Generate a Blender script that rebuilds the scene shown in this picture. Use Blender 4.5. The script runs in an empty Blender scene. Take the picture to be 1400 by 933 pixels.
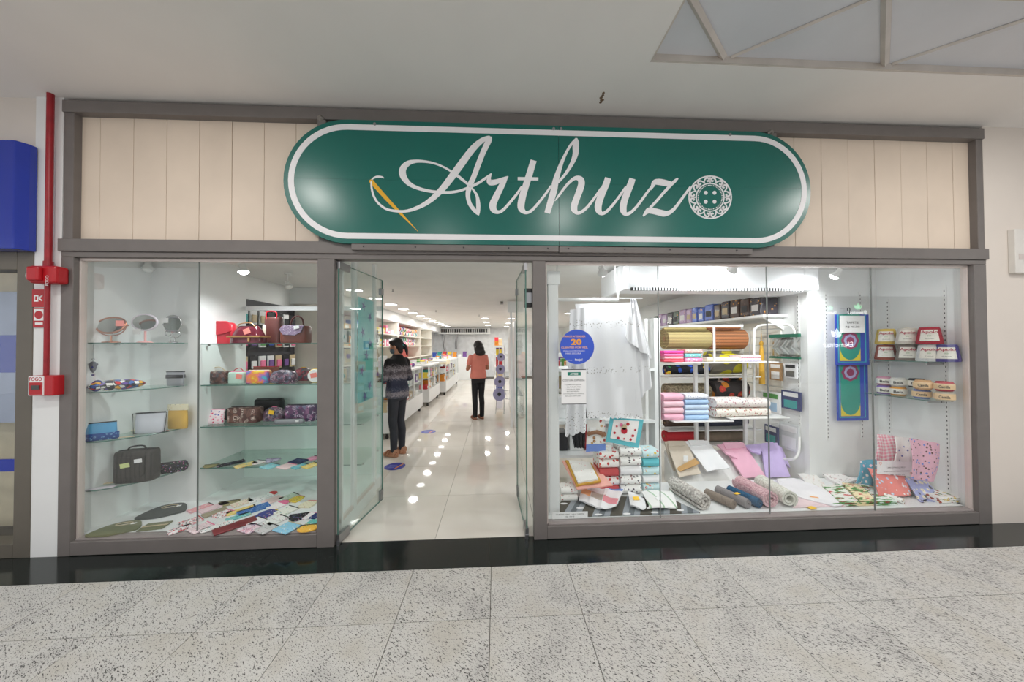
import bpy, bmesh, math, random
from mathutils import Vector, Matrix

# ------------------------------------------------------------------ camera
sc = bpy.context.scene
COL = sc.collection
F_PX, YAW, PITCH, ROLL, CAM_D, CAM_H = 440.4548, 0.05, 0.0131, -0.0047, 2.4839, 1.5
_cy, _sy, _cp, _sp, _cr, _sr = (math.cos(YAW), math.sin(YAW), math.cos(PITCH), math.sin(PITCH), math.cos(ROLL), math.sin(ROLL))
CF = Vector((_sy * _cp, _cy * _cp, _sp))
_r0 = Vector((_cy, -_sy, 0))
_u0 = _r0.cross(CF)
CR = _r0 * _cr + _u0 * _sr
CU = _u0 * _cr - _r0 * _sr
CC = Vector((0, -CAM_D, CAM_H))
cam_data = bpy.data.cameras.new('camera')
cam = bpy.data.objects.new('camera', cam_data)
COL.objects.link(cam)
cam_data.sensor_fit = 'HORIZONTAL'
cam_data.sensor_width = 36
cam_data.lens = F_PX * 36 / 1400
cam_data.clip_start = 0.05
cam_data.clip_end = 200
_m = Matrix((CR, CU, -CF)).transposed().to_4x4()
_m.translation = CC
cam.matrix_world = _m
sc.camera = cam

# ------------------------------------------------------------------ world, exposure
w = bpy.data.worlds.new('mall_ambient')
sc.world = w
w.use_nodes = True
w.node_tree.nodes['Background'].inputs[0].default_value = (0.95, 0.97, 1.0, 1)
w.node_tree.nodes['Background'].inputs[1].default_value = 0.92
sc.view_settings.view_transform = 'Standard'
sc.view_settings.look = 'None'
sc.view_settings.gamma = 1.0
sc.view_settings.use_curve_mapping = False
sc.view_settings.exposure = 0.0
sc.cycles.transparent_max_bounces = 32
sc.cycles.max_bounces = 10
sc.cycles.diffuse_bounces = 5

STORE_Z = 2.33      # shop ceiling
MALL_Z = 3.3236     # mall ceiling

def area(name, loc, size, power, col=(1, 1, 1), rot=(0, 0, 0), shape='DISK', size_y=None, spread=None):
    d = bpy.data.lights.new(name, 'AREA')
    d.energy = power
    d.color = col
    d.shape = shape
    d.size = size
    if size_y: d.size_y = size_y
    if spread: d.spread = spread
    o = bpy.data.objects.new(name, d)
    COL.objects.link(o)
    o.location = loc
    o.rotation_euler = rot
    return o

# mall ceiling downlights over the walkway (their discs are built with the mall ceiling)
MALL_LAMPS = [(-2.12, -1.53), (0.9, -2.05), (2.34, -2.7), (3.84, -1.4), (-0.9, -3.2), (-4.3, -2.9), (5.6, -3.0)]
for _x, _y in MALL_LAMPS:
    area('mall_downlight_light', (_x, _y, MALL_Z - 0.03), 0.16, 20, (1.0, 0.97, 0.93))

# ------------------------------------------------------------------ pixel -> real point at a known depth / height / side
def ray(px, py): return CF + CR * ((px - 700) / F_PX) - CU * ((py - 466.5) / F_PX)
def at(px, py, Y):
    d = ray(px, py); return CC + d * ((Y + CAM_D) / d.y)
def on(px, py, Z):
    d = ray(px, py); return CC + d * ((Z - CAM_H) / d.z)
def atx(px, py, X):
    d = ray(px, py); return CC + d * (X / d.x)

# ------------------------------------------------------------------ materials
def S(r, g, b):
    def f(c):
        c /= 255.0
        return c / 12.92 if c <= 0.04045 else ((c + 0.055) / 1.055) ** 2.4
    return (f(r), f(g), f(b), 1.0)

class NT:
    def __init__(s, name):
        s.m = bpy.data.materials.new(name)
        s.m.use_nodes = True
        s.t = s.m.node_tree
        s.t.nodes.clear()
        s.out = s.n('ShaderNodeOutputMaterial')
    def n(s, t, **kw):
        o = s.t.nodes.new(t)
        for k, v in kw.items(): setattr(o, k, v)
        return o
    def l(s, a, b): s.t.links.new(a, b)
    def coord(s, scale=(1, 1, 1), which='Object', rnd=False, rot=(0, 0, 0)):
        tc = s.n('ShaderNodeTexCoord')
        mp = s.n('ShaderNodeMapping')
        mp.inputs['Scale'].default_value = scale
        mp.inputs['Rotation'].default_value = rot
        if rnd:
            oi = s.n('ShaderNodeObjectInfo')
            mu = s.n('ShaderNodeVectorMath', operation='SCALE')
            cx = s.n('ShaderNodeCombineXYZ')
            s.l(oi.outputs['Random'], cx.inputs[0]); s.l(oi.outputs['Random'], cx.inputs[1]); s.l(oi.outputs['Random'], cx.inputs[2])
            mu.inputs['Scale'].default_value = 37.0
            s.l(cx.outputs[0], mu.inputs[0])
            ad = s.n('ShaderNodeVectorMath', operation='ADD')
            s.l(tc.outputs[which], ad.inputs[0]); s.l(mu.outputs[0], ad.inputs[1])
            s.l(ad.outputs[0], mp.inputs[0])
        else:
            s.l(tc.outputs[which], mp.inputs[0])
        return mp.outputs[0]
    def ramp(s, fac, stops, interp='LINEAR'):
        r = s.n('ShaderNodeValToRGB')
        r.color_ramp.interpolation = interp
        e = r.color_ramp.elements
        while len(e) < len(stops): e.new(0.5)
        for i, (p, c) in enumerate(stops):
            e[i].position = p; e[i].color = c
        s.l(fac, r.inputs[0])
        return r.outputs[0]
    def math(s, op, a, b=None):
        m = s.n('ShaderNodeMath', operation=op)
        for i, v in enumerate((a, b)):
            if v is None: continue
            if isinstance(v, (int, float)): m.inputs[i].default_value = v
            else: s.l(v, m.inputs[i])
        return m.outputs[0]
    def mix(s, fac, a, b):
        m = s.n('ShaderNodeMix', data_type='RGBA')
        if isinstance(fac, (int, float)): m.inputs[0].default_value = fac
        else: s.l(fac, m.inputs[0])
        for i, v in ((6, a), (7, b)):
            if isinstance(v, tuple): m.inputs[i].default_value = v
            else: s.l(v, m.inputs[i])
        return m.outputs[2]
    def bsdf(s, col, rough=.5, metal=0, spec=.5, coat=0, bump=None, bstr=.3, bdist=.002):
        b = s.n('ShaderNodeBsdfPrincipled')
        if isinstance(col, tuple): b.inputs['Base Color'].default_value = col
        else: s.l(col, b.inputs['Base Color'])
        b.inputs['Roughness'].default_value = rough
        b.inputs['Metallic'].default_value = metal
        b.inputs['Specular IOR Level'].default_value = spec
        if coat: b.inputs['Coat Weight'].default_value = coat; b.inputs['Coat Roughness'].default_value = .08
        if bump is not None:
            bn = s.n('ShaderNodeBump'); bn.inputs['Strength'].default_value = bstr; bn.inputs['Distance'].default_value = bdist
            s.l(bump, bn.inputs['Height']); s.l(bn.outputs[0], b.inputs['Normal'])
        s.l(b.outputs[0], s.out.inputs[0])
        return b

_mc = {}
def M(name, col, rough=.5, metal=0, var=.08, vscale=6, bump=0, bscale=80, spec=.5, coat=0, bdist=.002):
    if name in _mc: return _mc[name]
    n = NT(name)
    c = n.coord()
    nz = n.n('ShaderNodeTexNoise'); nz.inputs['Scale'].default_value = vscale; nz.inputs['Detail'].default_value = 4
    n.l(c, nz.inputs['Vector'])
    lo = tuple(x * (1 - var) for x in col[:3]) + (1,)
    hi = tuple(min(1, x * (1 + var)) for x in col[:3]) + (1,)
    cc = n.ramp(nz.outputs[0], [(.3, lo), (.7, hi)])
    bo = None
    if bump:
        bz = n.n('ShaderNodeTexNoise'); bz.inputs['Scale'].default_value = bscale; bz.inputs['Detail'].default_value = 3
        n.l(c, bz.inputs['Vector']); bo = bz.outputs[0]
    n.bsdf(cc, rough, metal, spec, coat, bo, bump, bdist)
    _mc[name] = n.m
    return n.m

def EMIT(name, col, strength):
    if name in _mc: return _mc[name]
    n = NT(name)
    e = n.n('ShaderNodeEmission'); e.inputs[0].default_value = col; e.inputs[1].default_value = strength
    n.l(e.outputs[0], n.out.inputs[0])
    _mc[name] = n.m
    return n.m

def GLASS(name, tint, refl=1.0, rough=0.0, dirt=0.0):
    n = NT(name)
    t = n.n('ShaderNodeBsdfTransparent'); t.inputs[0].default_value = tint
    g = n.n('ShaderNodeBsdfGlossy'); g.inputs['Roughness'].default_value = rough; g.inputs[0].default_value = (1, 1, 1, 1)
    f = n.n('ShaderNodeFresnel'); f.inputs[0].default_value = 1.45
    mm = n.math('MULTIPLY', f.outputs[0], refl)
    x = n.n('ShaderNodeMixShader')
    n.l(mm, x.inputs[0]); n.l(t.outputs[0], x.inputs[1]); n.l(g.outputs[0], x.inputs[2])
    n.l(x.outputs[0], n.out.inputs[0])
    return n.m

def PAT(name, kind, cols, scale=30, rough=.7, thr=.35, rot=(0, 0, 0), bump=0, stretch=(1, 1, 1), spec=.4, coat=0, rnd=True):
    """printed or woven surface; cols[0] is the ground colour"""
    if name in _mc: return _mc[name]
    n = NT(name)
    c = n.coord(tuple(scale * s for s in stretch), rot=rot, rnd=rnd)
    K = len(cols)
    bo = None
    if kind in ('spots', 'floral', 'paisley', 'blocks', 'rings'):
        v = n.n('ShaderNodeTexVoronoi'); v.inputs['Scale'].default_value = 1
        if kind == 'blocks': v.distance = 'MANHATTAN'
        if kind == 'floral': v.inputs['Randomness'].default_value = .9
        n.l(c, v.inputs['Vector'])
        sp = n.n('ShaderNodeSeparateColor'); n.l(v.outputs['Color'], sp.inputs[0])
        src = cols if kind in ('blocks', 'paisley') else cols[1:]
        st = [(i / len(src), q) for i, q in enumerate(src)]
        cell = n.ramp(sp.outputs[0], st, 'CONSTANT')
        if kind == 'blocks':
            e = n.n('ShaderNodeTexVoronoi', feature='DISTANCE_TO_EDGE'); n.l(c, e.inputs['Vector']); e.inputs['Scale'].default_value = 1
            col = n.mix(n.math('LESS_THAN', e.outputs['Distance'], .05), cell, cols[0])
        elif kind == 'paisley':
            s1 = n.math('SINE', n.math('MULTIPLY', v.outputs['Distance'], 22))
            col = n.mix(n.math('GREATER_THAN', s1, .1), cols[0], cell)
        elif kind == 'rings':
            a = n.math('LESS_THAN', v.outputs['Distance'], thr)
            b = n.math('GREATER_THAN', v.outputs['Distance'], thr * .6)
            col = n.mix(n.math('MULTIPLY', a, b), cols[0], cell)
        elif kind == 'floral':
            nz = n.n('ShaderNodeTexNoise'); nz.inputs['Scale'].default_value = 3.1; n.l(c, nz.inputs['Vector'])
            d = n.math('ADD', v.outputs['Distance'], n.math('MULTIPLY', nz.outputs[0], .35))
            base = n.mix(n.math('LESS_THAN', d, thr + .17), cols[0], cell)
            col = n.mix(n.math('LESS_THAN', d, .27), base, cols[-1])
        else:
            col = n.mix(n.math('LESS_THAN', v.outputs['Distance'], thr), cols[0], cell)
        bo = v.outputs['Distance']
    elif kind in ('stripes', 'plaid', 'check'):
        sx = n.n('ShaderNodeSeparateXYZ'); n.l(c, sx.inputs[0])
        fx = n.math('FRACT', sx.outputs[0]); 
        st = [(i / K, q) for i, q in enumerate(cols)]
        col = n.ramp(fx, st, 'CONSTANT')
        if kind != 'stripes':
            fy = n.math('FRACT', n.math('ADD', sx.outputs[1], sx.outputs[2]))
            col = n.mix(.5, col, n.ramp(fy, st, 'CONSTANT'))
        bo = fx
    elif kind == 'weave':
        v = n.n('ShaderNodeTexVoronoi'); v.inputs['Scale'].default_value = 1; n.l(c, v.inputs['Vector'])
        nz = n.n('ShaderNodeTexNoise'); nz.inputs['Scale'].default_value = .3; n.l(c, nz.inputs['Vector'])
        col = n.ramp(v.outputs['Distance'], [(.0, cols[0]), (.9, cols[-1])])
        bo = n.math('SUBTRACT', 1.0, v.outputs['Distance'])
    elif kind == 'mottle':
        nz = n.n('ShaderNodeTexNoise'); nz.inputs['Scale'].default_value = 1; nz.inputs['Detail'].default_value = 6; n.l(c, nz.inputs['Vector'])
        st = [(.3 + .4 * i / max(1, K - 1), q) for i, q in enumerate(cols)]
        col = n.ramp(nz.outputs[0], st, 'LINEAR' if thr < .5 else 'CONSTANT')
        bo = nz.outputs[0]
    n.bsdf(col, rough, 0, spec, coat, bo if bump else None, bump, .003)
    _mc[name] = n.m
    return n.m

# ------------------------------------------------------------------ mesh builder
def catmull(pts, k=6, closed=False):
    P = [Vector(p) for p in pts]
    n = len(P)
    out = []
    rng = range(n) if closed else range(n - 1)
    for i in rng:
        if closed: a, b, c, d = P[(i - 1) % n], P[i], P[(i + 1) % n], P[(i + 2) % n]
        else: a, b, c, d = P[max(i - 1, 0)], P[i], P[i + 1], P[min(i + 2, n - 1)]
        for j in range(k):
            t = j / k
            out.append(0.5 * ((2 * b) + (c - a) * t + (2 * a - 5 * b + 4 * c - d) * t * t + (3 * b - a - 3 * c + d) * t ** 3))
    if not closed: out.append(P[-1].copy())
    return out

class MB:
    def __init__(s): s.v = []; s.f = []
    def add(s, vs, fs):
        o = len(s.v)
        s.v += [Vector(q) for q in vs]
        s.f += [tuple(i + o for i in q) for q in fs]
        return s
    def box(s, x0, x1, y0, y1, z0, z1):
        if x0 > x1: x0, x1 = x1, x0
        if y0 > y1: y0, y1 = y1, y0
        if z0 > z1: z0, z1 = z1, z0
        return s.add([(x0, y0, z0), (x1, y0, z0), (x1, y1, z0), (x0, y1, z0), (x0, y0, z1), (x1, y0, z1), (x1, y1, z1), (x0, y1, z1)],
                     [(0, 3, 2, 1), (4, 5, 6, 7), (0, 1, 5, 4), (1, 2, 6, 5), (2, 3, 7, 6), (3, 0, 4, 7)])
    def obox(s, c, size, rot=None):
        x, y, z = (q / 2 for q in size)
        R = rot or Matrix.Identity(3)
        vs = [Vector(c) + R @ Vector(q) for q in [(-x, -y, -z), (x, -y, -z), (x, y, -z), (-x, y, -z), (-x, -y, z), (x, -y, z), (x, y, z), (-x, y, z)]]
        return s.add(vs, [(0, 3, 2, 1), (4, 5, 6, 7), (0, 1, 5, 4), (1, 2, 6, 5), (2, 3, 7, 6), (3, 0, 4, 7)])
    def tube(s, pts, r, n=10, closed=False, flat=1.0, caps=True):
        P = [Vector(p) for p in pts]
        N = len(P)
        rs = r if isinstance(r, (list, tuple)) else [r] * N
        up = None
        vs = []
        for i in range(N):
            if closed: t = P[(i + 1) % N] - P[i - 1]
            else: t = P[min(i + 1, N - 1)] - P[max(i - 1, 0)]
            if t.length < 1e-9: t = Vector((0, 0, 1))
            t.normalize()
            if up is None:
                up = Vector((0, 0, 1)) if abs(t.z) < .9 else Vector((0, 1, 0))
            up = up - t * up.dot(t)
            if up.length < 1e-6: up = t.orthogonal()
            up.normalize()
            b = t.cross(up)
            for k in range(n):
                a = 2 * math.pi * k / n
                vs.append(P[i] + (up * math.cos(a) + b * math.sin(a) * flat) * rs[i])
        fs = []
        for i in range(N if closed else N - 1):
            for k in range(n):
                a, b2 = i * n + k, i * n + (k + 1) % n
                c, d = ((i + 1) % N) * n + (k + 1) % n, ((i + 1) % N) * n + k
                fs.append((a, b2, c, d))
        if not closed and caps:
            fs.append(tuple(range(n - 1, -1, -1)))
            fs.append(tuple((N - 1) * n + k for k in range(n)))
        return s.add(vs, fs)
    def cyl(s, p0, p1, r0, r1=None, n=16):
        return s.tube([p0, p1], [r0, r0 if r1 is None else r1], n)
    def lathe(s, prof, c=(0, 0, 0), n=20, axis=None, sy=1.0):
        R = axis or Matrix.Identity(3)
        c = Vector(c)
        vs = []
        for r, z in prof:
            for k in range(n):
                a = 2 * math.pi * k / n
                vs.append(c + R @ Vector((r * math.cos(a), r * sy * math.sin(a), z)))
        fs = []
        for i in range(len(prof) - 1):
            for k in range(n):
                fs.append((i * n + k, i * n + (k + 1) % n, (i + 1) * n + (k + 1) % n, (i + 1) * n + k))
        fs.append(tuple(range(n - 1, -1, -1)))
        fs.append(tuple((len(prof) - 1) * n + k for k in range(n)))
        return s.add(vs, fs)
    def prism(s, pts, vec):
        P = [Vector(p) for p in pts]; vec = Vector(vec); n = len(P)
        fs = [tuple(range(n - 1, -1, -1)), tuple(range(n, 2 * n))]
        for i in range(n): fs.append((i, (i + 1) % n, n + (i + 1) % n, n + i))
        return s.add(P + [p + vec for p in P], fs)
    def ell(s, c, r, n=14, m=9, rot=None):
        R = rot or Matrix.Identity(3)
        c = Vector(c)
        vs = [c + R @ Vector((0, 0, -r[2]))]
        for j in range(1, m):
            a = -math.pi / 2 + math.pi * j / m
            for k in range(n):
                b = 2 * math.pi * k / n
                vs.append(c + R @ Vector((r[0] * math.cos(a) * math.cos(b), r[1] * math.cos(a) * math.sin(b), r[2] * math.sin(a))))
        vs.append(c + R @ Vector((0, 0, r[2])))
        fs = []
        for k in range(n): fs.append((0, 1 + (k + 1) % n, 1 + k))
        for j in range(m - 2):
            for k in range(n):
                a = 1 + j * n
                fs.append((a + k, a + (k + 1) % n, a + n + (k + 1) % n, a + n + k))
        L = len(vs) - 1
        a = 1 + (m - 2) * n
        for k in range(n): fs.append((a + k, a + (k + 1) % n, L))
        return s.add(vs, fs)
    def sheet(s, fn, nu, nv, th=.004):
        """closed thin sheet: fn(u, v) -> point"""
        G = [[Vector(fn(i / nu, j / nv)) for j in range(nv + 1)] for i in range(nu + 1)]
        vs = []
        for lay in (0, 1):
            for i in range(nu + 1):
                for j in range(nv + 1):
                    du = G[min(i + 1, nu)][j] - G[max(i - 1, 0)][j]
                    dv = G[i][min(j + 1, nv)] - G[i][max(j - 1, 0)]
                    nn = du.cross(dv)
                    if nn.length > 1e-12: nn.normalize()
                    vs.append(G[i][j] + nn * (th / 2 if lay else -th / 2))
        W = nv + 1
        o = (nu + 1) * W
        fs = []
        for i in range(nu):
            for j in range(nv):
                a = i * W + j
                fs.append((a, a + 1, a + W + 1, a + W))
                fs.append((o + a, o + a + W, o + a + W + 1, o + a + 1))
        for i in range(nu):
            a, b = i * W, (i + 1) * W
            fs.append((a, b, o + b, o + a))
            a, b = i * W + nv, (i + 1) * W + nv
            fs.append((b, a, o + a, o + b))
        for j in range(nv):
            fs.append((j + 1, j, o + j, o + j + 1))
            a = nu * W + j
            fs.append((a, a + 1, o + a + 1, o + a))
        return s.add(vs, fs)
    def roll(s, p0, p1, R, turns=2.5, core=.25, th=None, n=18, up=(0, 0, 1), start=0.0):
        """a sheet rolled up about the line p0-p1: spiral section swept along it"""
        p0, p1 = Vector(p0), Vector(p1)
        t = (p1 - p0).normalized()
        u = Vector(up); u = (u - t * u.dot(t)).normalized(); b = t.cross(u)
        N = int(turns * n)
        th = th or R * (1 - core) / turns * .8
        oc, ic = [], []
        for i in range(N + 1):
            a = 2 * math.pi * i / n + start
            r = R * core + (R - R * core) * i / N
            d = u * math.cos(a) + b * math.sin(a)
            oc.append(d * r); ic.append(d * max(r - th, .001))
        vs = []
        for q in (p0, p1):
            vs += [q + x for x in oc] + [q + x for x in ic]
        L = N + 1
        fs = []
        for i in range(N):
            fs.append((i, i + 1, 2 * L + i + 1, 2 * L + i))
            fs.append((L + i + 1, L + i, 3 * L + i, 3 * L + i + 1))
            fs.append((i + 1, i, L + i, L + i + 1))
            fs.append((2 * L + i, 2 * L + i + 1, 3 * L + i + 1, 3 * L + i))
        fs.append((0, 2 * L, 3 * L, L)); fs.append((N, L + N, 3 * L + N, 2 * L + N))
        return s.add(vs, fs)
    def build(s, name, mat, parent=None, smooth=None, bevel=None, seg=2, local=False, label=None, cat=None, group=None, kind=None, sub=0, origin=None):
        vs = s.v
        off = Vector((0, 0, 0))
        if parent is not None:
            if not local: off = wloc(parent)
        elif origin is not None: off = Vector(origin)
        elif not local:
            lo = Vector([min(v[i] for v in vs) for i in range(3)]); hi = Vector([max(v[i] for v in vs) for i in range(3)])
            off = Vector(((lo.x + hi.x) / 2, (lo.y + hi.y) / 2, lo.z))
        me = bpy.data.meshes.new(name)
        me.from_pydata([tuple(v - off) for v in vs], [], s.f)
        bm = bmesh.new(); bm.from_mesh(me)
        bmesh.ops.recalc_face_normals(bm, faces=bm.faces)
        bm.to_mesh(me); bm.free()
        me.materials.append(mat)
        o = bpy.data.objects.new(name, me)
        COL.objects.link(o)
        if parent is not None: o.parent = parent
        else: o.location = off
        if smooth is not None:
            for p in me.polygons: p.use_smooth = True
            if smooth < 180: me.set_sharp_from_angle(angle=math.radians(smooth))
        if bevel:
            bv = o.modifiers.new('bevel', 'BEVEL'); bv.width = bevel; bv.segments = seg; bv.limit_method = 'ANGLE'; bv.angle_limit = math.radians(40)
        if sub:
            sm = o.modifiers.new('sub', 'SUBSURF'); sm.levels = sub; sm.render_levels = sub
        tag(o, label, cat, group, kind)
        return o

def wloc(o):
    p = Vector(o.location)
    while o.parent is not None:
        o = o.parent; p = p + Vector(o.location)
    return p
def tag(o, label=None, cat=None, group=None, kind=None):
    if label: o['label'] = label
    if cat: o['category'] = cat
    if group: o['group'] = group
    if kind: o['kind'] = kind
    return o
def thing(name, label, cat, loc=(0, 0, 0), rz=0, group=None, kind=None):
    o = bpy.data.objects.new(name, None)
    COL.objects.link(o)
    o.empty_display_size = .1
    o.location = loc
    o.rotation_euler = (0, 0, rz)
    return tag(o, label, cat, group, kind)
def struct(name, loc=(0, 0, 0), label=None):
    return thing(name, label, None, loc, kind='structure')
def BOX(*a): return MB().box(*a)
def copy_tree(o, parent=None):
    c = o.copy(); COL.objects.link(c); c.parent = parent
    for ch in list(o.children): copy_tree(ch, c)
    return c

RX90 = Matrix.Rotation(math.radians(90), 3, 'X')
def TXT(s, name, parent, mat, pos, width=None, height=.02, rot=None, align='CENTER', ext=.0006, bold=0.0, shear=0.0):
    """lettering as thin mesh; pos is the world centre (baseline) of the text, rot a 3x3 taking text XY to world"""
    cu = bpy.data.curves.new(name, 'FONT')
    cu.body = s
    cu.align_x = align
    cu.size = 1.0
    cu.extrude = 0
    cu.offset = bold
    cu.shear = shear
    cu.resolution_u = 3
    tmp = bpy.data.objects.new('tmp_text', cu)
    me = bpy.data.meshes.new_from_object(tmp)
    bpy.data.objects.remove(tmp); bpy.data.curves.remove(cu)
    xs = [v.co.x for v in me.vertices]; ys = [v.co.y for v in me.vertices]
    if not xs: return None
    sy = height / (max(ys) - min(ys)) if height else None
    sx = width / (max(xs) - min(xs)) if width else sy
    if sy is None: sy = sx
    cx = (max(xs) + min(xs)) / 2 if align == 'CENTER' else min(xs)
    R = rot or RX90
    off = wloc(parent) if parent is not None else Vector((0, 0, 0))
    for v in me.vertices:
        v.co = R @ Vector(((v.co.x - cx) * sx, (v.co.y - min(ys)) * sy, 0)) + Vector(pos) - off
    me.materials.clear(); me.materials.append(mat)
    o = bpy.data.objects.new(name, me)
    COL.objects.link(o)
    o.parent = parent
    return o
# ------------------------------------------------------------------ shared materials
random.seed(4)
m_frame = M('grey_painted_steel', S(117, 111, 108), .45, var=.05, vscale=9, bump=.05, bscale=60)
m_trim = M('pale_aluminium_trim', S(216, 204, 198), .35, .2, var=.03)
m_plank = M('cream_painted_plank', S(230, 213, 195), .6, var=.04, vscale=3)
m_ceil = M('mall_ceiling_paint', S(240, 237, 234), .8, var=.02, vscale=2)
m_white = M('white_paint', S(238, 239, 238), .55, var=.02, vscale=4)
m_lam = M('white_laminate', S(236, 238, 238), .3, var=.02, vscale=4)
m_metalw = M('white_powder_coat', S(238, 238, 236), .35, var=.02)
m_chrome = M('chrome', S(205, 205, 205), .18, 1.0, var=.03)
m_steel = M('brushed_steel', S(160, 160, 162), .35, 1.0, var=.05)
m_black = M('black_plastic', S(28, 28, 30), .45, var=.1)
m_dark = M('dark_grey_rubber', S(50, 50, 52), .6, var=.1)
m_tag = M('pink_price_paper', S(255, 150, 140), .7, var=.03)
m_ytag = M('yellow_price_paper', S(255, 205, 60), .7, var=.03)
m_paper = M('white_paper', S(246, 246, 246), .7, var=.01)
m_ink = M('dark_print_ink', S(60, 60, 62), .7, var=.02)
g_win = GLASS('window_glass', (.978, .988, .984, 1), .11)
g_door = GLASS('door_glass', (.935, .968, .957, 1), .3)
g_shelf = GLASS('shelf_glass', (.90, .965, .94, 1), .6)
g_edge = M('green_glass_edge', S(84, 122, 112), .25, var=.05)
g_clear = GLASS('clear_plastic', (.95, .96, .96, 1), 1.2, .12)
e_lamp = EMIT('lamp_disc', (1.0, .99, .96, 1), 9.0)
e_bulb = EMIT('bulb_glow', (.96, .98, 1.0, 1), 14.0)

# granite
def granite():
    n = NT('speckled_white_granite')
    c = n.coord((1, 1, 1), rnd=True, rot=(0, 0, .6))
    big = n.n('ShaderNodeTexNoise'); big.inputs['Scale'].default_value = 4; big.inputs['Detail'].default_value = 3; n.l(c, big.inputs[0])
    mp = n.n('ShaderNodeMapping'); mp.inputs['Scale'].default_value = (70, 190, 80); n.l(c, mp.inputs[0])
    fl = n.n('ShaderNodeTexNoise'); fl.inputs['Scale'].default_value = 1; fl.inputs['Detail'].default_value = 3; fl.inputs['Roughness'].default_value = .6; n.l(mp.outputs[0], fl.inputs[0])
    mp2 = n.n('ShaderNodeMapping'); mp2.inputs['Scale'].default_value = (150, 260, 150); n.l(c, mp2.inputs[0])
    fs = n.n('ShaderNodeTexNoise'); fs.inputs['Scale'].default_value = 1; fs.inputs['Detail'].default_value = 2; n.l(mp2.outputs[0], fs.inputs[0])
    base = n.ramp(big.outputs[0], [(.3, S(198, 194, 186)), (.5, S(208, 206, 202)), (.7, S(196, 194, 191))])
    k1 = n.ramp(n.math('ADD', fl.outputs[0], n.math('MULTIPLY', big.outputs[0], .12)), [(.625, (0, 0, 0, 1)), (.68, (1, 1, 1, 1))])
    k2 = n.ramp(fs.outputs[0], [(.57, (0, 0, 0, 1)), (.7, (.7, .7, .7, 1))])
    col = n.mix(k2, base, S(150, 148, 146))
    col = n.mix(k1, col, S(74, 72, 70))
    n.bsdf(col, .42, 0, .35)
    return n.m
m_granite = granite()
def black_granite():
    n = NT('polished_black_granite')
    c = n.coord((220, 220, 220), rnd=True)
    v = n.n('ShaderNodeTexNoise'); v.inputs['Scale'].default_value = 1; v.inputs['Detail'].default_value = 2; n.l(c, v.inputs[0])
    col = n.ramp(v.outputs[0], [(.55, S(20, 26, 25)), (.8, S(70, 84, 80))])
    n.bsdf(col, .12, 0, .5)
    return n.m
m_bgran = black_granite()
m_porc = None
def porcelain():
    n = NT('glossy_porcelain')
    c = n.coord((2, 2, 2), rnd=True)
    v = n.n('ShaderNodeTexNoise'); v.inputs['Scale'].default_value = 1; n.l(c, v.inputs[0])
    col = n.ramp(v.outputs[0], [(.3, S(222, 216, 206)), (.7, S(232, 227, 219))])
    n.bsdf(col, .035, 0, .5)
    return n.m
m_porc = porcelain()
m_grout = M('dark_grout', S(96, 90, 82), .9)

# ------------------------------------------------------------------ floor
floor = MB().box(-9, 10, -5.2, 13, -.08, -.006).build('floor', m_grout, kind='structure', label='grey granite walkway and pale glossy shop floor', origin=(0, 0, 0))
def tiles(name, xs, ys, mat, gap, parent):
    src = {}
    for i in range(len(xs) - 1):
        for j in range(len(ys) - 1):
            wx, wy = xs[i + 1] - xs[i] - gap, ys[j + 1] - ys[j] - gap
            key = (round(wx, 3), round(wy, 3))
            p = Vector(((xs[i] + xs[i + 1]) / 2, (ys[j] + ys[j + 1]) / 2, 0))
            if key not in src:
                o = MB().box(-wx / 2, wx / 2, -wy / 2, wy / 2, -.008, 0).build(name, mat, parent, local=True)
                src[key] = o
            else:
                o = src[key].copy(); COL.objects.link(o); o.parent = parent
            o.location = p
BOX(-16, 16, -16, -3.28, -.07, -.002).build('far_walkway', m_granite, floor)
GX0, GS, GY = -.0377, .516, -.6924
tiles('granite_tile', [GX0 + GS * i for i in range(-16, 20)], [GY - GS * i for i in range(5, -1, -1)] + [-.277], m_granite, .0035, floor)
sx = [-9] + [on(p, q, 0).x for p, q in ((355, 770), (669, 760), (962, 752), (1228, 738))] + [10]
tiles('threshold_slab', sx, [-.276, .055], m_bgran, .002, floor)
TX0, TY0, TS = -.4769, .7867, .7946
tiles('porcelain_tile', [-3.25] + [TX0 + TS * i for i in range(-3, 5)] + [3.25], [.057] + [TY0 + TS * i for i in range(0, 15)], m_porc, .003, floor)

# ------------------------------------------------------------------ mall ceiling
ceil = struct('ceiling', (0, 0, MALL_Z), 'pale grey painted mall ceiling')
RX, RY = 1.0, -.475
MB().box(-9, 10, RY, .12, MALL_Z, MALL_Z + .1).build('front_band', m_ceil, ceil)
MB().box(-9, RX, -5.2, RY, MALL_Z, MALL_Z + .1).build('side_band', m_ceil, ceil)
m_pan = M('grey_recess_panel', S(218, 220, 226), .5, var=.04, vscale=2)
m_rib = M('recess_rib', S(206, 198, 190), .5)
MB().box(RX, 8, RY - .015, RY, MALL_Z + .002, MALL_Z + .06).build('recess_lip', m_rib, ceil)
MB().box(RX, RX + .012, -5.2, RY - .015, MALL_Z + .002, MALL_Z + .06).build('recess_lip', m_rib, ceil)
ZP = MALL_Z + .045
base_y = RY - .015
def meet(a, b, c, d):
    r1, r2 = b - a, d - c
    t = ((c.x - a.x) * r2.y - (c.y - a.y) * r2.x) / (r1.x * r2.y - r1.y * r2.x)
    return a + r1 * t
B1, B2 = on(986, 86.2, ZP), on(1198, 97.6, ZP)
A1 = meet(on(995, 86.8, ZP), on(1184, 0, ZP), on(1188, 97, ZP), on(1209, 0, ZP))
B1.y = B2.y = base_y
per = Vector((B2.x - B1.x, 0, 0))
rib_y = A1.y
Bs = [B1 + per * i for i in range(0, 5)]
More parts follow.
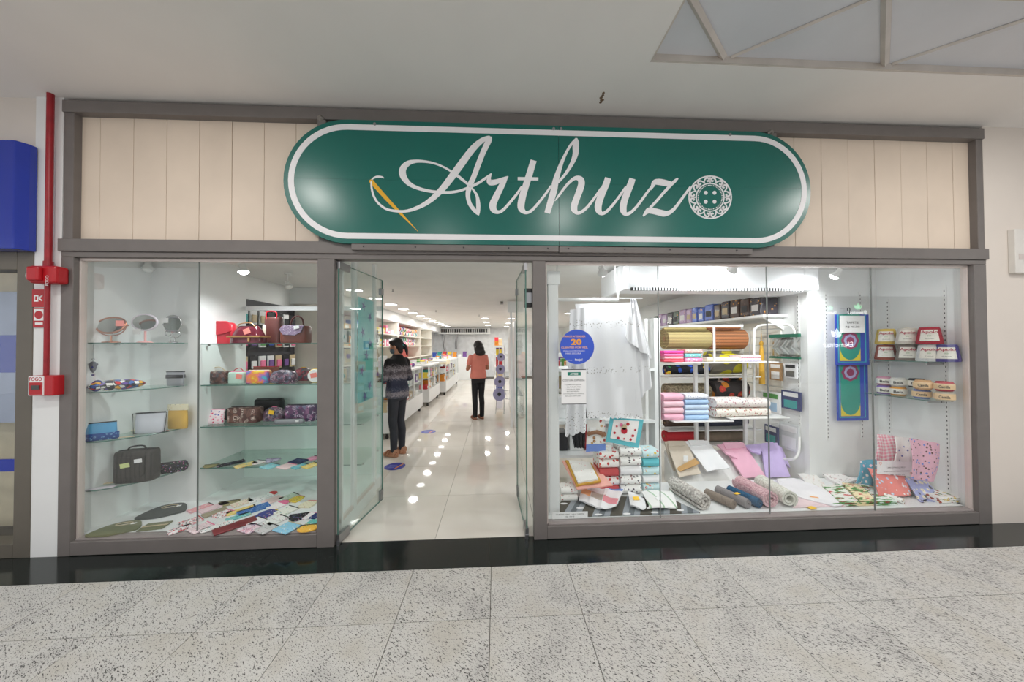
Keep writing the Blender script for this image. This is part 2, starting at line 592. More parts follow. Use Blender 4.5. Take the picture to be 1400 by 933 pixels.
As = [A1 + per * (i - 1) for i in range(0, 6)]
up = Vector((0, 0, .01))
L0 = Vector((RX + .012, base_y, ZP)); L1 = Vector((RX + .012, rib_y, ZP))
MB().prism([L0, Bs[0], As[0]] + ([L1] if As[0].x > L1.x else []), up).build('recess_panel', m_pan, ceil)
for i in range(5):
    MB().prism([As[i], Bs[i], As[i + 1]], up * 1.3).build('recess_panel', m_pan, ceil)
    if i < 4: MB().prism([Bs[i], Bs[i + 1], As[i + 1]], up).build('recess_panel', m_pan, ceil)
    dz = Vector((0, 0, -.006))
    MB().tube([Bs[i] + dz + Vector((-.02, 0, 0)), As[i] + dz], .021, 4).build('recess_rib', m_rib, ceil)
    MB().tube([Bs[i] + dz + Vector((.03, 0, .003)), As[i + 1] + dz], .011, 4).build('recess_rib', m_rib, ceil)
BOX(RX, 8, rib_y - .03, rib_y, ZP - .02, ZP + .02).build('recess_rib', m_rib, ceil)
MB().box(RX, 10, -5.2, RY, MALL_Z + .07, MALL_Z + .1).build('recess_backing', m_ceil, ceil)
for x, y in MALL_LAMPS:
    z = MALL_Z + (.04 if x > RX else 0)
    d = thing('downlight', 'round recessed mall downlight in the walkway ceiling', 'lamp', (x, y, z - .012), group='mall downlights above the walkway')
    MB().lathe([(.11, .012), (.11, 0), (.085, 0), (.085, .006)], (0, 0, 0)).build('ring', m_white, d, local=True, smooth=40)
    MB().lathe([(.084, .002), (.084, .006)], (0, 0, 0)).build('lens', e_lamp, d, local=True)
# scar left in the ceiling by a removed fitting
p = on(823, 134, MALL_Z)
m_scar = M('raw_brown_plaster', S(120, 98, 78), .9, var=.4, vscale=90, bump=.6)
sct = MB()
for k in range(5):
    sct.ell((p.x + random.uniform(-.008, .008), p.y - .045 + k * .022, MALL_Z + .001), (random.uniform(.010, .02), .014, .003), 8, 5)
sct.build('ceiling_scar', m_scar, label='small brown scar of torn plaster in the mall ceiling', cat='plaster scar')

# ------------------------------------------------------------------ outer walls beside the shop
XL, XR = -3.1433, 4.0988
wl = BOX(-3.325, XL, .005, .2, 0, MALL_Z).build('wall_left', m_white, kind='structure', label='narrow white wall strip left of the shopfront')
wr = BOX(XR, 10, .005, .2, 0, MALL_Z).build('wall_right', M('pale_mall_wall', S(226, 217, 208), .7, var=.03, vscale=2), kind='structure', label='pale plain mall wall right of the shopfront')
# ------------------------------------------------------------------ fascia planks above
fascia = BOX(XL + .02, XR - .02, .0702, .0765, 2.2, MALL_Z).build('wall_front', m_plank, kind='structure', label='cream plank fascia behind the shop sign')
pw = .2355
x = -3.062 + .118
edges = [-3.075] + [-2.939 + pw * i for i in range(0, 30) if -2.939 + pw * i < 4.03] + [4.045]
for a, b in zip(edges[:-1], edges[1:]):
    dy = random.uniform(-.0012, .0012)
    BOX(a + .0014, b - .0014, .048 + dy, .07, 2.285, 3.215).build('plank', m_plank, fascia, bevel=.0012, seg=1)

# ------------------------------------------------------------------ shopfront frame
fr = thing('shopfront_frame', 'grey painted steel frame around both display windows and the doorway', 'frame', (.48, .06, 0))
def member(name, *a, bev=.004): return BOX(*a).build(name, m_frame, fr, bevel=bev)
YD = .075
member('post', XL, -3.058, 0, YD, 0, 2.1565)
member('post', 3.985, XR, 0, YD, 0, 2.1565)
member('post', -1.338, -1.214, 0, YD, 0, 2.1565)
member('post', .288, .39, 0, YD, 0, 2.1565)
member('post', XL + .01, -3.066, 0, YD, 2.28, 3.215)
member('post', 4.032, XR - .008, 0, YD, 2.28, 3.215)
member('rail', XL - .008, XR + .008, -.014, YD, 2.196, 2.2863)
member('rail', XL, XR, 0, YD, 2.157, 2.196)
member('rail', XL + .004, XR - .002, -.01, YD, 3.2123, 3.30)
member('rail', -3.058, -1.338, 0, YD, .004, .1)
member('rail', .39, 3.985, 0, YD, .004, .1)
for a, b in ((-1.338, -1.255), (2.2, 2.263)):
    member('post', a, b, .012, .06, 2.28, 3.215)
BOX(-1.1, 2.05, .03, .069, 3.3, MALL_Z).build('top_gap', m_dark, fr)
# bar under the sign, bolted on
bar = thing('sign_support_bar', 'long grey angle bar bolted below the green sign', 'bar', (.48, -.03, 2.215))
BOX(-1.07, .484, -.045, -.014, 2.215, 2.262).build('bar_half', m_frame, bar, bevel=.003)
BOX(.488, 2.03, -.045, -.014, 2.211, 2.258).build('bar_half', m_frame, bar, bevel=.003)
for xx in (-.98, -.6, -.24, .1, .4, .56, 1.0, 1.36, 1.9):
    MB().cyl((xx, -.045, 2.24), (xx, -.048, 2.24), .006, n=8).build('bolt', m_dark, bar)

# ------------------------------------------------------------------ windows
def window(name, x0, x1, seams, label):
    wn = struct(name, ((x0 + x1) / 2, .06, .1), label)
    z0, z1 = .1, 2.157
    t = .013
    for a in ((x0, x0 + t, z0, z1), (x1 - t, x1, z0, z1)):
        BOX(a[0], a[1], .034, .072, a[2], a[3]).build('window_trim', m_trim, wn, bevel=.002)
    BOX(x0 + t, x1 - t, .034, .072, z1 - t - .006, z1).build('window_trim', m_trim, wn, bevel=.002)
    BOX(x0 + t, x1 - t, .02, .09, z0, z0 + .010).build('window_sill', M('worn_grey_sill', S(150, 142, 140), .5), wn, bevel=.002)
    xs = [x0 + t] + seams + [x1 - t]
    for a, b in zip(xs[:-1], xs[1:]):
        BOX(a + .001, b - .001, .055, .062, z0 + .012, z1 - t + .004).build('pane', g_win, wn)
    for s_ in seams:
        BOX(s_ - .0022, s_ + .0022, .053, .064, z0 + .012, z1 - t).build('pane_joint', M('grey_silicone', S(128, 132, 130), .4), wn)
    return wn
window('window_1', -3.058, -1.338, [at(271.5, 540, .06).x], 'left display window with two glass panes')
window('window_2', .39, 3.985, [at(901, 540, .06).x, at(1050, 540, .06).x, at(1193, 540, .06).x], 'wide right display window with four glass panes')

# ------------------------------------------------------------------ glass doors, both open inwards
def leaf(name, p0, p1, label, handle=False):
    p0, p1 = Vector(p0), Vector(p1)
    d = (p1 - p0); L = d.length; t = d.normalized(); nn = Vector((-t.y, t.x, 0))
    rt = struct(name, p0, label)
    def slab(a, b, z0, z1, th, nm, mt, par=rt):
        q0, q1 = p0 + t * a, p0 + t * b
        pts = [q0 + nn * th / 2, q1 + nn * th / 2, q1 - nn * th / 2, q0 - nn * th / 2]
        return MB().prism([Vector((q.x, q.y, z0)) for q in pts], (0, 0, z1 - z0)).build(nm, mt, par)
    slab(.0, L, .022, 2.135, .010, 'pane', g_door)
    for a in (0, L - .0):
        slab(a - .003, a + .003, .022, 2.135, .0108, 'glass_edge', g_edge)
    slab(0, L, .019, .023, .0104, 'glass_edge', g_edge)
    slab(0, L, 2.134, 2.137, .0104, 'glass_edge', g_edge)
    h = slab(-.004, .13, .008, .075, .026, 'hinge_patch', m_steel)
    slab(-.004, .13, 2.09, 2.145, .026, 'hinge_patch', m_steel)
    slab(L - .045, L + .002, 1.99, 2.05, .026, 'clip', m_steel)
    slab(L - .05, L + .002, .03, .12, .02, 'clip', m_steel)
    MB().cyl(p0 + Vector((0, 0, .0)), p0 + Vector((0, 0, .03)), .016, n=12).build('pivot', m_steel, rt)
    return rt, slab
d1, sl1 = leaf('door_1', (-1.196, .03, 0), (-1.10, .70, 0), 'left glass door leaf standing open inwards')
d2, sl2 = leaf('door_2', (.235, .03, 0), (.205, .70, 0), 'right glass door leaf standing open inwards')
BOX(.228, .288, .05, .12, 1.80, 1.95).build('lock_box', m_black, d2, bevel=.004)
MB().box(.232, .285, .046, .05, 1.835, 1.915).build('lock_plate', m_steel, d2)
BOX(-1.214, -1.206, .04, .07, .02, 2.15).build('door_stop', m_trim, d1)

# ------------------------------------------------------------------ shop shell
BOX(-3.05, 3.35, .096, 13.0, STORE_Z, STORE_Z + .08).build('ceiling_shop', M('shop_ceiling_texture', S(232, 231, 228), .85, var=.03, vscale=3, bump=.5, bscale=90, bdist=.006), kind='structure', label='white textured shop ceiling with round lamps')
BOX(-3.2, 4.1, .077, .095, 2.157, STORE_Z + .05).build('wall_lintel', m_white, kind='structure', label='white lintel behind the shopfront frame')
BOX(3.35, 4.1, .096, .80, STORE_Z, STORE_Z + .08).build('ceiling_window_right', m_white, kind='structure', label='white ceiling over the right end of the window')
BOX(-3.2, -3.05, .096, .70, STORE_Z, STORE_Z + .08).build('ceiling_window_left', m_white, kind='structure', label='white ceiling over the left end of the window')
BOX(-3.0, -2.9, 1.1, 13.0, 0, STORE_Z).build('wall_shop_left', m_white, kind='structure', label='white left wall of the shop')
BOX(3.25, 3.35, .72, 13.0, 0, STORE_Z).build('wall_shop_right', m_white, kind='structure', label='white right wall of the shop')
BOX(-3.0, 3.35, 12.9, 13.0, 0, STORE_Z).build('wall_back', M('pale_grey_wall', S(238, 240, 242), .7), kind='structure', label='pale grey back wall of the shop')
# display niche walls, left window
BOX(-3.14, -3.06, .077, .61, .0, .112).build('wall_niche_foot', m_white, kind='structure', label='white foot of the left display side wall')
BOX(-3.14, -3.10, .077, .61, .112, STORE_Z).build('wall_niche_left', m_white, kind='structure', label='white side wall of the left display')
BOX(-3.10, -2.77, .57, .61, .0, STORE_Z).build('wall_niche_back', m_white, kind='structure', label='white back wall of the left corner niche')
BOX(-2.77, -2.67, .56, 1.10, .0, STORE_Z).build('wall_partition', m_white, kind='structure', label='white partition between the corner niche and the bag shelves')
BOX(-2.67, -1.235, 1.09, 1.11, .0, 1.10).build('wall_display_back', M('pale_green_back_panel', S(226, 238, 232), .35, var=.02), kind='structure', label='low pale back panel behind the bag shelves')
# right window walls
BOX(4.02, 4.06, .077, .76, .0, STORE_Z).build('wall_window_right', m_white, kind='structure', label='white side wall at the right end of the window')
BOX(3.35, 4.02, .72, .76, .0, STORE_Z).build('wall_window_back', m_white, kind='structure', label='white back wall at the right end of the window')

# platforms
BOX(-3.058, -1.24, .091, 1.088, .001, .112).build('display_platform', m_lam, label='low white platform inside the left display window', cat='platform')
BOX(.41, 3.985, .091, .70, .001, .112).build('display_platform', m_lam, label='low white platform running along the right display window', cat='platform')
# ------------------------------------------------------------------ the shop sign
m_green = M('green_sign_enamel', S(16, 104, 94), .28, var=.06, vscale=1.5, spec=.5)
m_signw = M('white_sign_vinyl', S(240, 238, 240), .4, var=.02)
m_gold = M('golden_yellow_vinyl', S(236, 178, 36), .4, var=.03)
SX0, SX1, SZ0, SZ1, SYF = -1.556, 2.516, 2.262, 3.186, -.05
sign = thing('shop_sign', 'long green rounded sign with white script lettering, needle and button', 'sign', (.48, -.05, 2.262))
def stadium(x0, x1, z0, z1, n=20):
    r = (z1 - z0) / 2; cz = (z0 + z1) / 2
    pts = []
    for k in range(n + 1):
        a = math.pi / 2 + math.pi * k / n
        pts.append((x0 + r + r * math.cos(a), cz + r * math.sin(a)))
    for k in range(n + 1):
        a = -math.pi / 2 + math.pi * k / n
        pts.append((x1 - r + r * math.cos(a), cz + r * math.sin(a)))
    return pts
def clip(poly, ax, lim, keep_less):
    out = []
    for i in range(len(poly)):
        a, b = poly[i], poly[(i + 1) % len(poly)]
        ia = (a[ax] <= lim) == keep_less; ib = (b[ax] <= lim) == keep_less
        if ia: out.append(a)
        if ia != ib:
            t = (lim - a[ax]) / (b[ax] - a[ax])
            out.append((a[0] + (b[0] - a[0]) * t, a[1] + (b[1] - a[1]) * t))
    return out
SEAMX, SEAMZ = .487, 2.74
full = stadium(SX0, SX1, SZ0, SZ1, 28)
for lx in (True, False):
    for lz in (True, False):
        q = clip(clip(full, 0, SEAMX - (.0012 if lx else -.0012), lx), 1, SEAMZ - (.0004 if lz else -.0004), lz)
        MB().prism([(x, SYF, z) for x, z in q], (0, .03, 0)).build('sign_panel', m_green, sign)
def ring(pa, pb, y, d):
    n = len(pa)
    vs = [(x, y, z) for x, z in pa] + [(x, y, z) for x, z in pb] + [(x, y + d, z) for x, z in pa] + [(x, y + d, z) for x, z in pb]
    fs = []
    for i in range(n):
        j = (i + 1) % n
        fs += [(i, j, n + j, n + i), (2 * n + i, 3 * n + i, 3 * n + j, 2 * n + j), (i, 2 * n + i, 2 * n + j, j), (n + i, n + j, 3 * n + j, 3 * n + i)]
    return MB().add(vs, fs)
i1, i2 = .034, .076
ring(stadium(SX0 + i1, SX1 - i1, SZ0 + i1, SZ1 - i1, 28), stadium(SX0 + i2, SX1 - i2, SZ0 + i2, SZ1 - i2, 28), SYF - .0015, .002).build('border_stripe', m_signw, sign)
YL = SYF - .002
def stroke(mb, pts, k=6, lift=0.0):
    P = catmull([Vector(p) for p in pts], k)
    n = len(P)
    L, R = [], []
    for i in range(n):
        t = Vector((P[min(i + 1, n - 1)].x - P[max(i - 1, 0)].x, P[min(i + 1, n - 1)].y - P[max(i - 1, 0)].y))
        t.normalize()
        nn = Vector((-t.y, t.x)) * max(P[i].z, .3) / 2
        y = YL - lift
        L.append(at(P[i].x + nn.x, P[i].y + nn.y, y)); R.append(at(P[i].x - nn.x, P[i].y - nn.y, y))
    d = Vector((0, .002 + lift, 0))
    vs = L + R + [q + d for q in L] + [q + d for q in R]
    fs = []
    for i in range(n - 1):
        fs += [(i, i + 1, n + i + 1, n + i), (2 * n + i, 3 * n + i, 3 * n + i + 1, 2 * n + i + 1), (i, 2 * n + i, 2 * n + i + 1, i + 1), (n + i, n + i + 1, 3 * n + i + 1, 3 * n + i)]
    fs += [(0, n, 3 * n, 2 * n), (n - 1, 2 * n - 1 + n, 4 * n - 1, 2 * n - 1)]
    fs[-1] = (n - 1, 3 * n - 1, 4 * n - 1, 2 * n - 1)
    mb.add(vs, fs)
    return mb
def letter(*strokes, name='letter', mat=None, lift=0.0):
    mb = MB()
    for i, s_ in enumerate(strokes): stroke(mb, s_, lift=lift + .0002 * i)
    return mb.build(name, mat or m_signw, sign)
# capital A with its trailing thread
letter([(507.5, 248, 2), (508, 257, 2.6), (511, 268.3, 2.9), (517.3, 278, 3), (528.6, 286, 3.2), (543, 288.8, 3.5), (554.3, 288.8, 3.8), (565.6, 286, 4.6), (580, 279.5, 5.8), (593, 270, 7.2), (605.8, 257, 8.6), (618.6, 240.5, 9.6), (630, 225, 9.8), (641, 210, 9.2), (650, 199.5, 8.4), (658.5, 192.4, 7), (666.5, 188.2, 4.8), (670, 187, 2.5)],
       [(671.8, 187.4, 2.2), (668.6, 191.7, 7.6), (660.4, 208.5, 7.4), (653.8, 225.2, 7.4), (647.5, 242, 7.1), (642.7, 253, 7.4), (639.7, 265.6, 6.3), (642, 278, 5.5), (649.5, 288.6, 5), (654.8, 294.4, 1.4)],
       [(654.4, 293.8, 1.6), (653.9, 288.8, 5), (653.8, 278.9, 5.6), (651.9, 267.7, 4), (646, 258.4, 2.6), (639, 251.4, 3.3), (626.5, 241.2, 3.8), (616.7, 234.3, 2.8), (605.8, 228.1, 2.6), (592.9, 223.2, 2.8), (580, 220.8, 3.4), (567.2, 220.6, 4.6), (557.5, 223.5, 7), (551, 230.5, 9), (550.5, 238.5, 9.3), (554.8, 246.6, 7.5), (562.4, 253.3, 5.5), (575.2, 258.6, 4.4), (589.7, 261.8, 4), (602.6, 263, 3.9), (615.4, 263.1, 3.7), (628.3, 261, 3.5), (637.1, 257.8, 3.3), (647.4, 253.6, 3.6), (655.8, 249.2, 3.4), (664.1, 243.4, 3.2), (671.8, 237.3, 1.5)],
       [(525.0, 243.6, .9), (522, 242.2, 2.4), (515.7, 241.7, 2.8), (511, 243.3, 2.2), (508, 246, 1.6)])
letter([(672, 237.2, 1.2), (668.6, 244, 5), (669.7, 249.2, 7.5), (676.7, 249.2, 7.4), (685, 246.1, 5.4), (691, 243, 3), (695, 241, .8)],
       [(694.6, 241.2, 1.2), (692, 244, 4), (688.2, 249.2, 7.6), (683.6, 258.6, 8.2), (677.3, 271.2, 9), (673.9, 279.5, 9.8), (674.6, 286, 8.8), (678.7, 289.7, 5.8), (683.6, 289.6, 4.3), (689.2, 285.8, 4), (697.5, 276.5, 3.7), (705.9, 266.3, 3.4), (713.5, 255, 2.8)])
letter([(729.6, 219.3, 8.4), (723.2, 240.3, 9), (718.6, 255, 8.9), (714.9, 267, 9.4), (712.4, 279.2, 9.8), (713.2, 286, 8.6), (717.6, 290.4, 5), (722.3, 290.3, 4.2), (728.3, 286.5, 3.8), (737.7, 275.8, 3.5), (747, 263.8, 3.2), (753.5, 254, 2.8)],
       [(707.8, 244.3, 4.2), (722, 244.5, 4.2), (736, 244.7, 4.2)])
letter([(748.2, 291.4, 8), (753.4, 273.8, 8.7), (757.2, 260.4, 9), (759.8, 247, 8.3), (763.9, 233.6, 6.6), (768.8, 220.2, 4.8), (775.2, 206.8, 3.6), (781.3, 197, 3.6), (788, 189, 2)],
       [(788.4, 188.8, 1.6), (788.3, 194, 6.5), (787.2, 200.1, 8.6), (787, 209.5, 7.8), (783.5, 220.2, 6), (777.7, 230.9, 4.5), (771.2, 240.3, 3.8), (763, 249.6, 3)],
       [(758.5, 275, 1), (763.9, 267.8, 3), (771.2, 257.7, 3.4), (777.9, 249.9, 3.9), (784.6, 244.4, 4.6), (790, 243.4, 6.4), (794, 246, 8.6), (795, 251, 9), (793, 259, 9), (789, 269.8, 8.8), (785.2, 280.5, 9), (785.2, 286.5, 8.6), (788.6, 291, 5), (793.6, 290.5, 4.2), (801, 285.2, 4), (809, 275.8, 3.6), (815.8, 266.4, 3.3), (822, 257, 2.8)])
letter([(831.4, 243.3, 8.4), (828.5, 252.4, 8.9), (823.8, 263, 9.2), (819.8, 273.8, 9.4), (817.8, 282.5, 9.6), (819, 288.8, 8), (823, 292, 4.8), (828.5, 289.9, 4.2), (835.9, 282.5, 3.8), (843.9, 272.5, 3.5), (852, 261, 3.2), (856, 255, 2.8)],
       [(864.8, 244.2, 8.4), (862.3, 251.8, 9), (858, 262.5, 9.2), (854.1, 273.1, 9.2), (852, 282.7, 9.4), (852.7, 289, 8.5), (856, 292.7, 5.2), (861.8, 290.9, 4.2), (868.6, 284.7, 3.8), (876.3, 275, 3.6), (884, 264.4, 3.4), (890.5, 256, 3)])
letter([(889.5, 259.4, 2.4), (892.4, 254, 5), (895.1, 249.4, 7), (901.4, 248.8, 8.6), (910, 250.4, 8.4), (918, 252, 7)],
       [(927, 243.8, 2.2), (922.6, 247.7, 4.3), (915.9, 254.3, 4.2), (907.2, 263.9, 3.9), (897.6, 275, 3.8), (889, 284, 3.6)],
       [(879.3, 295.7, 2), (883, 291.2, 4.8), (887, 288, 8), (892.7, 288.5, 8.4), (900.4, 290.3, 8.4), (907.2, 292, 8.4), (913, 291.5, 6.5), (919.7, 287.6, 4.8), (926.5, 279.8, 4), (934.2, 269.2, 3.6), (941, 260, 3.3), (944.3, 255.3, 3)])
letter([(506.2, 245.8, 3.5), (508, 248.2, 6), (512, 253, 5.6), (527, 270, 5.2), (543, 287, 4), (556, 300.5, 2.4), (571.7, 316.8, .4)], name='needle_emblem', mat=m_gold, lift=-.0006)
# the button that stands for the o
BC, BR = (971, 269.8), 29.8
def circ(r, n=48, c=BC): return [(c[0] + r * math.cos(2 * math.pi * i / n), c[1] + r * math.sin(2 * math.pi * i / n)) for i in range(n)]
def pxring(ra, rb, name):
    to = lambda q: [(at(a, b, YL).x, at(a, b, YL).z) for a, b in q]
    return ring(to(circ(ra)), to(circ(rb)), YL, .002)
emb = pxring(BR, BR - 1.8, 'b').build('button_emblem', m_signw, sign)
pxring(19.8, 18.2, 'b').build('button_ring', m_signw, emb)
dots = MB()
for i in range(44):
    a = 2 * math.pi * i / 44
    c = at(BC[0] + 16.4 * math.cos(a), BC[1] + 16.4 * math.sin(a), YL)
    dots.cyl(c, c + Vector((0, .002, 0)), .0046, n=6)
tag(dots.build('button_beading', m_signw, emb), kind='stuff')
for dx in (-1, 1):
    for dy in (-1, 1):
        c = at(BC[0] + 6 * dx, BC[1] + 6.1 * dy, YL)
        MB().cyl(c, c + Vector((0, .002, 0)), .0155, n=14).build('button_hole', m_signw, emb)
fil = MB()
for i in range(16):
    a0 = 2 * math.pi * (i + .5) / 16
    sg = 1 if i % 2 else -1
    def pol(r, da): return (BC[0] + r * math.cos(a0 + sg * da), BC[1] + r * math.sin(a0 + sg * da))
    s_ = [pol(20.4, -.17) + (1.0,), pol(23.5, -.15) + (1.6,), pol(26.6, -.02) + (2.2,), pol(26.2, .11) + (2.2,), pol(23.2, .13) + (2.2,), pol(22.0, .04) + (2.0,), pol(23.9, .02) + (1.8,)]
    stroke(fil, s_, 3)
    stroke(fil, [pol(27.8, .19) + (1.2,), pol(24.5, .2) + (.9,), pol(20.2, .17) + (1.2,)], 3)
tag(fil.build('button_filigree', m_signw, emb), kind='stuff')
for px, py in ((512.5, 170), (757, 176.5), (767, 176.5), (998, 184.5)):
    c = at(px, py, SYF)
    MB().cyl(c, c + Vector((0, -.006, 0)), .011, n=10).build('screw', m_steel, sign)
for xx in (-1.30, 2.235):
    BOX(xx - .03, xx + .03, -.02, .012, 2.4, 3.2).build('mount_bracket', m_frame, sign)
for xx, zz in ((-1.31, 3.215), (2.22, 3.205)):
    MB().lathe([(.0, -.006), (.022, -.004), (.025, .004), (.018, .012), (.012, .02)], (xx, -.012, zz), 10, Matrix.Rotation(math.radians(90), 3, 'X')).build('fixing_bolt', M('galvanised_bolt', S(150, 146, 140), .4, .8), sign)
# ------------------------------------------------------------------ left neighbour and fire equipment
m_blue = M('glossy_blue_sign', S(22, 52, 168), .12, var=.03, coat=.4)
m_red = M('red_pipe_paint', S(158, 30, 40), .4, var=.15, vscale=14)
m_redp = M('red_plastic', S(186, 26, 36), .35, var=.04)
xb = at(51, 270, .0).x
yf = atx(26, 270, xb).y
nb = thing('sign_box', 'glossy blue box sign of the neighbouring shop at the left edge', 'sign', (-4.2, -.05, 2.1))
zt, zb2 = at(51, 202, 0).z, at(51, 345, 0).z
MB().prism([(-9.0, yf, zb2), (xb - .035, yf, zb2), (xb, yf + .05, zb2), (xb, .0, zb2), (-9.0, .0, zb2)], (0, 0, zt - zb2)).build('case', m_blue, nb, bevel=.006)
m_nframe = M('brown_grey_shopfront_frame', S(110, 104, 94), .45, .2, var=.05)
nfx1 = at(43.5, 500, 0).x
nf = thing('neighbour_shopfront', 'brown grey door frame with glass at the left edge', 'shopfront', (-4.2, .05, 0))
BOX(nfx1 - .11, nfx1, 0, .12, 0, 2.19).build('post', m_nframe, nf, bevel=.004)
BOX(-9.0, nfx1 - .11, 0, .12, 2.06, 2.19).build('rail', m_nframe, nf, bevel=.004)
BOX(-9.0, nfx1 - .11, 0, .12, 0, .1).build('rail', m_nframe, nf, bevel=.004)
BOX(-9.0, nfx1 - .12, .06, .068, .1, 2.06).build('pane', g_win, nf)
zz = at(15, 636, .06).z
BOX(-9.0, nfx1 - .12, .052, .058, zz - .045, zz + .045).build('blue_band', m_blue, nf)
BOX(-9.0, nfx1 - .02, .45, .47, 0, 2.3).build('wall_neighbour_inner', M('beige_inner_wall', S(214, 202, 176), .7), kind='structure', label='beige inner wall seen through the neighbouring glass')
BOX(-9.0, nfx1 - .02, .02, .14, 2.19, MALL_Z).build('wall_neighbour_upper', M('pale_mall_wall', S(226, 217, 208), .7), kind='structure', label='pale wall above the blue sign box')
BOX(nfx1 - .005, -3.325, .006, .2, 0, MALL_Z).build('wall_left_edge', m_white, kind='structure', label='white wall edge beside the neighbouring shopfront')
ad = thing('advert_panel', 'narrow white and blue poster behind the neighbouring glass', 'poster', (-4.0, .3, .9))
BOX(-4.4, -3.62, .3, .305, .9, 1.95).build('sheet', M('pale_blue_poster', S(170, 180, 205), .6), ad)
BOX(-4.4, -3.62, .297, .3, 1.3, 1.6).build('printed_band', m_blue, ad)
# red fire pipe
pxp = at(67, 250, -.03)
pipe = thing('fire_pipe', 'red painted fire pipe running down the white wall strip', 'pipe', (pxp.x, -.03, 1.3))
zsp = at(67, 375, -.03).z
zbx = at(64, 527, -.03).z
MB().cyl((pxp.x, -.028, zsp), (pxp.x, -.028, MALL_Z), .0185, n=14).build('upper_pipe', m_red, pipe, smooth=40)
xl = at(62, 450, -.03).x
MB().cyl((pxp.x - .005, -.026, zbx), (pxp.x - .005, -.026, zsp), .014, n=12).build('lower_pipe', m_red, pipe, smooth=40)
MB().cyl((pxp.x, -.028, zsp + .02), (pxp.x, -.028, zsp + .09), .024, n=14).build('coupling', m_red, pipe, smooth=40)
# siren with strobe
zs = at(62, 376, -.06).z
xs_ = at(62, 376, -.06).x
si = thing('fire_siren', 'red fire alarm siren with a clear strobe on the red pipe', 'alarm', (xs_, -.06, zs - .06))
BOX(xs_ - .085, xs_ + .095, -.085, -.004, zs - .062, zs + .062).build('housing', m_redp, si, bevel=.018, seg=3)
BOX(xs_ - .06, xs_ + .02, -.115, -.08, zs - .05, zs + .05).build('front_cap', m_redp, si, bevel=.014, seg=3)
MB().lathe([(.034, 0), (.036, .008), (.028, .016), (.012, .02)], (xs_ - .05, -.085, zs - .012), 14, RX90).build('strobe_lens', M('clear_strobe', S(214, 212, 205), .15, .3), si, smooth=60)
TXT('FOGO', 'lettering', si, m_paper, (xs_ + .055, -.0865, zs - .045), .07, .02, Matrix.Rotation(math.radians(-90), 3, 'Y') @ RX90)
# two red safety signs
def ssign(px0, py0, px1, py1, label, kindk):
    a, b = at(px0, py0, .0), at(px1, py1, .0)
    t = thing('safety_sign', label, 'sign', ((a.x + b.x) / 2, -.001, b.z))
    BOX(a.x, b.x, -.004, .003, b.z, a.z).build('plate', m_redp, t)
    cx, cz = (a.x + b.x) / 2, (a.z + b.z) / 2
    wv = b.x - a.x; hv = a.z - b.z
    if kindk == 0:
        pts = [(cx - wv * .32, cz - hv * .2), (cx + wv * .0, cz - hv * .2), (cx + wv * .0, cz + hv * .18), (cx - wv * .32, cz + hv * .18)]
        r2 = [(cx - wv * .25, cz - hv * .12), (cx - wv * .07, cz - hv * .12), (cx - wv * .07, cz + hv * .1), (cx - wv * .25, cz + hv * .1)]
        ring(pts, r2, -.006, .002).build('pictogram', m_paper, t)
        for s_ in (-1, 1):
            MB().tube([(cx + wv * .04, -.005, cz), (cx + wv * .3, -.005, cz + s_ * hv * .16)], .005, 4).build('pictogram_wave', m_paper, t)
    else:
        pr = [(cx + .03 * math.cos(q * math.pi / 12), cz + hv * .16 + .03 * math.sin(q * math.pi / 12)) for q in range(24)]
        pi_ = [(cx + .016 * math.cos(q * math.pi / 12), cz + hv * .16 + .016 * math.sin(q * math.pi / 12)) for q in range(24)]
        sq = [(cx + wv * .4 * math.copysign(1, math.cos(q * math.pi / 12 + .001)) * min(1, abs(1.42 * math.cos(q * math.pi / 12))), cz + hv * .16 + hv * .3 * math.copysign(1, math.sin(q * math.pi / 12 + .001)) * min(1, abs(1.42 * math.sin(q * math.pi / 12)))) for q in range(24)]
        ring(sq, pr, -.006, .002).build('pictogram', m_paper, t)
        BOX(cx - wv * .3, cx + wv * .35, -.006, -.004, cz - hv * .36, cz - hv * .24).build('caption_strip', m_paper, t)
ssign(45, 396, 62.5, 420, 'red square sign with a white siren symbol behind the pipe', 0)
ssign(46.5, 422, 62, 448, 'red sign with a white round alarm symbol below the siren sign', 1)
a, b = at(42, 514, -.05), at(75, 541, -.05)
fb = thing('fire_call_point', 'red fire alarm call point box at the foot of the pipe', 'alarm', ((a.x + b.x) / 2, -.03, b.z))
BOX(a.x, b.x, -.06, .005, b.z, a.z).build('box', m_redp, fb, bevel=.006)
ln = at(60, 527, -.062).x
BOX(a.x + .004, ln, -.064, -.06, b.z + .004, a.z - .004).build('face_plate', m_paper, fb)
BOX(a.x + .010, ln - .006, -.0655, -.064, b.z + .008, a.z - .045).build('face_panel', m_redp, fb)
TXT('FOGO', 'lettering', fb, m_redp, ((a.x + ln) / 2, -.0648, a.z - .036), (ln - a.x) * .8, .026, bold=.02)
BOX(a.x + .028, ln - .022, -.070, -.0655, b.z + .045, b.z + .075).build('break_glass', M('dark_glass_strip', S(70, 66, 64), .15), fb)
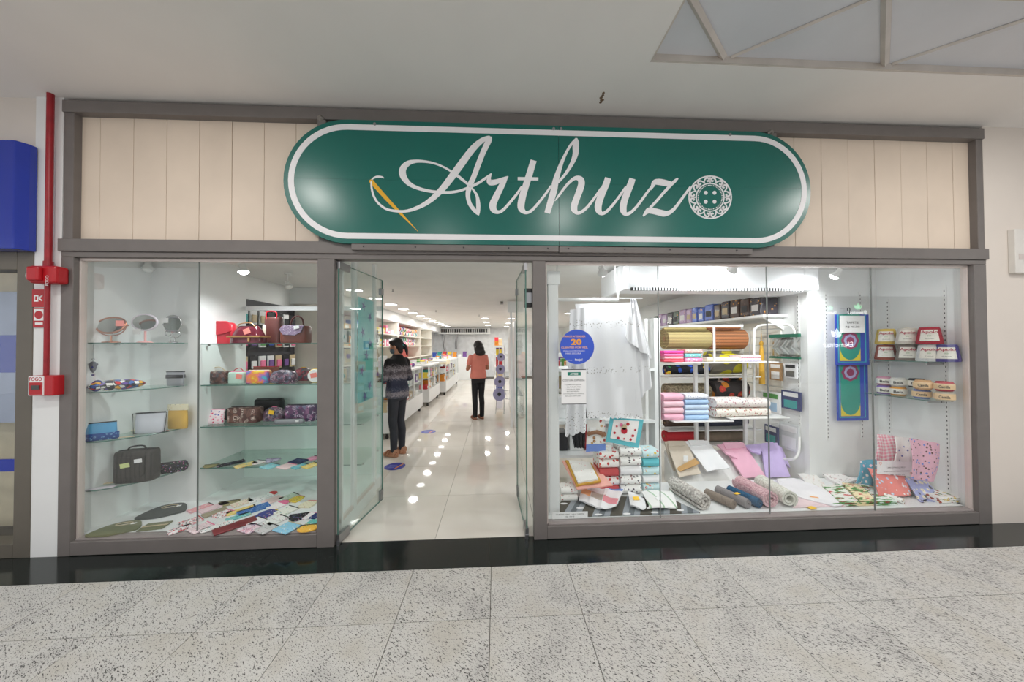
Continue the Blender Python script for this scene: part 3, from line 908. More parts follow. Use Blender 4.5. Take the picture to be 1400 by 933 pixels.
# electrical box on the right wall
a, b = at(1386, 313, -.03), at(1470, 374, -.03)
eb = thing('panel_box', 'flat white electrical panel box on the right wall edge', 'box', ((a.x + b.x) / 2, -.02, b.z))
BOX(a.x, b.x, -.035, .005, b.z, a.z).build('case', M('offwhite_enamel', S(226, 222, 216), .4), eb, bevel=.004)
BOX(a.x + .03, a.x + .2, -.037, -.035, b.z + .11, b.z + .16).build('label_holder', m_trim, eb)
ORD = ['nearest', 'second', 'third', 'fourth', 'fifth', 'sixth', 'seventh', 'eighth', 'ninth', 'tenth', 'eleventh', 'twelfth', 'thirteenth', 'fourteenth', 'fifteenth', 'sixteenth', 'seventeenth', 'eighteenth']
def hue(mt): return mt.name.split('_')[1]
# ------------------------------------------------------------------ shop lamps
LAMP_ROWS = [(-2.07, [2.35 + .83 * i for i in range(12)]), (-.33, [7.3, 9.0, 10.8]), (.47, [5.2, 7.4, 9.5, 11.5]), (1.9, [2.2, 4.0, 5.8, 7.8, 10.0])]
for row, (lx, lys) in enumerate(LAMP_ROWS):
    for li, ly in enumerate(lys):
        lp = thing('ceiling_lamp', ORD[li] + (' round ceiling lamp from the door in the long row above the counters' if row == 0 else ' round ceiling lamp from the door above the left of the aisle' if row == 1 else ' round ceiling lamp from the door above the right of the aisle' if row == 2 else ' round ceiling lamp from the window on the right of the shop'), 'lamp', (lx, ly, STORE_Z - .012), group=('lamps in the row above the counters' if row == 0 else 'lamps above the aisle' if row < 3 else 'lamps on the right side'))
        MB().lathe([(.125, .011), (.125, .0), (.108, -.001), (.108, .004)], (0, 0, 0), 24).build('rim', m_white, lp, local=True, smooth=40)
        MB().lathe([(.107, .003), (.107, -.0005)], (0, 0, 0), 24).build('diffuser', e_lamp, lp, local=True)
        if row == 0 and lys.index(ly) % 2: continue
        area('ceiling_lamp_light', (lx, ly, STORE_Z - .018), .2, 10 if row else 10.5, (1.0, .985, .95))
# sprinklers, detectors and vents on the shop ceiling
for px, py, lab in ((537, 398, 'small chrome sprinkler head above the counters'), (596, 426, 'small chrome sprinkler head deep in the shop'), (655, 432, 'tiny chrome sprinkler near the aisle lamp')):
    q = on(px, py, STORE_Z - .03)
    sp = thing('sprinkler', lab, 'sprinkler', (q.x, q.y, STORE_Z - .05))
    MB().cyl((0, 0, .02), (0, 0, .05), .012, n=8).build('stem', m_chrome, sp, local=True)
    MB().lathe([(.0, 0), (.022, .002), (.022, .006), (.006, .022)], (0, 0, 0), 10).build('deflector', m_chrome, sp, local=True)
for px, py, lab in ((686, 414, 'small grey ceiling sensor box right of the aisle'), (696, 420, 'smaller grey sensor box beside the right aisle lamp')):
    q = on(px, py, STORE_Z - .02)
    sb = thing('ceiling_sensor', lab, 'sensor', (q.x, q.y, STORE_Z - .05))
    BOX(-.03, .03, -.06, .06, 0, .049).build('case', M('grey_sensor', S(180, 180, 178), .5), sb, local=True, bevel=.006)
    BOX(-.02, .02, -.065, -.06, .005, .03).build('front', m_dark, sb, local=True)

# spotlights inside the display windows: small clip spots under the ceiling
def spot(px, py, Y, aim, label, lit=True, power=16, cone=True):
    p = at(px, py, Y)
    t = thing('spot_lamp', label, 'lamp', p)
    d = (Vector(aim) - p).normalized()
    R = d.to_track_quat('Z', 'Y').to_matrix()
    MB().lathe([(.018, -.075), (.024, -.07), (.026, -.035), (.042, -.01), (.045, .0), (.043, .0), (.038, -.008)], (0, 0, 0), 16, R).build('shade', m_metalw, t, local=True, smooth=50)
    MB().lathe([(.004, -.012), (.030, -.01), (.036, .004), (.026, .018), (.01, .024)], (0, 0, 0), 14, R).build('bulb', e_bulb if lit else M('frosted_bulb', S(236, 236, 232), .3), t, local=True, smooth=70)
    q = -d * .05
    MB().tube([q, q + Vector((0, .0, max(.01, STORE_Z - p.z + .05 - .0) * .5)), Vector((q.x, q.y + .01, STORE_Z - p.z))], .008, 8).build('stem', m_metalw, t, local=True)
    MB().lathe([(.035, -.02), (.035, 0)], (q.x, q.y + .01, STORE_Z - p.z), 14).build('base', m_metalw, t, local=True)
    if lit:
        L = bpy.data.lights.new('spot_lamp_light', 'SPOT'); L.energy = power; L.spot_size = math.radians(165); L.spot_blend = .8; L.shadow_soft_size = .04; L.color = (.95, .98, 1)
        o = bpy.data.objects.new('spot_lamp_light', L); COL.objects.link(o); o.location = p + d * .045
        o.rotation_euler = (-d).to_track_quat('Z', 'Y').to_euler()
    return t
spot(333, 372, .55, (-2.0, .5, .6), 'white clip spotlight glowing above the red satchel', power=30)
spot(395, 392, 1.25, (-1.6, .8, 1.2), 'dim clip spotlight above the brown handbag', lit=False)
spot(202, 369, .5, (-2.9, .3, .8), 'white clip spotlight hanging in the corner niche', lit=False)
spot(824, 374, .30, (1.3, .9, 1.6), 'white clip spotlight left of the air conditioner', power=15)
spot(1000, 370, .22, (2.0, .8, 1.75), 'white clip spotlight in front of the air conditioner', power=42)
spot(1141, 378, .36, (2.9, .8, 1.5), 'white clip spotlight right of the air conditioner', power=26)

# ------------------------------------------------------------------ bulkhead, left shelving and goods of the shop
m_shelfw = M('ivory_shelf_board', S(236, 232, 222), .45, var=.03)
BOX(-2.9, -2.5, 2.2, 12.9, 2.10, STORE_Z - .001).build('trim_1', m_white, kind='structure', label='white bulkhead along the left shop wall')
m_goods = [M('goods_' + n_, c, .5, var=.1) for n_, c in (('red', S(200, 50, 60)), ('pink', S(236, 120, 160)), ('orange', S(236, 150, 50)), ('yellow', S(240, 210, 70)), ('green', S(90, 160, 80)), ('blue', S(60, 90, 180)), ('purple', S(120, 80, 150)), ('white', S(236, 236, 236)), ('beige', S(206, 186, 150)), ('black', S(40, 40, 44)), ('teal', S(60, 160, 160)))]
def wall_unit(y0, y1, label, zs, seed, back=None):
    random.seed(seed)
    u = thing('wall_shelving', label, 'shelving', (-2.7, (y0 + y1) / 2, 0))
    BOX(-2.895, -2.5, y0, y0 + .03, .001, 2.09).build('side_panel', m_shelfw, u)
    BOX(-2.895, -2.5, y1 - .03, y1, .001, 2.09).build('side_panel', m_shelfw, u)
    BOX(-2.895, -2.88, y0 + .03, y1 - .03, .001, 2.09).build('back_panel', back or m_shelfw, u)
    for z in zs: BOX(-2.88, -2.5, y0 + .03, y1 - .03, z - .025, z).build('shelf', m_shelfw, u)
    return u
ZS = [.35, .75, 1.15, 1.5, 1.78]
m_rose = M('rose_backing', S(226, 120, 116), .6)
wall_unit(2.3, 4.3, 'ivory wall shelving nearest the shop door', ZS, 1)
wall_unit(4.35, 5.9, 'ivory wall shelving with white and red boxes', ZS, 2)
wall_unit(5.95, 8.3, 'ivory wall shelving with rose back panel and bright yarn', ZS, 3, m_rose)
wall_unit(8.35, 10.2, 'ivory wall shelving deep in the shop', ZS, 4)
random.seed(11)
def box_good(x, y, z, w_, d_, h_, mt, label, nm='carton', cat='box', grp=None):
    t = thing(nm, hue(mt) + ' ' + label, cat, (x, y, z), group=grp)
    BOX(-w_ / 2, w_ / 2, -d_ / 2, d_ / 2, 0, h_).build('carton_body', mt, t, local=True, bevel=.003, seg=1)
    BOX(-w_ / 2 - .001, w_ / 2 + .001, -d_ * .35, d_ * .35, h_ * .25, h_ * .7).build('printed_label', m_goods[7], t, local=True)
    return t
def yarn_ball(x, y, z, r, mt, label, grp):
    t = thing('yarn_ball', hue(mt) + ' ' + label, 'yarn', (x, y, z), group=grp)
    MB().ell((0, 0, r * .85), (r, r * 1.2, r * .85), 12, 8).build('skein', mt, t, local=True, smooth=180)
    MB().lathe([(r * .62, -r * .3), (r * 1.02, -r * .28), (r * 1.02, r * .28), (r * .62, r * .3)], (0, 0, r * .85), 12, RX90).build('paper_band', m_goods[7], t, local=True, smooth=40)
for zi, z in enumerate(ZS[3:]):
    y = 4.45
    while y < 5.75:
        d_ = random.uniform(.09, .16)
        box_good(-2.63, y + d_ / 2, z + .001, .16, d_, random.uniform(.09, .2), random.choice([m_goods[7], m_goods[7], m_goods[0], m_goods[1], m_goods[3]]), 'small packed box on the ' + ('lower' if zi == 0 else 'upper') + ' ivory shelf before the rose shelves', grp='boxes on the ivory shelves')
        y += d_ + .03
    y = 6.08
    while y < 8.1:
        r = random.uniform(.058, .07)
        for lev in range(2):
            yarn_ball(-2.62, y, z + .001 + lev * r * 1.74, r, random.choice(m_goods[:7] + m_goods[9:]), 'yarn ball in the ' + ('lower' if lev == 0 else 'upper') + ' layer of the ' + ('lower' if zi == 0 else 'upper') + ' rose backed shelf', 'yarn on the rose backed shelves')
        y += r * 2.5
    y = 2.4
    while y < 4.2:
        d_ = random.uniform(.1, .18)
        box_good(-2.63, y + d_ / 2, z + .001, .16, d_, random.uniform(.1, .2), random.choice(m_goods), 'packed goods on the ' + ('lower' if zi == 0 else 'upper') + ' wall shelf nearest the door', grp='goods on the shelves nearest the door')
        y += d_ + .04

# ------------------------------------------------------------------ counters
def counter(x0, x1, y0, y1, h, label, seed, nmid=3):
    """front faces the aisle (+X)"""
    random.seed(seed)
    t = thing('glass_counter', label, 'counter', ((x0 + x1) / 2, (y0 + y1) / 2, 0))
    BOX(x0, x1, y0, y1, .10, .42).build('base_cabinet', m_lam, t, bevel=.004)
    BOX(x0, x1, y0, y1, h - .04, h).build('counter_top', m_lam, t, bevel=.004)
    for yy in (y0, y1 - .03):
        for xx in (x0, x1 - .03):
            BOX(xx, xx + .03, yy, yy + .03, .42, h - .04).build('corner_post', m_lam, t)
    BOX(x0, x0 + .02, y0 + .03, y1 - .03, .42, h - .04).build('back_panel', m_lam, t)
    n = nmid
    for i in range(1, n):
        yy = y0 + (y1 - y0) * i / n
        BOX(x1 - .03, x1, yy - .02, yy + .02, .42, h - .04).build('mullion', m_lam, t)
    for i in range(n):
        ya, yb = y0 + (y1 - y0) * i / n + .03, y0 + (y1 - y0) * (i + 1) / n - .03
        BOX(x1 - .02, x1 - .014, ya, yb, .42, h - .04).build('pane', g_win, t)
    BOX(x0 + .03, x1 - .03, y0 + .01, y0 + .016, .42, h - .04).build('pane', g_win, t)
    BOX(x0 + .03, x1 - .03, y0 + .03, y1 - .03, .68, .69).build('shelf', m_lam, t)
    for yy in (y0 + .08, y1 - .08):
        for xx in (x0 + .06, x1 - .06):
            MB().lathe([(.02, .001), (.028, .02), (.02, .06), (.03, .1)], (xx, yy, 0), 10).build('foot', m_dark, t)
    yy = y0 + .12
    while yy < y1 - .1:
        for z in (.421, .691):
            w_ = random.uniform(.12, .2)
            box_good(x1 - .16, yy, z, .2, w_, random.uniform(.08, .2), random.choice(m_goods + [m_goods[7]] * 8 + [m_goods[8]] * 3), 'packed goods on the ' + ('upper' if z > .5 else 'lower') + ' glass shelf of the ' + label.split(' with')[0], grp='goods inside the ' + label.split(' with')[0])
        yy += .24
    return t
counter(-2.3, -1.70, 2.75, 5.1, 1.02, 'nearest white glass counter with panes facing the aisle', 21)
counter(-2.25, -1.64, 5.55, 7.0, 1.02, 'middle white glass counter with panes facing the aisle', 22, 2)
counter(-2.2, -1.50, 7.3, 10.4, 1.04, 'farthest white glass counter with panes facing the aisle', 23, 4)
# goods on the counters
random.seed(31)
def tub(x, y, z, mt, label, grp):
    t = thing('craft_tub', hue(mt) + ' lidded ' + label, 'tub', (x, y, z), group=grp)
    r = random.uniform(.05, .07); h = random.uniform(.07, .12)
    MB().lathe([(r * .85, 0), (r, h), (r * .95, h), (r * .8, .01)], (0, 0, 0), 14).build('body', m_goods[7], t, local=True, smooth=40)
    MB().lathe([(r * 1.05, h - .015), (r * 1.05, h + .008), (r * .9, h + .014)], (0, 0, 0), 14).build('lid', mt, t, local=True, smooth=40)
for (xa, xb_, ya, yb, z, g) in ((-2.2, -1.8, 2.9, 5.0, 1.021, 'nearest'), (-2.15, -1.75, 5.7, 6.9, 1.021, 'middle'), (-2.1, -1.65, 8.6, 10.2, 1.041, 'farthest')):
    n = int((yb - ya) / .16)
    for i in range(n):
        for j in range(2):
            x = xa + (xb_ - xa) * (.25 + .5 * j) + random.uniform(-.03, .03); y = ya + (yb - ya) * (i + .5) / n
            k = random.random()
            if g == 'nearest' and y < 3.25: continue
            if k < .45: tub(x, y, z, random.choice(m_goods[:7]), 'small craft tub on the ' + g + ' counter', 'tubs on the ' + g + ' counter')
            elif k < .8: box_good(x, y, z, .12, .13, random.uniform(.05, .14), random.choice(m_goods), 'small carton on the ' + g + ' counter', grp='cartons on the ' + g + ' counter')
            else: yarn_ball(x, y, z, .06, random.choice(m_goods[:7]), 'yarn ball lying on the ' + g + ' counter', 'yarn on the ' + g + ' counter')
# cloth hanging over the farthest counter's near end
def cl(u, v):
    x = -2.05 + .645 * u
    y = 7.32 + .75 * v
    z = 1.046 + .02 * math.sin(9 * u) * math.sin(7 * v)
    if u > .86: x = -1.490; z -= (u - .86) * .9
    if v < .12: y = 7.285; z -= (.12 - v) * .9
    return (x, y, z)
MB().sheet(cl, 24, 16, .004).build('folded_cloth', M('cream_linen', S(232, 224, 196), .8, bump=.3, bscale=200), smooth=60, label='cream cloth spread over the near end of the farthest counter', cat='cloth')

# drawer tower and machine near the first woman
dt = thing('drawer_tower', 'small white tower of shallow drawers on the near counter', 'drawers', (-1.98, 3.0, 1.021))
BOX(-2.1, -1.86, 2.86, 3.14, 1.021, 1.33).build('case', m_lam, dt)
for i in range(6):
    dr = BOX(-2.09, -1.87, 2.85, 2.862, 1.035 + i * .049, 1.075 + i * .049).build('drawer', M('pale_drawer', S(222, 224, 228), .4), dt, bevel=.003)
    BOX(-2.0, -1.96, 2.843, 2.85, 1.05 + i * .049, 1.058 + i * .049).build('knob', m_steel, dr)

# ------------------------------------------------------------------ back of the shop
q0, q1 = at(599, 445.5, 12.3), at(670, 457, 12.3)
ac = thing('ceiling_air_unit', 'wide white ducted air unit under the ceiling at the back', 'air conditioner', ((q0.x + q1.x) / 2, 12.5, q1.z))
BOX(q0.x, q1.x, 12.3, 12.88, q1.z, STORE_Z - .02).build('case', m_lam, ac, bevel=.02)
BOX(q0.x + .1, q1.x - .1, 12.285, 12.3, q1.z + .08, q1.z + .24).build('grille_recess', m_dark, ac)
for i in range(22):
    xx = q0.x + .12 + (q1.x - q0.x - .24) * i / 21
    BOX(xx - .012, xx + .012, 12.27, 12.286, q1.z + .08, q1.z + .24).build('grille_fin', m_white, ac)
for px0, py0, px1, py1, lab in ((603, 453, 609, 480, 'bent silver duct pipe on the back wall'), (623, 452, 623.5, 478, 'straight silver duct pipe on the back wall')):
    a, b = at(px0, py0, 12.6), at(px1, py1, 12.6)
    MB().tube(catmull([a, a.lerp(b, .3) + Vector((.05, 0, 0)), a.lerp(b, .7), b], 5), .05, 10).build('duct_pipe', m_steel, smooth=60, label=lab, cat='pipe')
BOX(-2.85, -1.1, 11.6, 12.2, .001, 1.0).build('back_cabinet', m_lam, bevel=.01, label='low white cabinet in front of the back wall', cat='cabinet')
random.seed(5)
for i in range(7):
    box_good(-2.7 + i * .22, 11.9, 1.001, .16, .2, random.uniform(.1, .25), random.choice(m_goods), 'carton on the low white cabinet at the back', grp='cartons on the back cabinet')

# right side of the aisle: slim white gondola, ribbon stand and shelf racks
def rack(x0, x1, y0, y1, h, zs, label, m_=None):
    m_ = m_ or m_metalw
    t = thing('display_rack', label, 'rack', ((x0 + x1) / 2, (y0 + y1) / 2, 0))
    for xx in (x0, x1):
        for yy in (y0, y1):
            MB().tube([(xx, yy, 0), (xx, yy, h)], .014, 8).build('upright', m_, t)
    for z in zs: BOX(x0, x1, y0, y1, z - .02, z).build('shelf', m_, t)
    return t
rack(-.05, .25, 7.3, 8.4, 1.5, [.15, .5, .85, 1.2, 1.49], 'white metal rack with bags behind the ribbon stand')
random.seed(77)
for z in (.151, .501, .851, 1.201):
    for i in range(3):
        box_good(.1, 7.5 + i * .34, z, .2, .26, random.uniform(.16, .28), random.choice(m_goods), 'packed goods, ' + ('bottom', 'second', 'third', 'top')[(.151, .501, .851, 1.201).index(z)] + ' shelf of the white aisle rack', grp='goods on the aisle rack')
bk = thing('gift_box_stand', 'bright boxes and red bags piled on top of the white rack', 'boxes', (.1, 7.8, 1.491))
for i, (mt, h_) in enumerate(((m_goods[2], .14), (m_goods[8], .2), (m_goods[0], .26), (m_goods[7], .22), (m_goods[8], .26))):
    BOX(-.04 + (i % 2) * .12, .08 + (i % 2) * .12, 7.35 + i * .19, 7.5 + i * .19, 1.491, 1.491 + h_).build('gift_box', mt, bk, bevel=.004)
# tall white shelf post with wall pockets (edge of a slatted gondola)
gd = thing('gondola', 'tall slim white gondola with wire pockets by the aisle', 'shelving', (.32, 4.0, 0))
BOX(.26, .30, 3.4, 3.44, .001, 2.1).build('end_post', m_lam, gd)
BOX(.34, .38, 3.44, 6.0, .001, 1.95).build('slat_panel', m_lam, gd)
BOX(.22, .50, 3.38, 3.5, 2.1, 2.3).build('cap', m_lam, gd)
for i in range(6):
    z = .25 + i * .3
    BOX(.38, .5, 3.5, 5.9, z, z + .015).build('shelf', m_lam, gd)
for z in (.5, .9, 1.3):
    MB().tube([(.26, 3.5, z), (.18, 3.55, z), (.18, 4.6, z), (.26, 4.65, z)], .006, 6).build('wire_pocket', m_metalw, gd)
# ribbon spool stand
rs = thing('spool_stand', 'slanted white wire stand of lilac ribbon spools by the aisle', 'stand', (.08, 4.9, 0))
for s_ in (-1, 1):
    MB().tube([(.08 + s_ * .09, 4.6, 0), (.08 + s_ * .06 + .06, 4.95, 1.45)], .01, 8).build('frame_side', m_metalw, rs)
MB().tube([(.08 + .12, 5.3, 0), (.14, 4.95, 1.45)], .01, 8).build('frame_side', m_metalw, rs)
MB().tube([(.0, 4.62, .1), (.16, 4.62, .1)], .008, 6).build('crossbar', m_metalw, rs)
m_lil = M('lilac_ribbon', S(178, 176, 216), .5)
for i in range(4):
    zc = .42 + i * .27
    c = Vector((.07 + .014 * i, 4.62 + i * .062, zc))
    r_ = .14 - i * .018
    sp_ = thing('ribbon_spool', ['largest lilac ribbon spool at the foot of the stand', 'second lilac ribbon spool from the foot of the stand', 'third lilac ribbon spool from the foot of the stand', 'topmost small lilac ribbon spool on the stand'][i], 'spool', (c.x, c.y, c.z - r_))
    ax = Matrix.Rotation(math.radians(78), 3, 'X')
    MB().lathe([(r_ * .35, .05), (r_, .05), (r_, .04), (r_ * .92, .038), (r_ * .92, -.038), (r_, -.04), (r_, -.05), (r_ * .35, -.05)], c, 20, ax).build('reel', m_lil, sp_, smooth=40)
    MB().lathe([(r_ * .3, .052), (r_ * .3, .051)], c, 14, ax).build('hub', m_dark, sp_)
# clothes hung behind (white aprons) beside the gondola
for i in range(3):
    yy = 4.75 + i * .45
    MB().sheet(lambda u, v: (.322 + .012 * math.sin(u * 9), yy + .28 * (u - .5) * (.7 + .3 * v), 1.7 - .8 * v), 8, 6, .012).build('hanging_apron', m_white, smooth=60, label=['nearest white apron hanging by the aisle gondola', 'middle white apron hanging by the aisle gondola', 'farthest white apron hanging by the aisle gondola'][i], cat='apron')

# blue floor stickers
m_stk = M('blue_floor_sticker', S(56, 66, 170), .4)
for px, py, r_, lab in ((540, 638, .125, 'round blue floor sticker nearest the shop door'), (586, 590.5, .125, 'round blue floor sticker farther down the aisle')):
    q = on(px, py, 0)
    st = thing('floor_sticker', lab, 'sticker', (q.x, q.y, 0))
    MB().lathe([(r_, 0.0003), (r_, .0015)], (0, 0, 0), 32).build('disc', m_stk, st, local=True)
    MB().obox((.05, .0, .0018), (.02, .17, .0006), Matrix.Rotation(-.35, 3, 'Z')).build('orange_stripe', m_goods[2], st, local=True)
    for k_ in range(3):
        BOX(-.075, .02 - k_ * .01, .03 - k_ * .04, .042 - k_ * .04, .0015, .002).build('printed_line', M('pale_print', S(150, 156, 210), .5), st, local=True)

# right half of the shop: a low gondola and wall shelving with goods
def gondola(x0, x1, y0, y1, zs, label, seed, nm):
    random.seed(seed)
    t = thing('gondola', label, 'shelving', ((x0 + x1) / 2, (y0 + y1) / 2, 0))
    BOX((x0 + x1) / 2 - .02, (x0 + x1) / 2 + .02, y0, y1, .001, zs[-1] + .3).build('spine', m_lam, t)
    for z in zs: BOX(x0, x1, y0, y1, z - .02, z).build('shelf', m_lam, t)
    BOX(x0, x1, y0 - .02, y0, .001, zs[-1] + .3).build('end_panel', m_lam, t)
    for zi, z in enumerate(zs):
        y = y0 + .1
        while y < y1 - .2:
            d_ = random.uniform(.16, .28)
            for sd in (-1, 1):
                xc = (x0 + x1) / 2 + sd * ((x1 - x0) / 4 + .01)
                box_good(xc, y + d_ / 2, z + .0005, (x1 - x0) / 2 - .08, d_ - .02, random.uniform(.1, .24), random.choice(m_goods), 'packed goods on shelf ' + ('one', 'two', 'three', 'four')[zi] + ' of the ' + nm, grp='goods on the ' + nm)
            y += d_ + random.uniform(.02, .3)
    return t
gondola(1.25, 1.85, 3.2, 6.6, [.2, .6, 1.0], 'low white gondola in the right half of the shop', 51, 'low white gondola')
gondola(2.65, 3.24, 5.2, 9.6, [.2, .6, 1.0, 1.4], 'white gondola along the right shop wall', 52, 'right wall gondola')
# ================================================================== LEFT DISPLAY
random.seed(8)
def softbag(mb, w_, d_, h_, prof, e=3.6, n=24, c=(0, 0, 0), lean=0.0):
    """closed soft body: prof = (t, width factor, depth factor)"""
    vs = []
    for t, sx_, sy_ in prof:
        for k in range(n):
            a = 2 * math.pi * k / n
            ca, sa = math.cos(a), math.sin(a)
            vs.append((c[0] + w_ / 2 * sx_ * math.copysign(abs(ca) ** (2 / e), ca), c[1] + d_ / 2 * sy_ * math.copysign(abs(sa) ** (2 / e), sa) + lean * t * h_, c[2] + t * h_))
    m_ = len(prof)
    fs = [tuple(range(n - 1, -1, -1)), tuple((m_ - 1) * n + k for k in range(n))]
    for i in range(m_ - 1):
        for k in range(n): fs.append((i * n + k, i * n + (k + 1) % n, (i + 1) * n + (k + 1) % n, (i + 1) * n + k))
    return mb.add(vs, fs)
P_BOX = [(0, .93, .9), (.03, .98, .97), (.12, 1, 1), (.5, 1, .98), (.88, 1, .95), (.97, .97, .9), (1, .92, .8)]
P_POUCH = [(0, .95, .7), (.04, .98, .9), (.25, 1, 1), (.6, .99, .75), (.9, .98, .3), (1, .97, .14)]
P_DOME = [(0, .95, .9), (.04, 1, 1), (.4, 1, 1), (.65, .95, .85), (.82, .8, .62), (.94, .5, .38), (1, .22, .2)]
P_TRAP = [(0, .97, .9), (.04, 1, 1), (.3, .96, .96), (.7, .78, .7), (.94, .6, .4), (1, .56, .25)]
def place(px0, px1, pyt, Y):
    a, b = at(px0, pyt, Y), at(px1, pyt, Y)
    return (a.x + b.x) / 2, b.x - a.x, a.z

# --- glass shelves
def corner_shelf(z, label):
    t = thing('glass_shelf', label, 'shelf', (-2.98, .4, z - .008))
    c = catmull([(-3.097, .10, 0), (-3.02, .135, 0), (-2.90, .235, 0), (-2.81, .38, 0), (-2.774, .53, 0)], 5)
    pts = [Vector((-3.097, .566, z - .008)), ] + [Vector((q.x, q.y, z - .008)) for q in c] + [Vector((-2.774, .566, z - .008))]
    pts = [Vector((p.x, max(p.y, .124), p.z)) for p in pts]
    MB().prism(pts, (0, 0, .008)).build('glass_plate', g_shelf, t)
    MB().tube([Vector((q.x, max(q.y, .124), z - .004)) for q in c], .0042, 4).build('polished_edge', g_edge, t)
    for yy, xx in ((.3, -3.09), (.5, -3.09)):
        BOX(xx - .007, xx + .02, yy - .01, yy + .01, z - .02, z - .008).build('bracket', m_chrome, t)
ZSH = [1.535, 1.158, .782, .415]
for z, lb in zip(ZSH, ('topmost curved glass corner shelf carrying mirrors', 'curved glass corner shelf carrying the glasses case', 'curved glass corner shelf carrying the blue pouch', 'lowest curved glass corner shelf carrying the black handbag')):
    corner_shelf(z, lb)
ZSR = [1.528, 1.152, .776, .405]
for z, lb in zip(ZSR, ('topmost straight glass shelf carrying leather bags', 'straight glass shelf carrying paisley bags and a rainbow box', 'straight glass shelf carrying paisley toiletry bags', 'lowest straight glass shelf carrying flat pouches')):
    t = thing('glass_shelf', lb, 'shelf', (-1.95, .82, z - .008))
    BOX(-2.668, -1.245, .575, 1.085, z - .008, z).build('glass_plate', g_shelf, t)
    BOX(-2.668, -1.245, .571, .576, z - .0085, z + .0005).build('polished_edge', g_edge, t)
    for xx in (-2.66, -1.262):
        BOX(xx, xx + .015, .62, .64, z - .02, z - .008).build('bracket', m_chrome, t)
        BOX(xx, xx + .015, 1.0, 1.02, z - .02, z - .008).build('bracket', m_chrome, t)

# --- case side towards the door: glass with white posts and plinth
cs = thing('display_case_side', 'glazed white side of the left display beside the open door', 'glass case', (-1.23, .6, 0))
BOX(-1.243, -1.215, .125, .86, .002, .11).build('plinth', m_lam, cs)
for ya, yb in ((.125, .15), (.345, .40), (.82, .86)):
    BOX(-1.243, -1.213, ya, yb, .11, STORE_Z - .002).build('post', m_lam, cs)
for ya, yb in ((.15, .345), (.40, .82)):
    BOX(-1.232, -1.226, ya, yb, .11, 2.2).build('pane', g_win, cs)
BOX(-1.240, -1.218, .125, .86, .11, .14).build('bottom_rail', m_trim, cs)
# display back rail
BOX(-2.668, -1.245, 1.085, 1.105, 1.885, 1.93).build('display_crossbeam', m_lam, label='white rail across the open back of the left display', cat='beam')

# --- turquoise fabric strip hanging on the case side
m_turq = PAT('turquoise_marble_print', 'mottle', [S(112, 196, 204), S(140, 214, 214), S(120, 204, 210)], 6, rough=.8)
hf = thing('hanging_fabric', 'turquoise fabric strip with purple stars hanging by the open door', 'fabric', (-1.188, .53, 1.0))
MB().sheet(lambda u, v: (-1.188 + .004 * math.sin(6 * v), .36 + .34 * u, 1.93 - .93 * v), 6, 10, .004).build('strip', m_turq, hf, smooth=60)
m_star = M('purple_star_print', S(92, 84, 160), .8)
for k_, (u, v) in enumerate(((.3, .08), (.72, .17), (.25, .33), (.75, .44), (.5, .56), (.2, .7), (.72, .86), (.4, .95))):
    pts = []
    for i in range(10):
        a_ = math.pi * i / 5 + k_; r_ = (.05 if i % 2 == 0 else .016)
        pts.append((-1.183, .36 + .34 * u + r_ * math.cos(a_), 1.93 - .93 * v + r_ * math.sin(a_)))
    MB().prism(pts, (.0025, 0, 0)).build('star_print', m_star, hf)

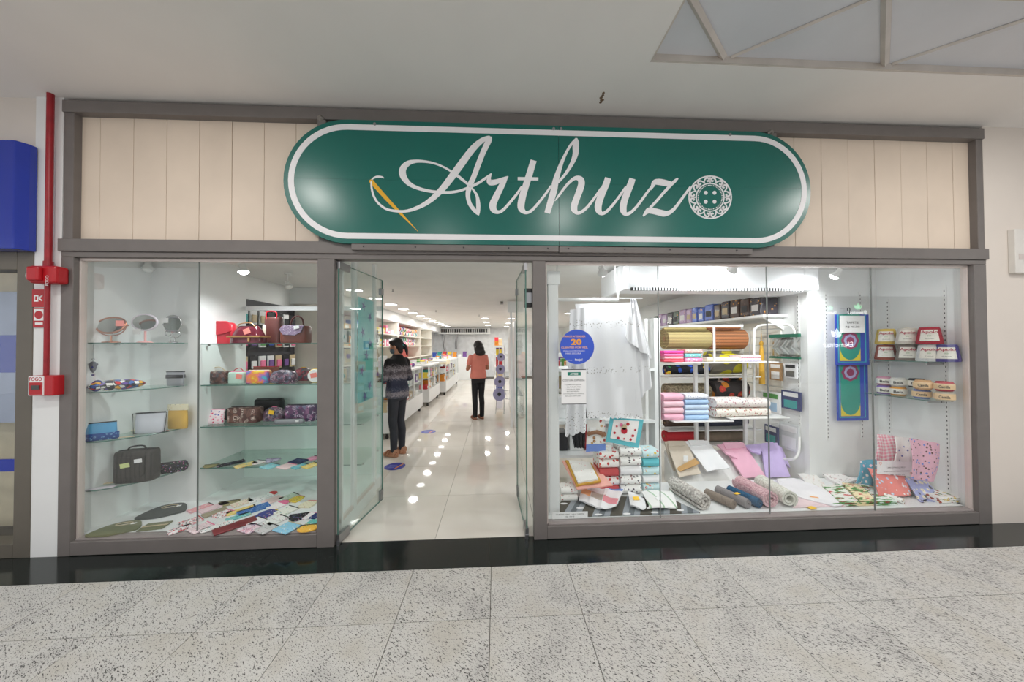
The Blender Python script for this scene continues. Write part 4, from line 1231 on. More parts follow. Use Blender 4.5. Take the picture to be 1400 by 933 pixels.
# --- table mirrors
m_mir = M('mirror_glass', S(188, 192, 188), .06, 1.0, var=.03)
m_copper = M('copper_metal', S(214, 150, 120), .25, 1.0, var=.05)
m_pinkpl = M('pink_plastic', S(244, 180, 178), .4)
m_lilpl = M('lilac_white_plastic', S(222, 212, 224), .4)
def mirror(px, py, rx, rz, Y, z0, label, frame, base, fr_r, style, tagm=None, tilt=0.0):
    c = at(px, py, Y)
    t = thing('table_mirror', label, 'mirror', (c.x, Y, z0))
    ov = [Vector((c.x + rx * math.cos(a), Y + tilt * math.sin(a) * rz, c.z + rz * math.sin(a))) for a in [2 * math.pi * i / 32 for i in range(32)]]
    fo = MB().tube(ov, fr_r, 8, closed=True).build('frame', frame, t, smooth=60)
    MB().prism([q + Vector((0, -.004, 0)) for q in ov], (0, .006, 0)).build('mirror_plate', m_mir, fo)
    if style == 'yoke':
        MB().tube(catmull([(c.x - rx - .012, Y, c.z), (c.x - rx * .85, Y, c.z - rz * .8), (c.x - rx * .35, Y, c.z - rz * 1.25), (c.x + rx * .35, Y, c.z - rz * 1.25), (c.x + rx * .85, Y, c.z - rz * .8), (c.x + rx + .012, Y, c.z)], 5), .004, 6).build('yoke', frame, t, smooth=60)
        MB().cyl((c.x, Y, z0 + .01), (c.x, Y, c.z - rz * 1.25), .006, n=8).build('stem', frame, t)
        for s_ in (-1, 1): MB().ell((c.x + s_ * (rx + .014), Y, c.z), (.009, .009, .009), 8, 6).build('pivot_knob', frame, t, smooth=180)
    elif style == 'stem':
        MB().tube([(c.x, Y + .004, z0 + .008), (c.x, Y + .004, c.z - rz)], .007, 8).build('stem', base, t)
    else:
        for cx_, cz_, r_ in ((c.x - .035, z0 + .085, .026), (c.x + .03, z0 + .075, .032), (c.x, z0 + .03, .02)):
            MB().tube([(cx_ + r_ * math.cos(a), Y, cz_ + r_ * math.sin(a)) for a in [2 * math.pi * i / 16 for i in range(16)]], .0035, 6, closed=True).build('wire_loop', base, t, smooth=60)
        MB().tube(catmull([(c.x - rx - .01, Y, c.z), (c.x - rx * .6, Y, c.z - rz * .95), (c.x, Y, z0 + .1), (c.x + rx * .6, Y, c.z - rz * .95), (c.x + rx + .01, Y, c.z)], 4), .003, 6).build('yoke', base, t, smooth=60)
    MB().lathe([(rx * .62, 0.0005), (rx * .62, .006), (rx * .4, .012), (.01, .016)], (c.x, Y, z0), 24, sy=.45).build('base', base, t, smooth=50)
    if tagm:
        tx, tz, m_ = tagm
        BOX(c.x + tx - .03, c.x + tx + .03, Y - fr_r - .004, Y - fr_r - .002, c.z + tz - .022, c.z + tz + .022).build('price_tag', m_, t)
mirror(152, 445, .105, .062, .19, ZSH[0], 'oval copper table mirror with pink price tag', m_copper, m_copper, .008, 'yoke', (.075, .015, m_tag), .3)
mirror(198, 441, .098, .066, .345, ZSH[0], 'oval table mirror with lilac rim on a pink foot', m_lilpl, m_pinkpl, .0075, 'stem', (-.05, -.078, m_paper))
mirror(236, 443, .072, .075, .465, ZSH[0], 'round chrome table mirror on looped wire foot', m_chrome, m_chrome, .004, 'loops', (-.06, .03, m_paper))

# --- second corner shelf
z0 = ZSH[1] + .001
m_pop = PAT('pop_art_print', 'blocks', [S(30, 26, 36), S(240, 240, 236), S(220, 50, 50), S(244, 180, 40), S(110, 80, 170), S(60, 110, 180), S(236, 236, 230)], 34, rough=.3, coat=.3)
x0, w0, zt = place(119, 195, 517, .25)
gc = thing('glasses_case', 'long pop art glasses case with black outlines on the corner shelf', 'glasses case', (-2.985, .215, z0), rz=.92)
MB().ell((0, 0, .043), (.15, .05, .0425), 20, 12).build('case_shell', m_pop, gc, local=True, smooth=180)
MB().tube([(.149 * math.cos(a), .051 * math.sin(a), .043) for a in [2 * math.pi * i / 28 for i in range(28)]], .0022, 5, closed=True).build('zipper', m_black, gc, local=True)
m_navy = M('navy_glass', S(40, 44, 120), .15, var=.1)
c = at(119, 527, .19)
pw_ = thing('eye_charm', 'round dark blue charm leaning beside the pop art glasses case', 'charm', (-3.045, .135, z0))
R_ = Matrix.Rotation(math.radians(80), 3, 'X')
MB().lathe([(.004, -.006), (.04, -.006), (.045, 0), (.04, .006), (.004, .006)], (0, 0, .046), 20, R_).build('disc', m_navy, pw_, local=True, smooth=50)
MB().lathe([(.004, -.001), (.024, -.001), (.024, .001)], (0, -.007, .046), 16, R_).build('white_iris', m_paper, pw_, local=True)
MB().lathe([(.003, -.001), (.011, -.001), (.011, .001)], (0, -.0085, .0462), 12, R_).build('pupil', m_navy, pw_, local=True)
c = at(127, 505, .13)
hm = thing('hamsa_charm', 'silver hand shaped charm hanging on a thread in the corner niche', 'charm', (c.x, .13, c.z - .06))
hp = [(0, .06), (.018, .055), (.024, .04), (.034, .045), (.036, .035), (.026, .018), (.02, -.005), (0, -.03), (-.02, -.005), (-.026, .018), (-.036, .035), (-.034, .045), (-.024, .04), (-.018, .055)]
MB().prism([(c.x + a, .128, c.z + b) for a, b in hp], (0, .005, 0)).build('hand_plate', M('antique_silver', S(120, 120, 130), .35, .8), hm, bevel=.001)
MB().ell((c.x, .126, c.z + .015), (.009, .004, .009), 10, 6).build('blue_bead', m_navy, hm, smooth=180)
MB().tube([(c.x, .13, c.z + .06), (c.x, .13, ZSH[0] - .008)], .0012, 4).build('thread', m_dark, hm)
MB().ell((c.x, .13, c.z + .075), (.008, .008, .008), 8, 6).build('top_bead', m_chrome, hm, smooth=180)
MB().ell((c.x, .13, c.z - .045), (.014, .006, .006), 8, 6).build('tail_bead', m_navy, hm, smooth=180)
def zip_pouch(name, label, px0, px1, pyt, Y, z0, d_, mat, prof=P_POUCH, zipm=None, rz=0, tagp=None, e=3.6, extra=None, cat='pouch', lean=0.0, wf=1.0):
    x0, w_, zt = place(px0, px1, pyt, Y)
    h_ = max(zt - z0, .02)
    t = thing(name, label, cat, (x0, Y, z0 + .0005), rz=rz)
    b = softbag(MB(), w_ * wf, d_, h_, prof, e, lean=lean).build('body', mat, t, local=True, smooth=50)
    tw, td = prof[-1][1] * w_ * wf, prof[-1][2] * d_
    if zipm: BOX(-tw / 2, tw / 2, -.004 + lean * h_, .004 + lean * h_, h_ - .002, h_ + .006).build('zipper', zipm, t, local=True)
    if tagp:
        tx, tz, m_, s_ = tagp
        MB().obox((tx * w_, -d_ / 2 * .98 - .003 + lean * tz * h_, tz * h_), (s_, .0015, s_ * .8), Matrix.Rotation(.2, 3, 'Y')).build('price_tag', m_, t, local=True)
    if extra: extra(t, w_, d_, h_)
    return t
zip_pouch('zip_pouch', 'small silver zip pouch with a dark band on the corner shelf', 228, 252, 509, .48, z0, .03, M('silver_fabric', S(170, 172, 178), .4, .4), zipm=m_black, prof=[(0, .9, .6), (.05, .92, .9), (.3, .94, 1), (.7, 1, .6), (1, 1.04, .2)],
          extra=lambda t, w_, d_, h_: BOX(-w_ * .47, w_ * .47, -d_ * .5, d_ * .5, h_ * .55, h_ * .8).build('dark_band', m_black, t, local=True))
# --- third corner shelf
z0 = ZSH[2] + .001
m_bluep = M('sky_blue_fabric', S(84, 160, 206), .6, var=.05)
m_bluef = PAT('blue_floral_print', 'rings', [S(40, 80, 150), S(150, 200, 236), S(120, 180, 226)], 60)
zip_pouch('zip_pouch', 'sky blue zip pouch with a dark floral lower band', 114, 158, 579, .165, z0, .05, m_bluep, zipm=m_black, rz=.55, wf=.78,
          extra=lambda t, w_, d_, h_: softbag(MB(), w_ * .87, d_ * 1.04, h_ * .42, [(0, .95, .7), (.1, .99, .92), (.6, 1, 1), (1, 1, .97)]).build('floral_band', m_bluef, t, local=True, smooth=50))
m_clearp = GLASS('frosted_vinyl', (.80, .82, .86, 1), 1.6, .2)
m_floralbk = PAT('black_floral_on_cream', 'floral', [S(232, 224, 196), S(40, 40, 40), S(220, 170, 60), S(60, 60, 50)], 55, thr=.2)
def clear_extra(t, w_, d_, h_):
    MB().tube([(-w_ * .46, -d_ * .3, 0.004), (-w_ * .5, -d_ * .2, h_), (w_ * .5, -d_ * .2, h_), (w_ * .44, -d_ * .3, .004)], .004, 6, closed=True).build('dark_piping', m_black, t, local=True)
zip_pouch('zip_pouch', 'clear vinyl zip pouch with black piping', 188, 225, 565, .36, z0, .06, M('clear_grey_vinyl', S(206, 210, 218), .2), zipm=m_black, extra=clear_extra, wf=.9, rz=.3)
zip_pouch('zip_pouch', 'yellow pouch with a cream floral top on the corner shelf', 230, 257, 554, .49, z0, .04, M('mustard_fabric', S(228, 186, 92), .7, var=.05), wf=.95,
          extra=lambda t, w_, d_, h_: softbag(MB(), w_ * 1.02, d_ * .8, h_ * .24, [(0, 1, 1), (.5, 1, .8), (1, 1, .5)], c=(0, 0, h_ * .78)).build('floral_top', m_floralbk, t, local=True, smooth=50))
def flat_item(name, label, px, py, Z, w_, l_, rz, mat, shape='rect', th=.012, band=None, bandm=None, tagm=None, cat='pouch', group=None, clasp=None):
    q = on(px, py, Z + th)
    t = thing(name, label, cat, (q.x, q.y, Z + .0005), rz=rz, group=group)
    if shape == 'rect': pts = [(-w_ / 2, -l_ / 2), (w_ / 2, -l_ / 2), (w_ / 2, l_ / 2), (-w_ / 2, l_ / 2)]
    elif shape == 'arch': pts = [(-w_ / 2, -l_ / 2), (w_ / 2, -l_ / 2)] + [(w_ / 2 * math.cos(a), l_ / 2 - w_ / 2 + w_ / 2 * math.sin(a)) for a in [math.pi * i / 10 for i in range(11)]]
    elif shape == 'half': pts = [(-w_ / 2, l_ / 2), ] + [(w_ / 2 * math.cos(a), l_ / 2 - l_ * math.sin(-a)) for a in [-math.pi + math.pi * i / 14 for i in range(1, 14)]] + [(w_ / 2, l_ / 2)]
    elif shape == 'round': pts = [(w_ / 2 * math.cos(a), l_ / 2 * math.sin(a)) for a in [2 * math.pi * i / 20 for i in range(20)]]
    elif shape == 'case':
        pts = [(-w_ / 2, -l_ / 2 + w_ * .3), (-w_ * .3, -l_ / 2), (w_ * .3, -l_ / 2), (w_ / 2, -l_ / 2 + w_ * .3), (w_ / 2, l_ / 2 - w_ * .3), (w_ * .3, l_ / 2), (-w_ * .3, l_ / 2), (-w_ / 2, l_ / 2 - w_ * .3)]
    elif shape == 'purse': pts = [(-w_ * .35, l_ / 2), (-w_ / 2, 0), (-w_ * .45, -l_ / 2), (w_ * .45, -l_ / 2), (w_ / 2, 0), (w_ * .35, l_ / 2)]
    else: pts = shape
    MB().prism([(a, b, 0) for a, b in pts], (0, 0, th)).build('body', mat, t, local=True, bevel=min(.004, th * .4), seg=2)
    if band == 'zip': BOX(-w_ * .48, w_ * .48, l_ * .42, l_ * .47, th * .6, th + .003).build('zipper', bandm or m_black, t, local=True)
    elif band == 'flap': MB().prism([(-w_ * .49, l_ * .02, th - .001), (w_ * .49, l_ * .02, th - .001), (w_ * .49, l_ * .49, th - .001), (-w_ * .49, l_ * .49, th - .001)], (0, 0, .004)).build('flap', bandm or mat, t, local=True, bevel=.0015)
    elif band == 'cap': MB().prism([(w_ * .5 * math.cos(a), l_ * .5 - w_ * .5 + w_ * .5 * math.sin(a), th - .001) for a in [math.pi * i / 10 for i in range(11)]], (0, 0, .004)).build('coloured_cap', bandm, t, local=True)
    elif band == 'frame': MB().tube([(-w_ * .36, l_ * .5, th * .6), (-w_ * .2, l_ * .56, th * .6), (w_ * .2, l_ * .56, th * .6), (w_ * .36, l_ * .5, th * .6)], .004, 6).build('purse_frame', bandm or m_chrome, t, local=True)
    elif band == 'stripe': BOX(-w_ * .5, w_ * .5, -l_ * .08, l_ * .08, th - .001, th + .001).build('stripe', bandm, t, local=True)
    if tagm: MB().obox((w_ * .2, l_ * .1, th + .003), (.03, .022, .001), Matrix.Rotation(.3, 3, 'Z')).build('price_tag', tagm, t, local=True)
    return t
m_beige = M('beige_leather', S(206, 190, 160), .6)
flat_item('bracelet_strip', 'pale beige beaded strip lying before the clear pouch', 165, 598, ZSH[2], .16, .018, .35, m_beige, th=.006, cat='strip')
flat_item('bracelet_strip', 'speckled cord coil lying between the blue and the clear pouch', 183, 588, ZSH[2], .05, .035, .35, m_floralbk, shape='round', th=.01, cat='cord')
flat_item('pencil_strip', 'dark red slim strip lying before the yellow pouch', 215, 590, ZSH[2], .14, .016, .5, M('dark_red_leather', S(140, 60, 60), .5), th=.008, cat='strip')
# --- lowest corner shelf: black handbag
z0 = ZSH[3] + .001
def quilt():
    n = NT('quilted_black_fabric')
    c = n.coord((34, 34, 34))
    sx_ = n.n('ShaderNodeSeparateXYZ'); n.l(c, sx_.inputs[0])
    f = n.math('FRACT', sx_.outputs[0])
    col = n.ramp(f, [(0, S(28, 26, 24)), (.2, S(62, 58, 54)), (.8, S(62, 58, 54)), (1, S(28, 26, 24))])
    n.bsdf(col, .6, bump=f, bstr=.4)
    return n.m
m_quilt = quilt()
x0, w0, zt = place(164, 213, 614, .30)
hb = thing('handbag', 'dark brown quilted handbag with short handle and two price tags', 'bag', (x0, .30, z0), rz=.2)
hh = zt - z0 - .01
softbag(MB(), w0 * .95, .13, hh, P_BOX, 4).build('body', m_quilt, hb, local=True, smooth=50)
MB().prism([(-w0 * .3, -.068, hh * .28), (-w0 * .26, -.072, hh * .2), (w0 * .26, -.072, hh * .2), (w0 * .32, -.068, hh * .28), (w0 * .32, -.066, hh * .85), (-w0 * .3, -.066, hh * .85)], (0, .01, 0)).build('front_pocket', m_quilt, hb, local=True, bevel=.004)
MB().tube(catmull([(-w0 * .22, 0, hh * .97), (-w0 * .2, 0, hh + .02), (-w0 * .05, 0, hh + .032), (w0 * .15, 0, hh + .028), (w0 * .2, 0, hh * .97)], 4), .006, 8).build('handle', m_black, hb, local=True, smooth=60)
MB().obox((-w0 * .1, -.078, hh * .6), (.06, .002, .035), Matrix.Rotation(-.15, 3, 'Y')).build('price_tag', M('pale_green_tag', S(220, 230, 160), .7), hb, local=True)
MB().obox((w0 * .2, -.078, hh * .72), (.05, .002, .03), Matrix.Rotation(-.1, 3, 'Y')).build('price_tag', m_paper, hb, local=True)
BOX(-w0 * .43, w0 * .43, -.004, .004, hh - .004, hh + .004).build('zipper', m_black, hb, local=True)
m_bkfl = PAT('black_multi_floral', 'floral', [S(26, 26, 34), S(190, 90, 140), S(90, 150, 110), S(230, 200, 210), S(120, 120, 180)], 75, thr=.3)
zip_pouch('zip_pouch', 'low oval black pouch with bright flower print on the corner shelf', 217, 257, 632, .465, z0, .07, m_bkfl, prof=[(0, .8, .8), (.15, .95, 1), (.5, 1, 1), (.85, .92, .8), (1, .8, .4)], e=2.6, wf=.8, rz=.5)
flat_item('purse_flap', 'thin beige flap lying before the dark handbag', 160, 659, ZSH[3], .17, .03, .3, m_beige, th=.006, cat='leather piece')
flat_item('purse_flap', 'pale lilac leather piece at the shelf front left', 138, 667, ZSH[3], .16, .05, .35, M('pale_lilac_leather', S(206, 200, 208), .5), th=.006, cat='leather piece')
flat_item('purse_flap', 'short tan strip with clasp before the dark handbag', 190, 655, ZSH[3], .10, .025, .45, m_beige, th=.008, cat='leather piece', band='stripe', bandm=m_chrome)

# --- platform: bag tops with cut-out handles
ZP0 = .112
def bag_top(label, px, py, w_, l_, rz, mat):
    q = on(px, py, ZP0 + .01)
    t = thing('leather_bag', label, 'bag', (q.x, q.y, ZP0 + .0005), rz=rz)
    out = catmull([(-w_ / 2, -l_ * .25, 0), (-w_ * .3, l_ * .35, 0), (0, l_ * .5, 0), (w_ * .3, l_ * .35, 0), (w_ / 2, -l_ * .25, 0), (w_ * .3, -l_ * .42, 0), (0, -l_ * .5, 0), (-w_ * .3, -l_ * .42, 0)], 4, True)
    inn = [Vector((w_ * .17 * math.cos(a), l_ * .27 + l_ * .11 * math.sin(a), 0)) for a in [2 * math.pi * i / 32 for i in range(32)]]
    # start both loops at the left
    k0 = min(range(32), key=lambda i: (out[i] - Vector((-w_ / 2, -l_ * .25, 0))).length)
    inn = [Vector((w_ * .17 * math.cos(math.pi - a), l_ * .27 + l_ * .11 * math.sin(math.pi - a), 0)) for a in [2 * math.pi * i / 32 for i in range(32)]]
    n = 32; th = .012
    vs = out + inn + [p + Vector((0, 0, th)) for p in out] + [p + Vector((0, 0, th)) for p in inn]
    fs = []
    for i in range(n):
        j = (i + 1) % n
        fs += [(i, j, n + j, n + i), (2 * n + i, 3 * n + i, 3 * n + j, 2 * n + j), (i, 2 * n + i, 2 * n + j, j), (n + i, n + j, 3 * n + j, 3 * n + i)]
    MB().add(vs, fs).build('leather_body', mat, t, local=True)
    MB().obox((w_ * .22, l_ * .18, th + .002), (.03, .02, .002)).build('price_tag', m_paper, t, local=True)
    MB().tube([inn[i] + Vector((0, 0, th)) for i in range(32)], .003, 5, closed=True).build('handle_rim', m_beige, t, local=True)
m_slate = M('dark_slate_leather', S(62, 68, 66), .5, var=.06)
m_olive = M('olive_leather', S(120, 122, 92), .5, var=.06)
bag_top('dark grey leaf shaped bag side with cut out handle', 226, 698, .31, .25, .35, m_slate)
bag_top('olive leaf shaped bag side with cut out handle at the window corner', 162, 722, .30, .20, .25, m_olive)
flat_item('leather_purse', 'olive rectangular flat purse with a cream edge', 212, 719, ZP0, .16, .11, .2, m_olive, th=.01, band='stripe', bandm=m_beige, cat='bag')

# --- flat pouches spread over the platform
def fl(nm, g, *c, sc_=55, thr=.25): return PAT(nm, 'floral', [S(*g)] + [S(*q) for q in c], sc_, thr=thr)
m_plaidred = PAT('red_black_patch_plaid', 'blocks', [S(245, 240, 240), S(240, 236, 236), S(206, 60, 70), S(50, 46, 50), S(244, 240, 240), S(236, 180, 190)], 90)
FL = [
 (274, 694, .07, .12, -.5, fl('pink_teal_floral', (238, 168, 178), (110, 180, 180), (240, 220, 150), (250, 250, 240)), 'rect', 'zip', None, 'pink and teal floral pouch at the back left of the pouch spread'),
 (293, 693, .07, .15, -.5, M('pale_pink_vinyl', S(240, 208, 214), .4), 'rect', None, None, 'plain pale pink flat sleeve at the back of the pouch spread'),
 (311, 688, .13, .07, .3, M('khaki_canvas', S(150, 142, 100), .8), 'half', 'zip', None, 'khaki half moon pouch at the back of the pouch spread'),
 (331, 687, .08, .11, -.6, fl('cream_rose_floral', (240, 226, 206), (220, 110, 130), (150, 170, 120), (236, 150, 160)), 'rect', 'zip', None, 'cream pouch with small pink roses beside the khaki half moon'),
 (360, 679, .075, .17, -.6, fl('white_grey_lines', (236, 236, 234), (180, 180, 190), (206, 200, 210), (160, 170, 180), sc_=40), 'arch', 'cap', M('bright_red_vinyl', S(206, 44, 48), .4), 'white glasses sleeve with a bright red rounded end'),
 (373, 683, .09, .11, -.6, M('blush_sleeve', S(240, 214, 212), .5), 'rect', None, None, 'blush flat sleeve beside the red ended glasses sleeve'),
 (395, 679, .08, .11, -.55, fl('mint_floral', (206, 222, 206), (110, 160, 140), (200, 120, 110), (250, 250, 240)), 'rect', 'zip', None, 'mint floral pouch at the back right of the pouch spread'),
 (405, 682, .085, .085, -.2, fl('yellow_red_floral', (240, 214, 90), (210, 70, 50), (110, 150, 60), (250, 240, 210)), 'purse', 'frame', m_goods[0], 'yellow and red floral coin purse at the back right'),
 (421, 689, .105, .09, -.1, fl('cream_tiny_floral', (236, 228, 200), (200, 110, 110), (140, 160, 130), (200, 180, 130), sc_=80), 'purse', 'frame', m_goods[0], 'plump cream floral coin purse at the far right'),
 (294, 700, .07, .12, -.6, M('taupe_canvas', S(160, 150, 124), .8), 'rect', None, None, 'taupe card sleeve behind the red and black checked pouch'),
 (305, 702, .09, .09, -.35, m_plaidred, 'purse', 'zip', m_goods[1], 'white pouch with red and black check and pink zip'),
 (330, 697, .06, .15, -.8, fl('yellow_leaf_floral', (240, 214, 130), (220, 150, 60), (190, 110, 60), (250, 240, 200)), 'rect', 'zip', None, 'long yellow leaf print pouch left of the blue dotted pouch'),
 (347, 696, .09, .17, -.75, PAT('blue_polka', 'spots', [S(54, 106, 176), S(190, 220, 240), S(170, 210, 236)], 95, thr=.28), 'rect', 'flap', None, 'bright blue pouch with pale dots'),
 (381, 690, .09, .12, -.5, fl('white_blossom', (244, 238, 236), (240, 160, 180), (160, 200, 180), (236, 120, 150), sc_=45), 'arch', 'cap', m_goods[1], 'white blossom pouch with a pink arched rim'),
 (364, 702, .10, .10, -.4, fl('navy_blossom', (60, 70, 140), (236, 200, 140), (200, 120, 150), (240, 236, 230), sc_=50), 'purse', 'frame', m_goods[3], 'navy blossom coin purse with yellow rim'),
 (391, 698, .10, .11, -.45, fl('white_bird_floral', (240, 240, 230), (90, 160, 180), (200, 150, 90), (110, 170, 130), sc_=40), 'rect', 'zip', None, 'white pouch with teal birds and orange leaves'),
 (261, 713, .10, .10, -.6, m_plaidred, 'rect', 'zip', m_goods[0], 'red and black checked pouch at the left of the pouch spread'),
 (246, 723, .07, .10, -.7, m_plaidred, 'rect', None, None, 'red and black checked sleeve at the front left of the pouch spread'),
 (275, 721, .10, .10, -.5, fl('pink_check_floral', (244, 222, 226), (220, 90, 120), (70, 60, 70), (250, 246, 246), sc_=70), 'rect', 'zip', m_goods[1], 'pale pink checked pouch at the front left'),
 (297, 719, .055, .15, -.7, PAT('white_dotted', 'spots', [S(244, 242, 240), S(60, 50, 56), S(210, 70, 80), S(60, 150, 150)], 70, thr=.33), 'case', None, None, 'white glasses case with black and red dots'),
 (322, 718, .085, .20, -.75, M('dark_red_vinyl', S(128, 38, 44), .35), 'rect', 'flap', None, 'long dark red glasses case at the front'),
 (326, 706, .05, .12, -.8, fl('teal_stripe_floral', (120, 196, 196), (240, 240, 230), (230, 180, 80), (60, 120, 130)), 'rect', None, None, 'narrow teal pouch between the yellow and the dark red cases'),
 (349, 713, .10, .09, -.45, fl('white_arch_print', (242, 240, 242), (90, 90, 140), (220, 110, 140), (180, 180, 200), sc_=40), 'half', 'zip', None, 'white half moon pouch right of the dark red case'),
 (342, 722, .11, .08, -.4, PAT('pink_paisley', 'paisley', [S(240, 220, 228), S(190, 90, 130), S(230, 160, 180), S(120, 90, 130)], 40), 'rect', 'zip', None, 'pink paisley pouch at the front right of the dark red case'),
 (377, 711, .09, .11, -.5, fl('white_sprig', (240, 240, 236), (170, 180, 160), (210, 150, 170), (160, 160, 170), sc_=60), 'rect', 'zip', None, 'white sprig print pouch in the middle right'),
 (407, 707, .12, .085, .25, m_bkfl, 'half', 'zip', None, 'black flower print half moon pouch at the right'),
 (364, 722, .10, .09, -.45, fl('grey_rose', (206, 206, 206), (210, 110, 130), (150, 150, 150), (120, 130, 120), sc_=60), 'rect', 'zip', None, 'grey rose print pouch at the front'),
 (393, 721, .12, .10, -.4, fl('sky_daisy', (150, 206, 232), (250, 250, 250), (240, 220, 120), (110, 170, 210), sc_=50), 'rect', 'zip', m_beige, 'sky blue daisy pouch at the front right'),
 (421, 722, .12, .075, .15, fl('orange_bloom', (240, 190, 80), (230, 110, 60), (250, 240, 200), (120, 160, 90), sc_=45), 'round', 'zip', None, 'orange round pouch at the front right corner'),
 (428, 714, .07, .06, -.2, fl('teal_bloom', (110, 196, 190), (240, 200, 90), (230, 110, 110), (250, 250, 240)), 'rect', None, None, 'small teal bloom pouch at the right edge'),
 (422, 705, .06, .075, -.3, fl('white_bow', (246, 240, 242), (230, 90, 140), (236, 200, 214), (230, 110, 150)), 'purse', 'frame', m_goods[1], 'small white coin purse with pink bow print at the right'),
 (431, 705, .05, .06, -.2, fl('navy_white', (40, 50, 110), (236, 236, 240), (150, 160, 210), (230, 230, 240)), 'rect', None, None, 'tiny navy pouch at the right edge of the spread'),
]
for i, (px, py, w_, l_, rz, mt, sh, bd, bm_, lab) in enumerate(FL):
    flat_item('flat_pouch', lab, px, py, ZP0, w_ * 1.22, l_ * 1.3, rz, mt, sh, .011, bd, bm_, group='pouches spread on the left platform')
# flat pouches on the lowest straight shelf
z4 = ZSR[3]
FS = [
 (287, 637, .12, .07, .2, M('khaki_canvas', S(150, 142, 100), .8), 'half', 'zip', None, 'khaki half moon pouch at the left end of the lowest shelf'),
 (316, 633, .07, .20, -.75, m_bkfl, 'rect', 'zip', None, 'long black floral case at the left of the lowest shelf'),
 (336, 635, .09, .16, -.6, PAT('yellow_mix', 'floral', [S(236, 210, 140), S(90, 150, 160), S(220, 130, 80), S(250, 244, 220)], 50), 'rect', 'zip', None, 'yellow floral pouch on the lowest shelf'),
 (352, 632, .11, .10, -.3, fl('red_white_floral', (238, 226, 226), (200, 70, 90), (120, 120, 150), (230, 140, 150)), 'half', 'zip', None, 'red and white floral half moon pouch on the lowest shelf'),
 (371, 629, .13, .09, .1, PAT('lilac_paisley', 'paisley', [S(206, 196, 220), S(110, 90, 140), S(170, 140, 180), S(90, 80, 120)], 45), 'half', 'zip', None, 'lilac paisley half moon pouch at the back of the lowest shelf'),
 (369, 637, .12, .11, -.4, fl('aqua_floral', (146, 206, 214), (250, 250, 240), (200, 120, 140), (110, 170, 190)), 'rect', 'zip', None, 'aqua floral pouch at the front of the lowest shelf'),
 (392, 637, .13, .11, -.4, M('blush_pouch', S(238, 210, 210), .5, var=.06), 'rect', 'zip', m_goods[1], 'blush pink pouch at the front of the lowest shelf'),
 (408, 630, .14, .10, -.3, PAT('navy_dot', 'spots', [S(40, 48, 90), S(150, 160, 200), S(120, 130, 180)], 90, thr=.25), 'rect', 'zip', None, 'navy dotted pouch at the back of the lowest shelf'),
 (410, 637, .08, .12, -.5, fl('aqua_orange', (120, 190, 200), (240, 160, 60), (250, 230, 160), (90, 150, 170)), 'rect', 'zip', None, 'aqua and orange pouch at the front right of the lowest shelf'),
 (425, 636, .10, .13, -.5, fl('yellow_sprig', (240, 214, 130), (230, 150, 80), (150, 180, 120), (250, 246, 220)), 'rect', 'zip', None, 'yellow sprig pouch at the right end of the lowest shelf'),
 (428, 626, .10, .10, -.5, M('rose_pink_vinyl', S(230, 150, 180), .4), 'round', 'zip', None, 'plain rose pink round pouch at the right end of the lowest shelf'),
]
for (px, py, w_, l_, rz, mt, sh, bd, bm_, lab) in FS:
    flat_item('flat_pouch', lab, px, py, z4, w_, l_, rz, mt, sh, .012, bd, bm_, group='pouches on the lowest straight shelf')

# --- straight shelf 1: leather bags
z1 = ZSR[0] + .0005
m_redl = M('crimson_leather', S(196, 34, 52), .4, var=.08, vscale=20)
x0, w0, zt = place(284, 326, 441, .82)
sa = thing('satchel', 'crimson red flap satchel with round clasp on the top shelf', 'bag', (x0, .80, z1))
hh = zt - z1
softbag(MB(), w0 * .96, .12, hh * .98, [(0, .92, .9), (.05, .97, 1), (.5, 1, 1), (.85, .95, .8), (.97, .85, .5), (1, .75, .3)], 3.4).build('body', m_redl, sa, local=True, smooth=50)
fl_ = [(-w0 * .50, hh * .52), (-w0 * .3, hh * .40), (-w0 * .06, hh * .47), (w0 * .06, hh * .38), (w0 * .3, hh * .46), (w0 * .5, hh * .56), (w0 * .47, hh * .9), (w0 * .36, hh * 1.03), (-w0 * .36, hh * 1.03), (-w0 * .47, hh * .9)]
MB().prism([(a, -.072, b) for a, b in fl_], (0, .016, 0)).build('flap', m_redl, sa, local=True, bevel=.006, seg=3)
MB().lathe([(.003, 0), (.024, 0), (.026, .006), (.02, .012), (.004, .014)], (-w0 * .14, -.072, hh * .36), 14, RX90).build('clasp', m_chrome, sa, local=True, smooth=50)
m_maroon = M('glossy_maroon_leather', S(96, 30, 44), .15, var=.12, vscale=15, coat=.4)
x0, w0, zt = place(319, 364, 446, .74)
tb = thing('handbag', 'glossy maroon bowler bag with pink price tag on the top shelf', 'bag', (x0, .73, z1))
hh = zt - z1
softbag(MB(), w0, .14, hh, P_TRAP, 3.6).build('body', m_maroon, tb, local=True, smooth=45)
BOX(-w0 * .5, w0 * .5, -.074, .074, hh * .34, hh * .42).build('gold_trim', M('gold_trim', S(206, 160, 110), .3, .7), tb, local=True, bevel=.003)
MB().tube(catmull([(-w0 * .28, -.03, hh * .9), (-w0 * .2, -.03, hh * 1.1), (w0 * .1, -.03, hh * 1.16), (w0 * .26, -.03, hh * .95)], 5), .005, 8).build('handle', M('gold_trim', S(206, 160, 110), .3, .7), tb, local=True, smooth=60)
MB().obox((w0 * .12, -.078, hh * .68), (.06, .002, .05), Matrix.Rotation(-.35, 3, 'Y')).build('price_tag', m_tag, tb, local=True)
BOX(w0 * .15, w0 * .2, -.08, -.07, hh * .1, hh * .32).build('buckle', M('gold_trim', S(206, 160, 110), .3, .7), tb, local=True)
m_brown = M('dark_brown_leather', S(88, 48, 44), .35, var=.15, vscale=18)
x0, w0, zt = place(364, 386, 434, .86)
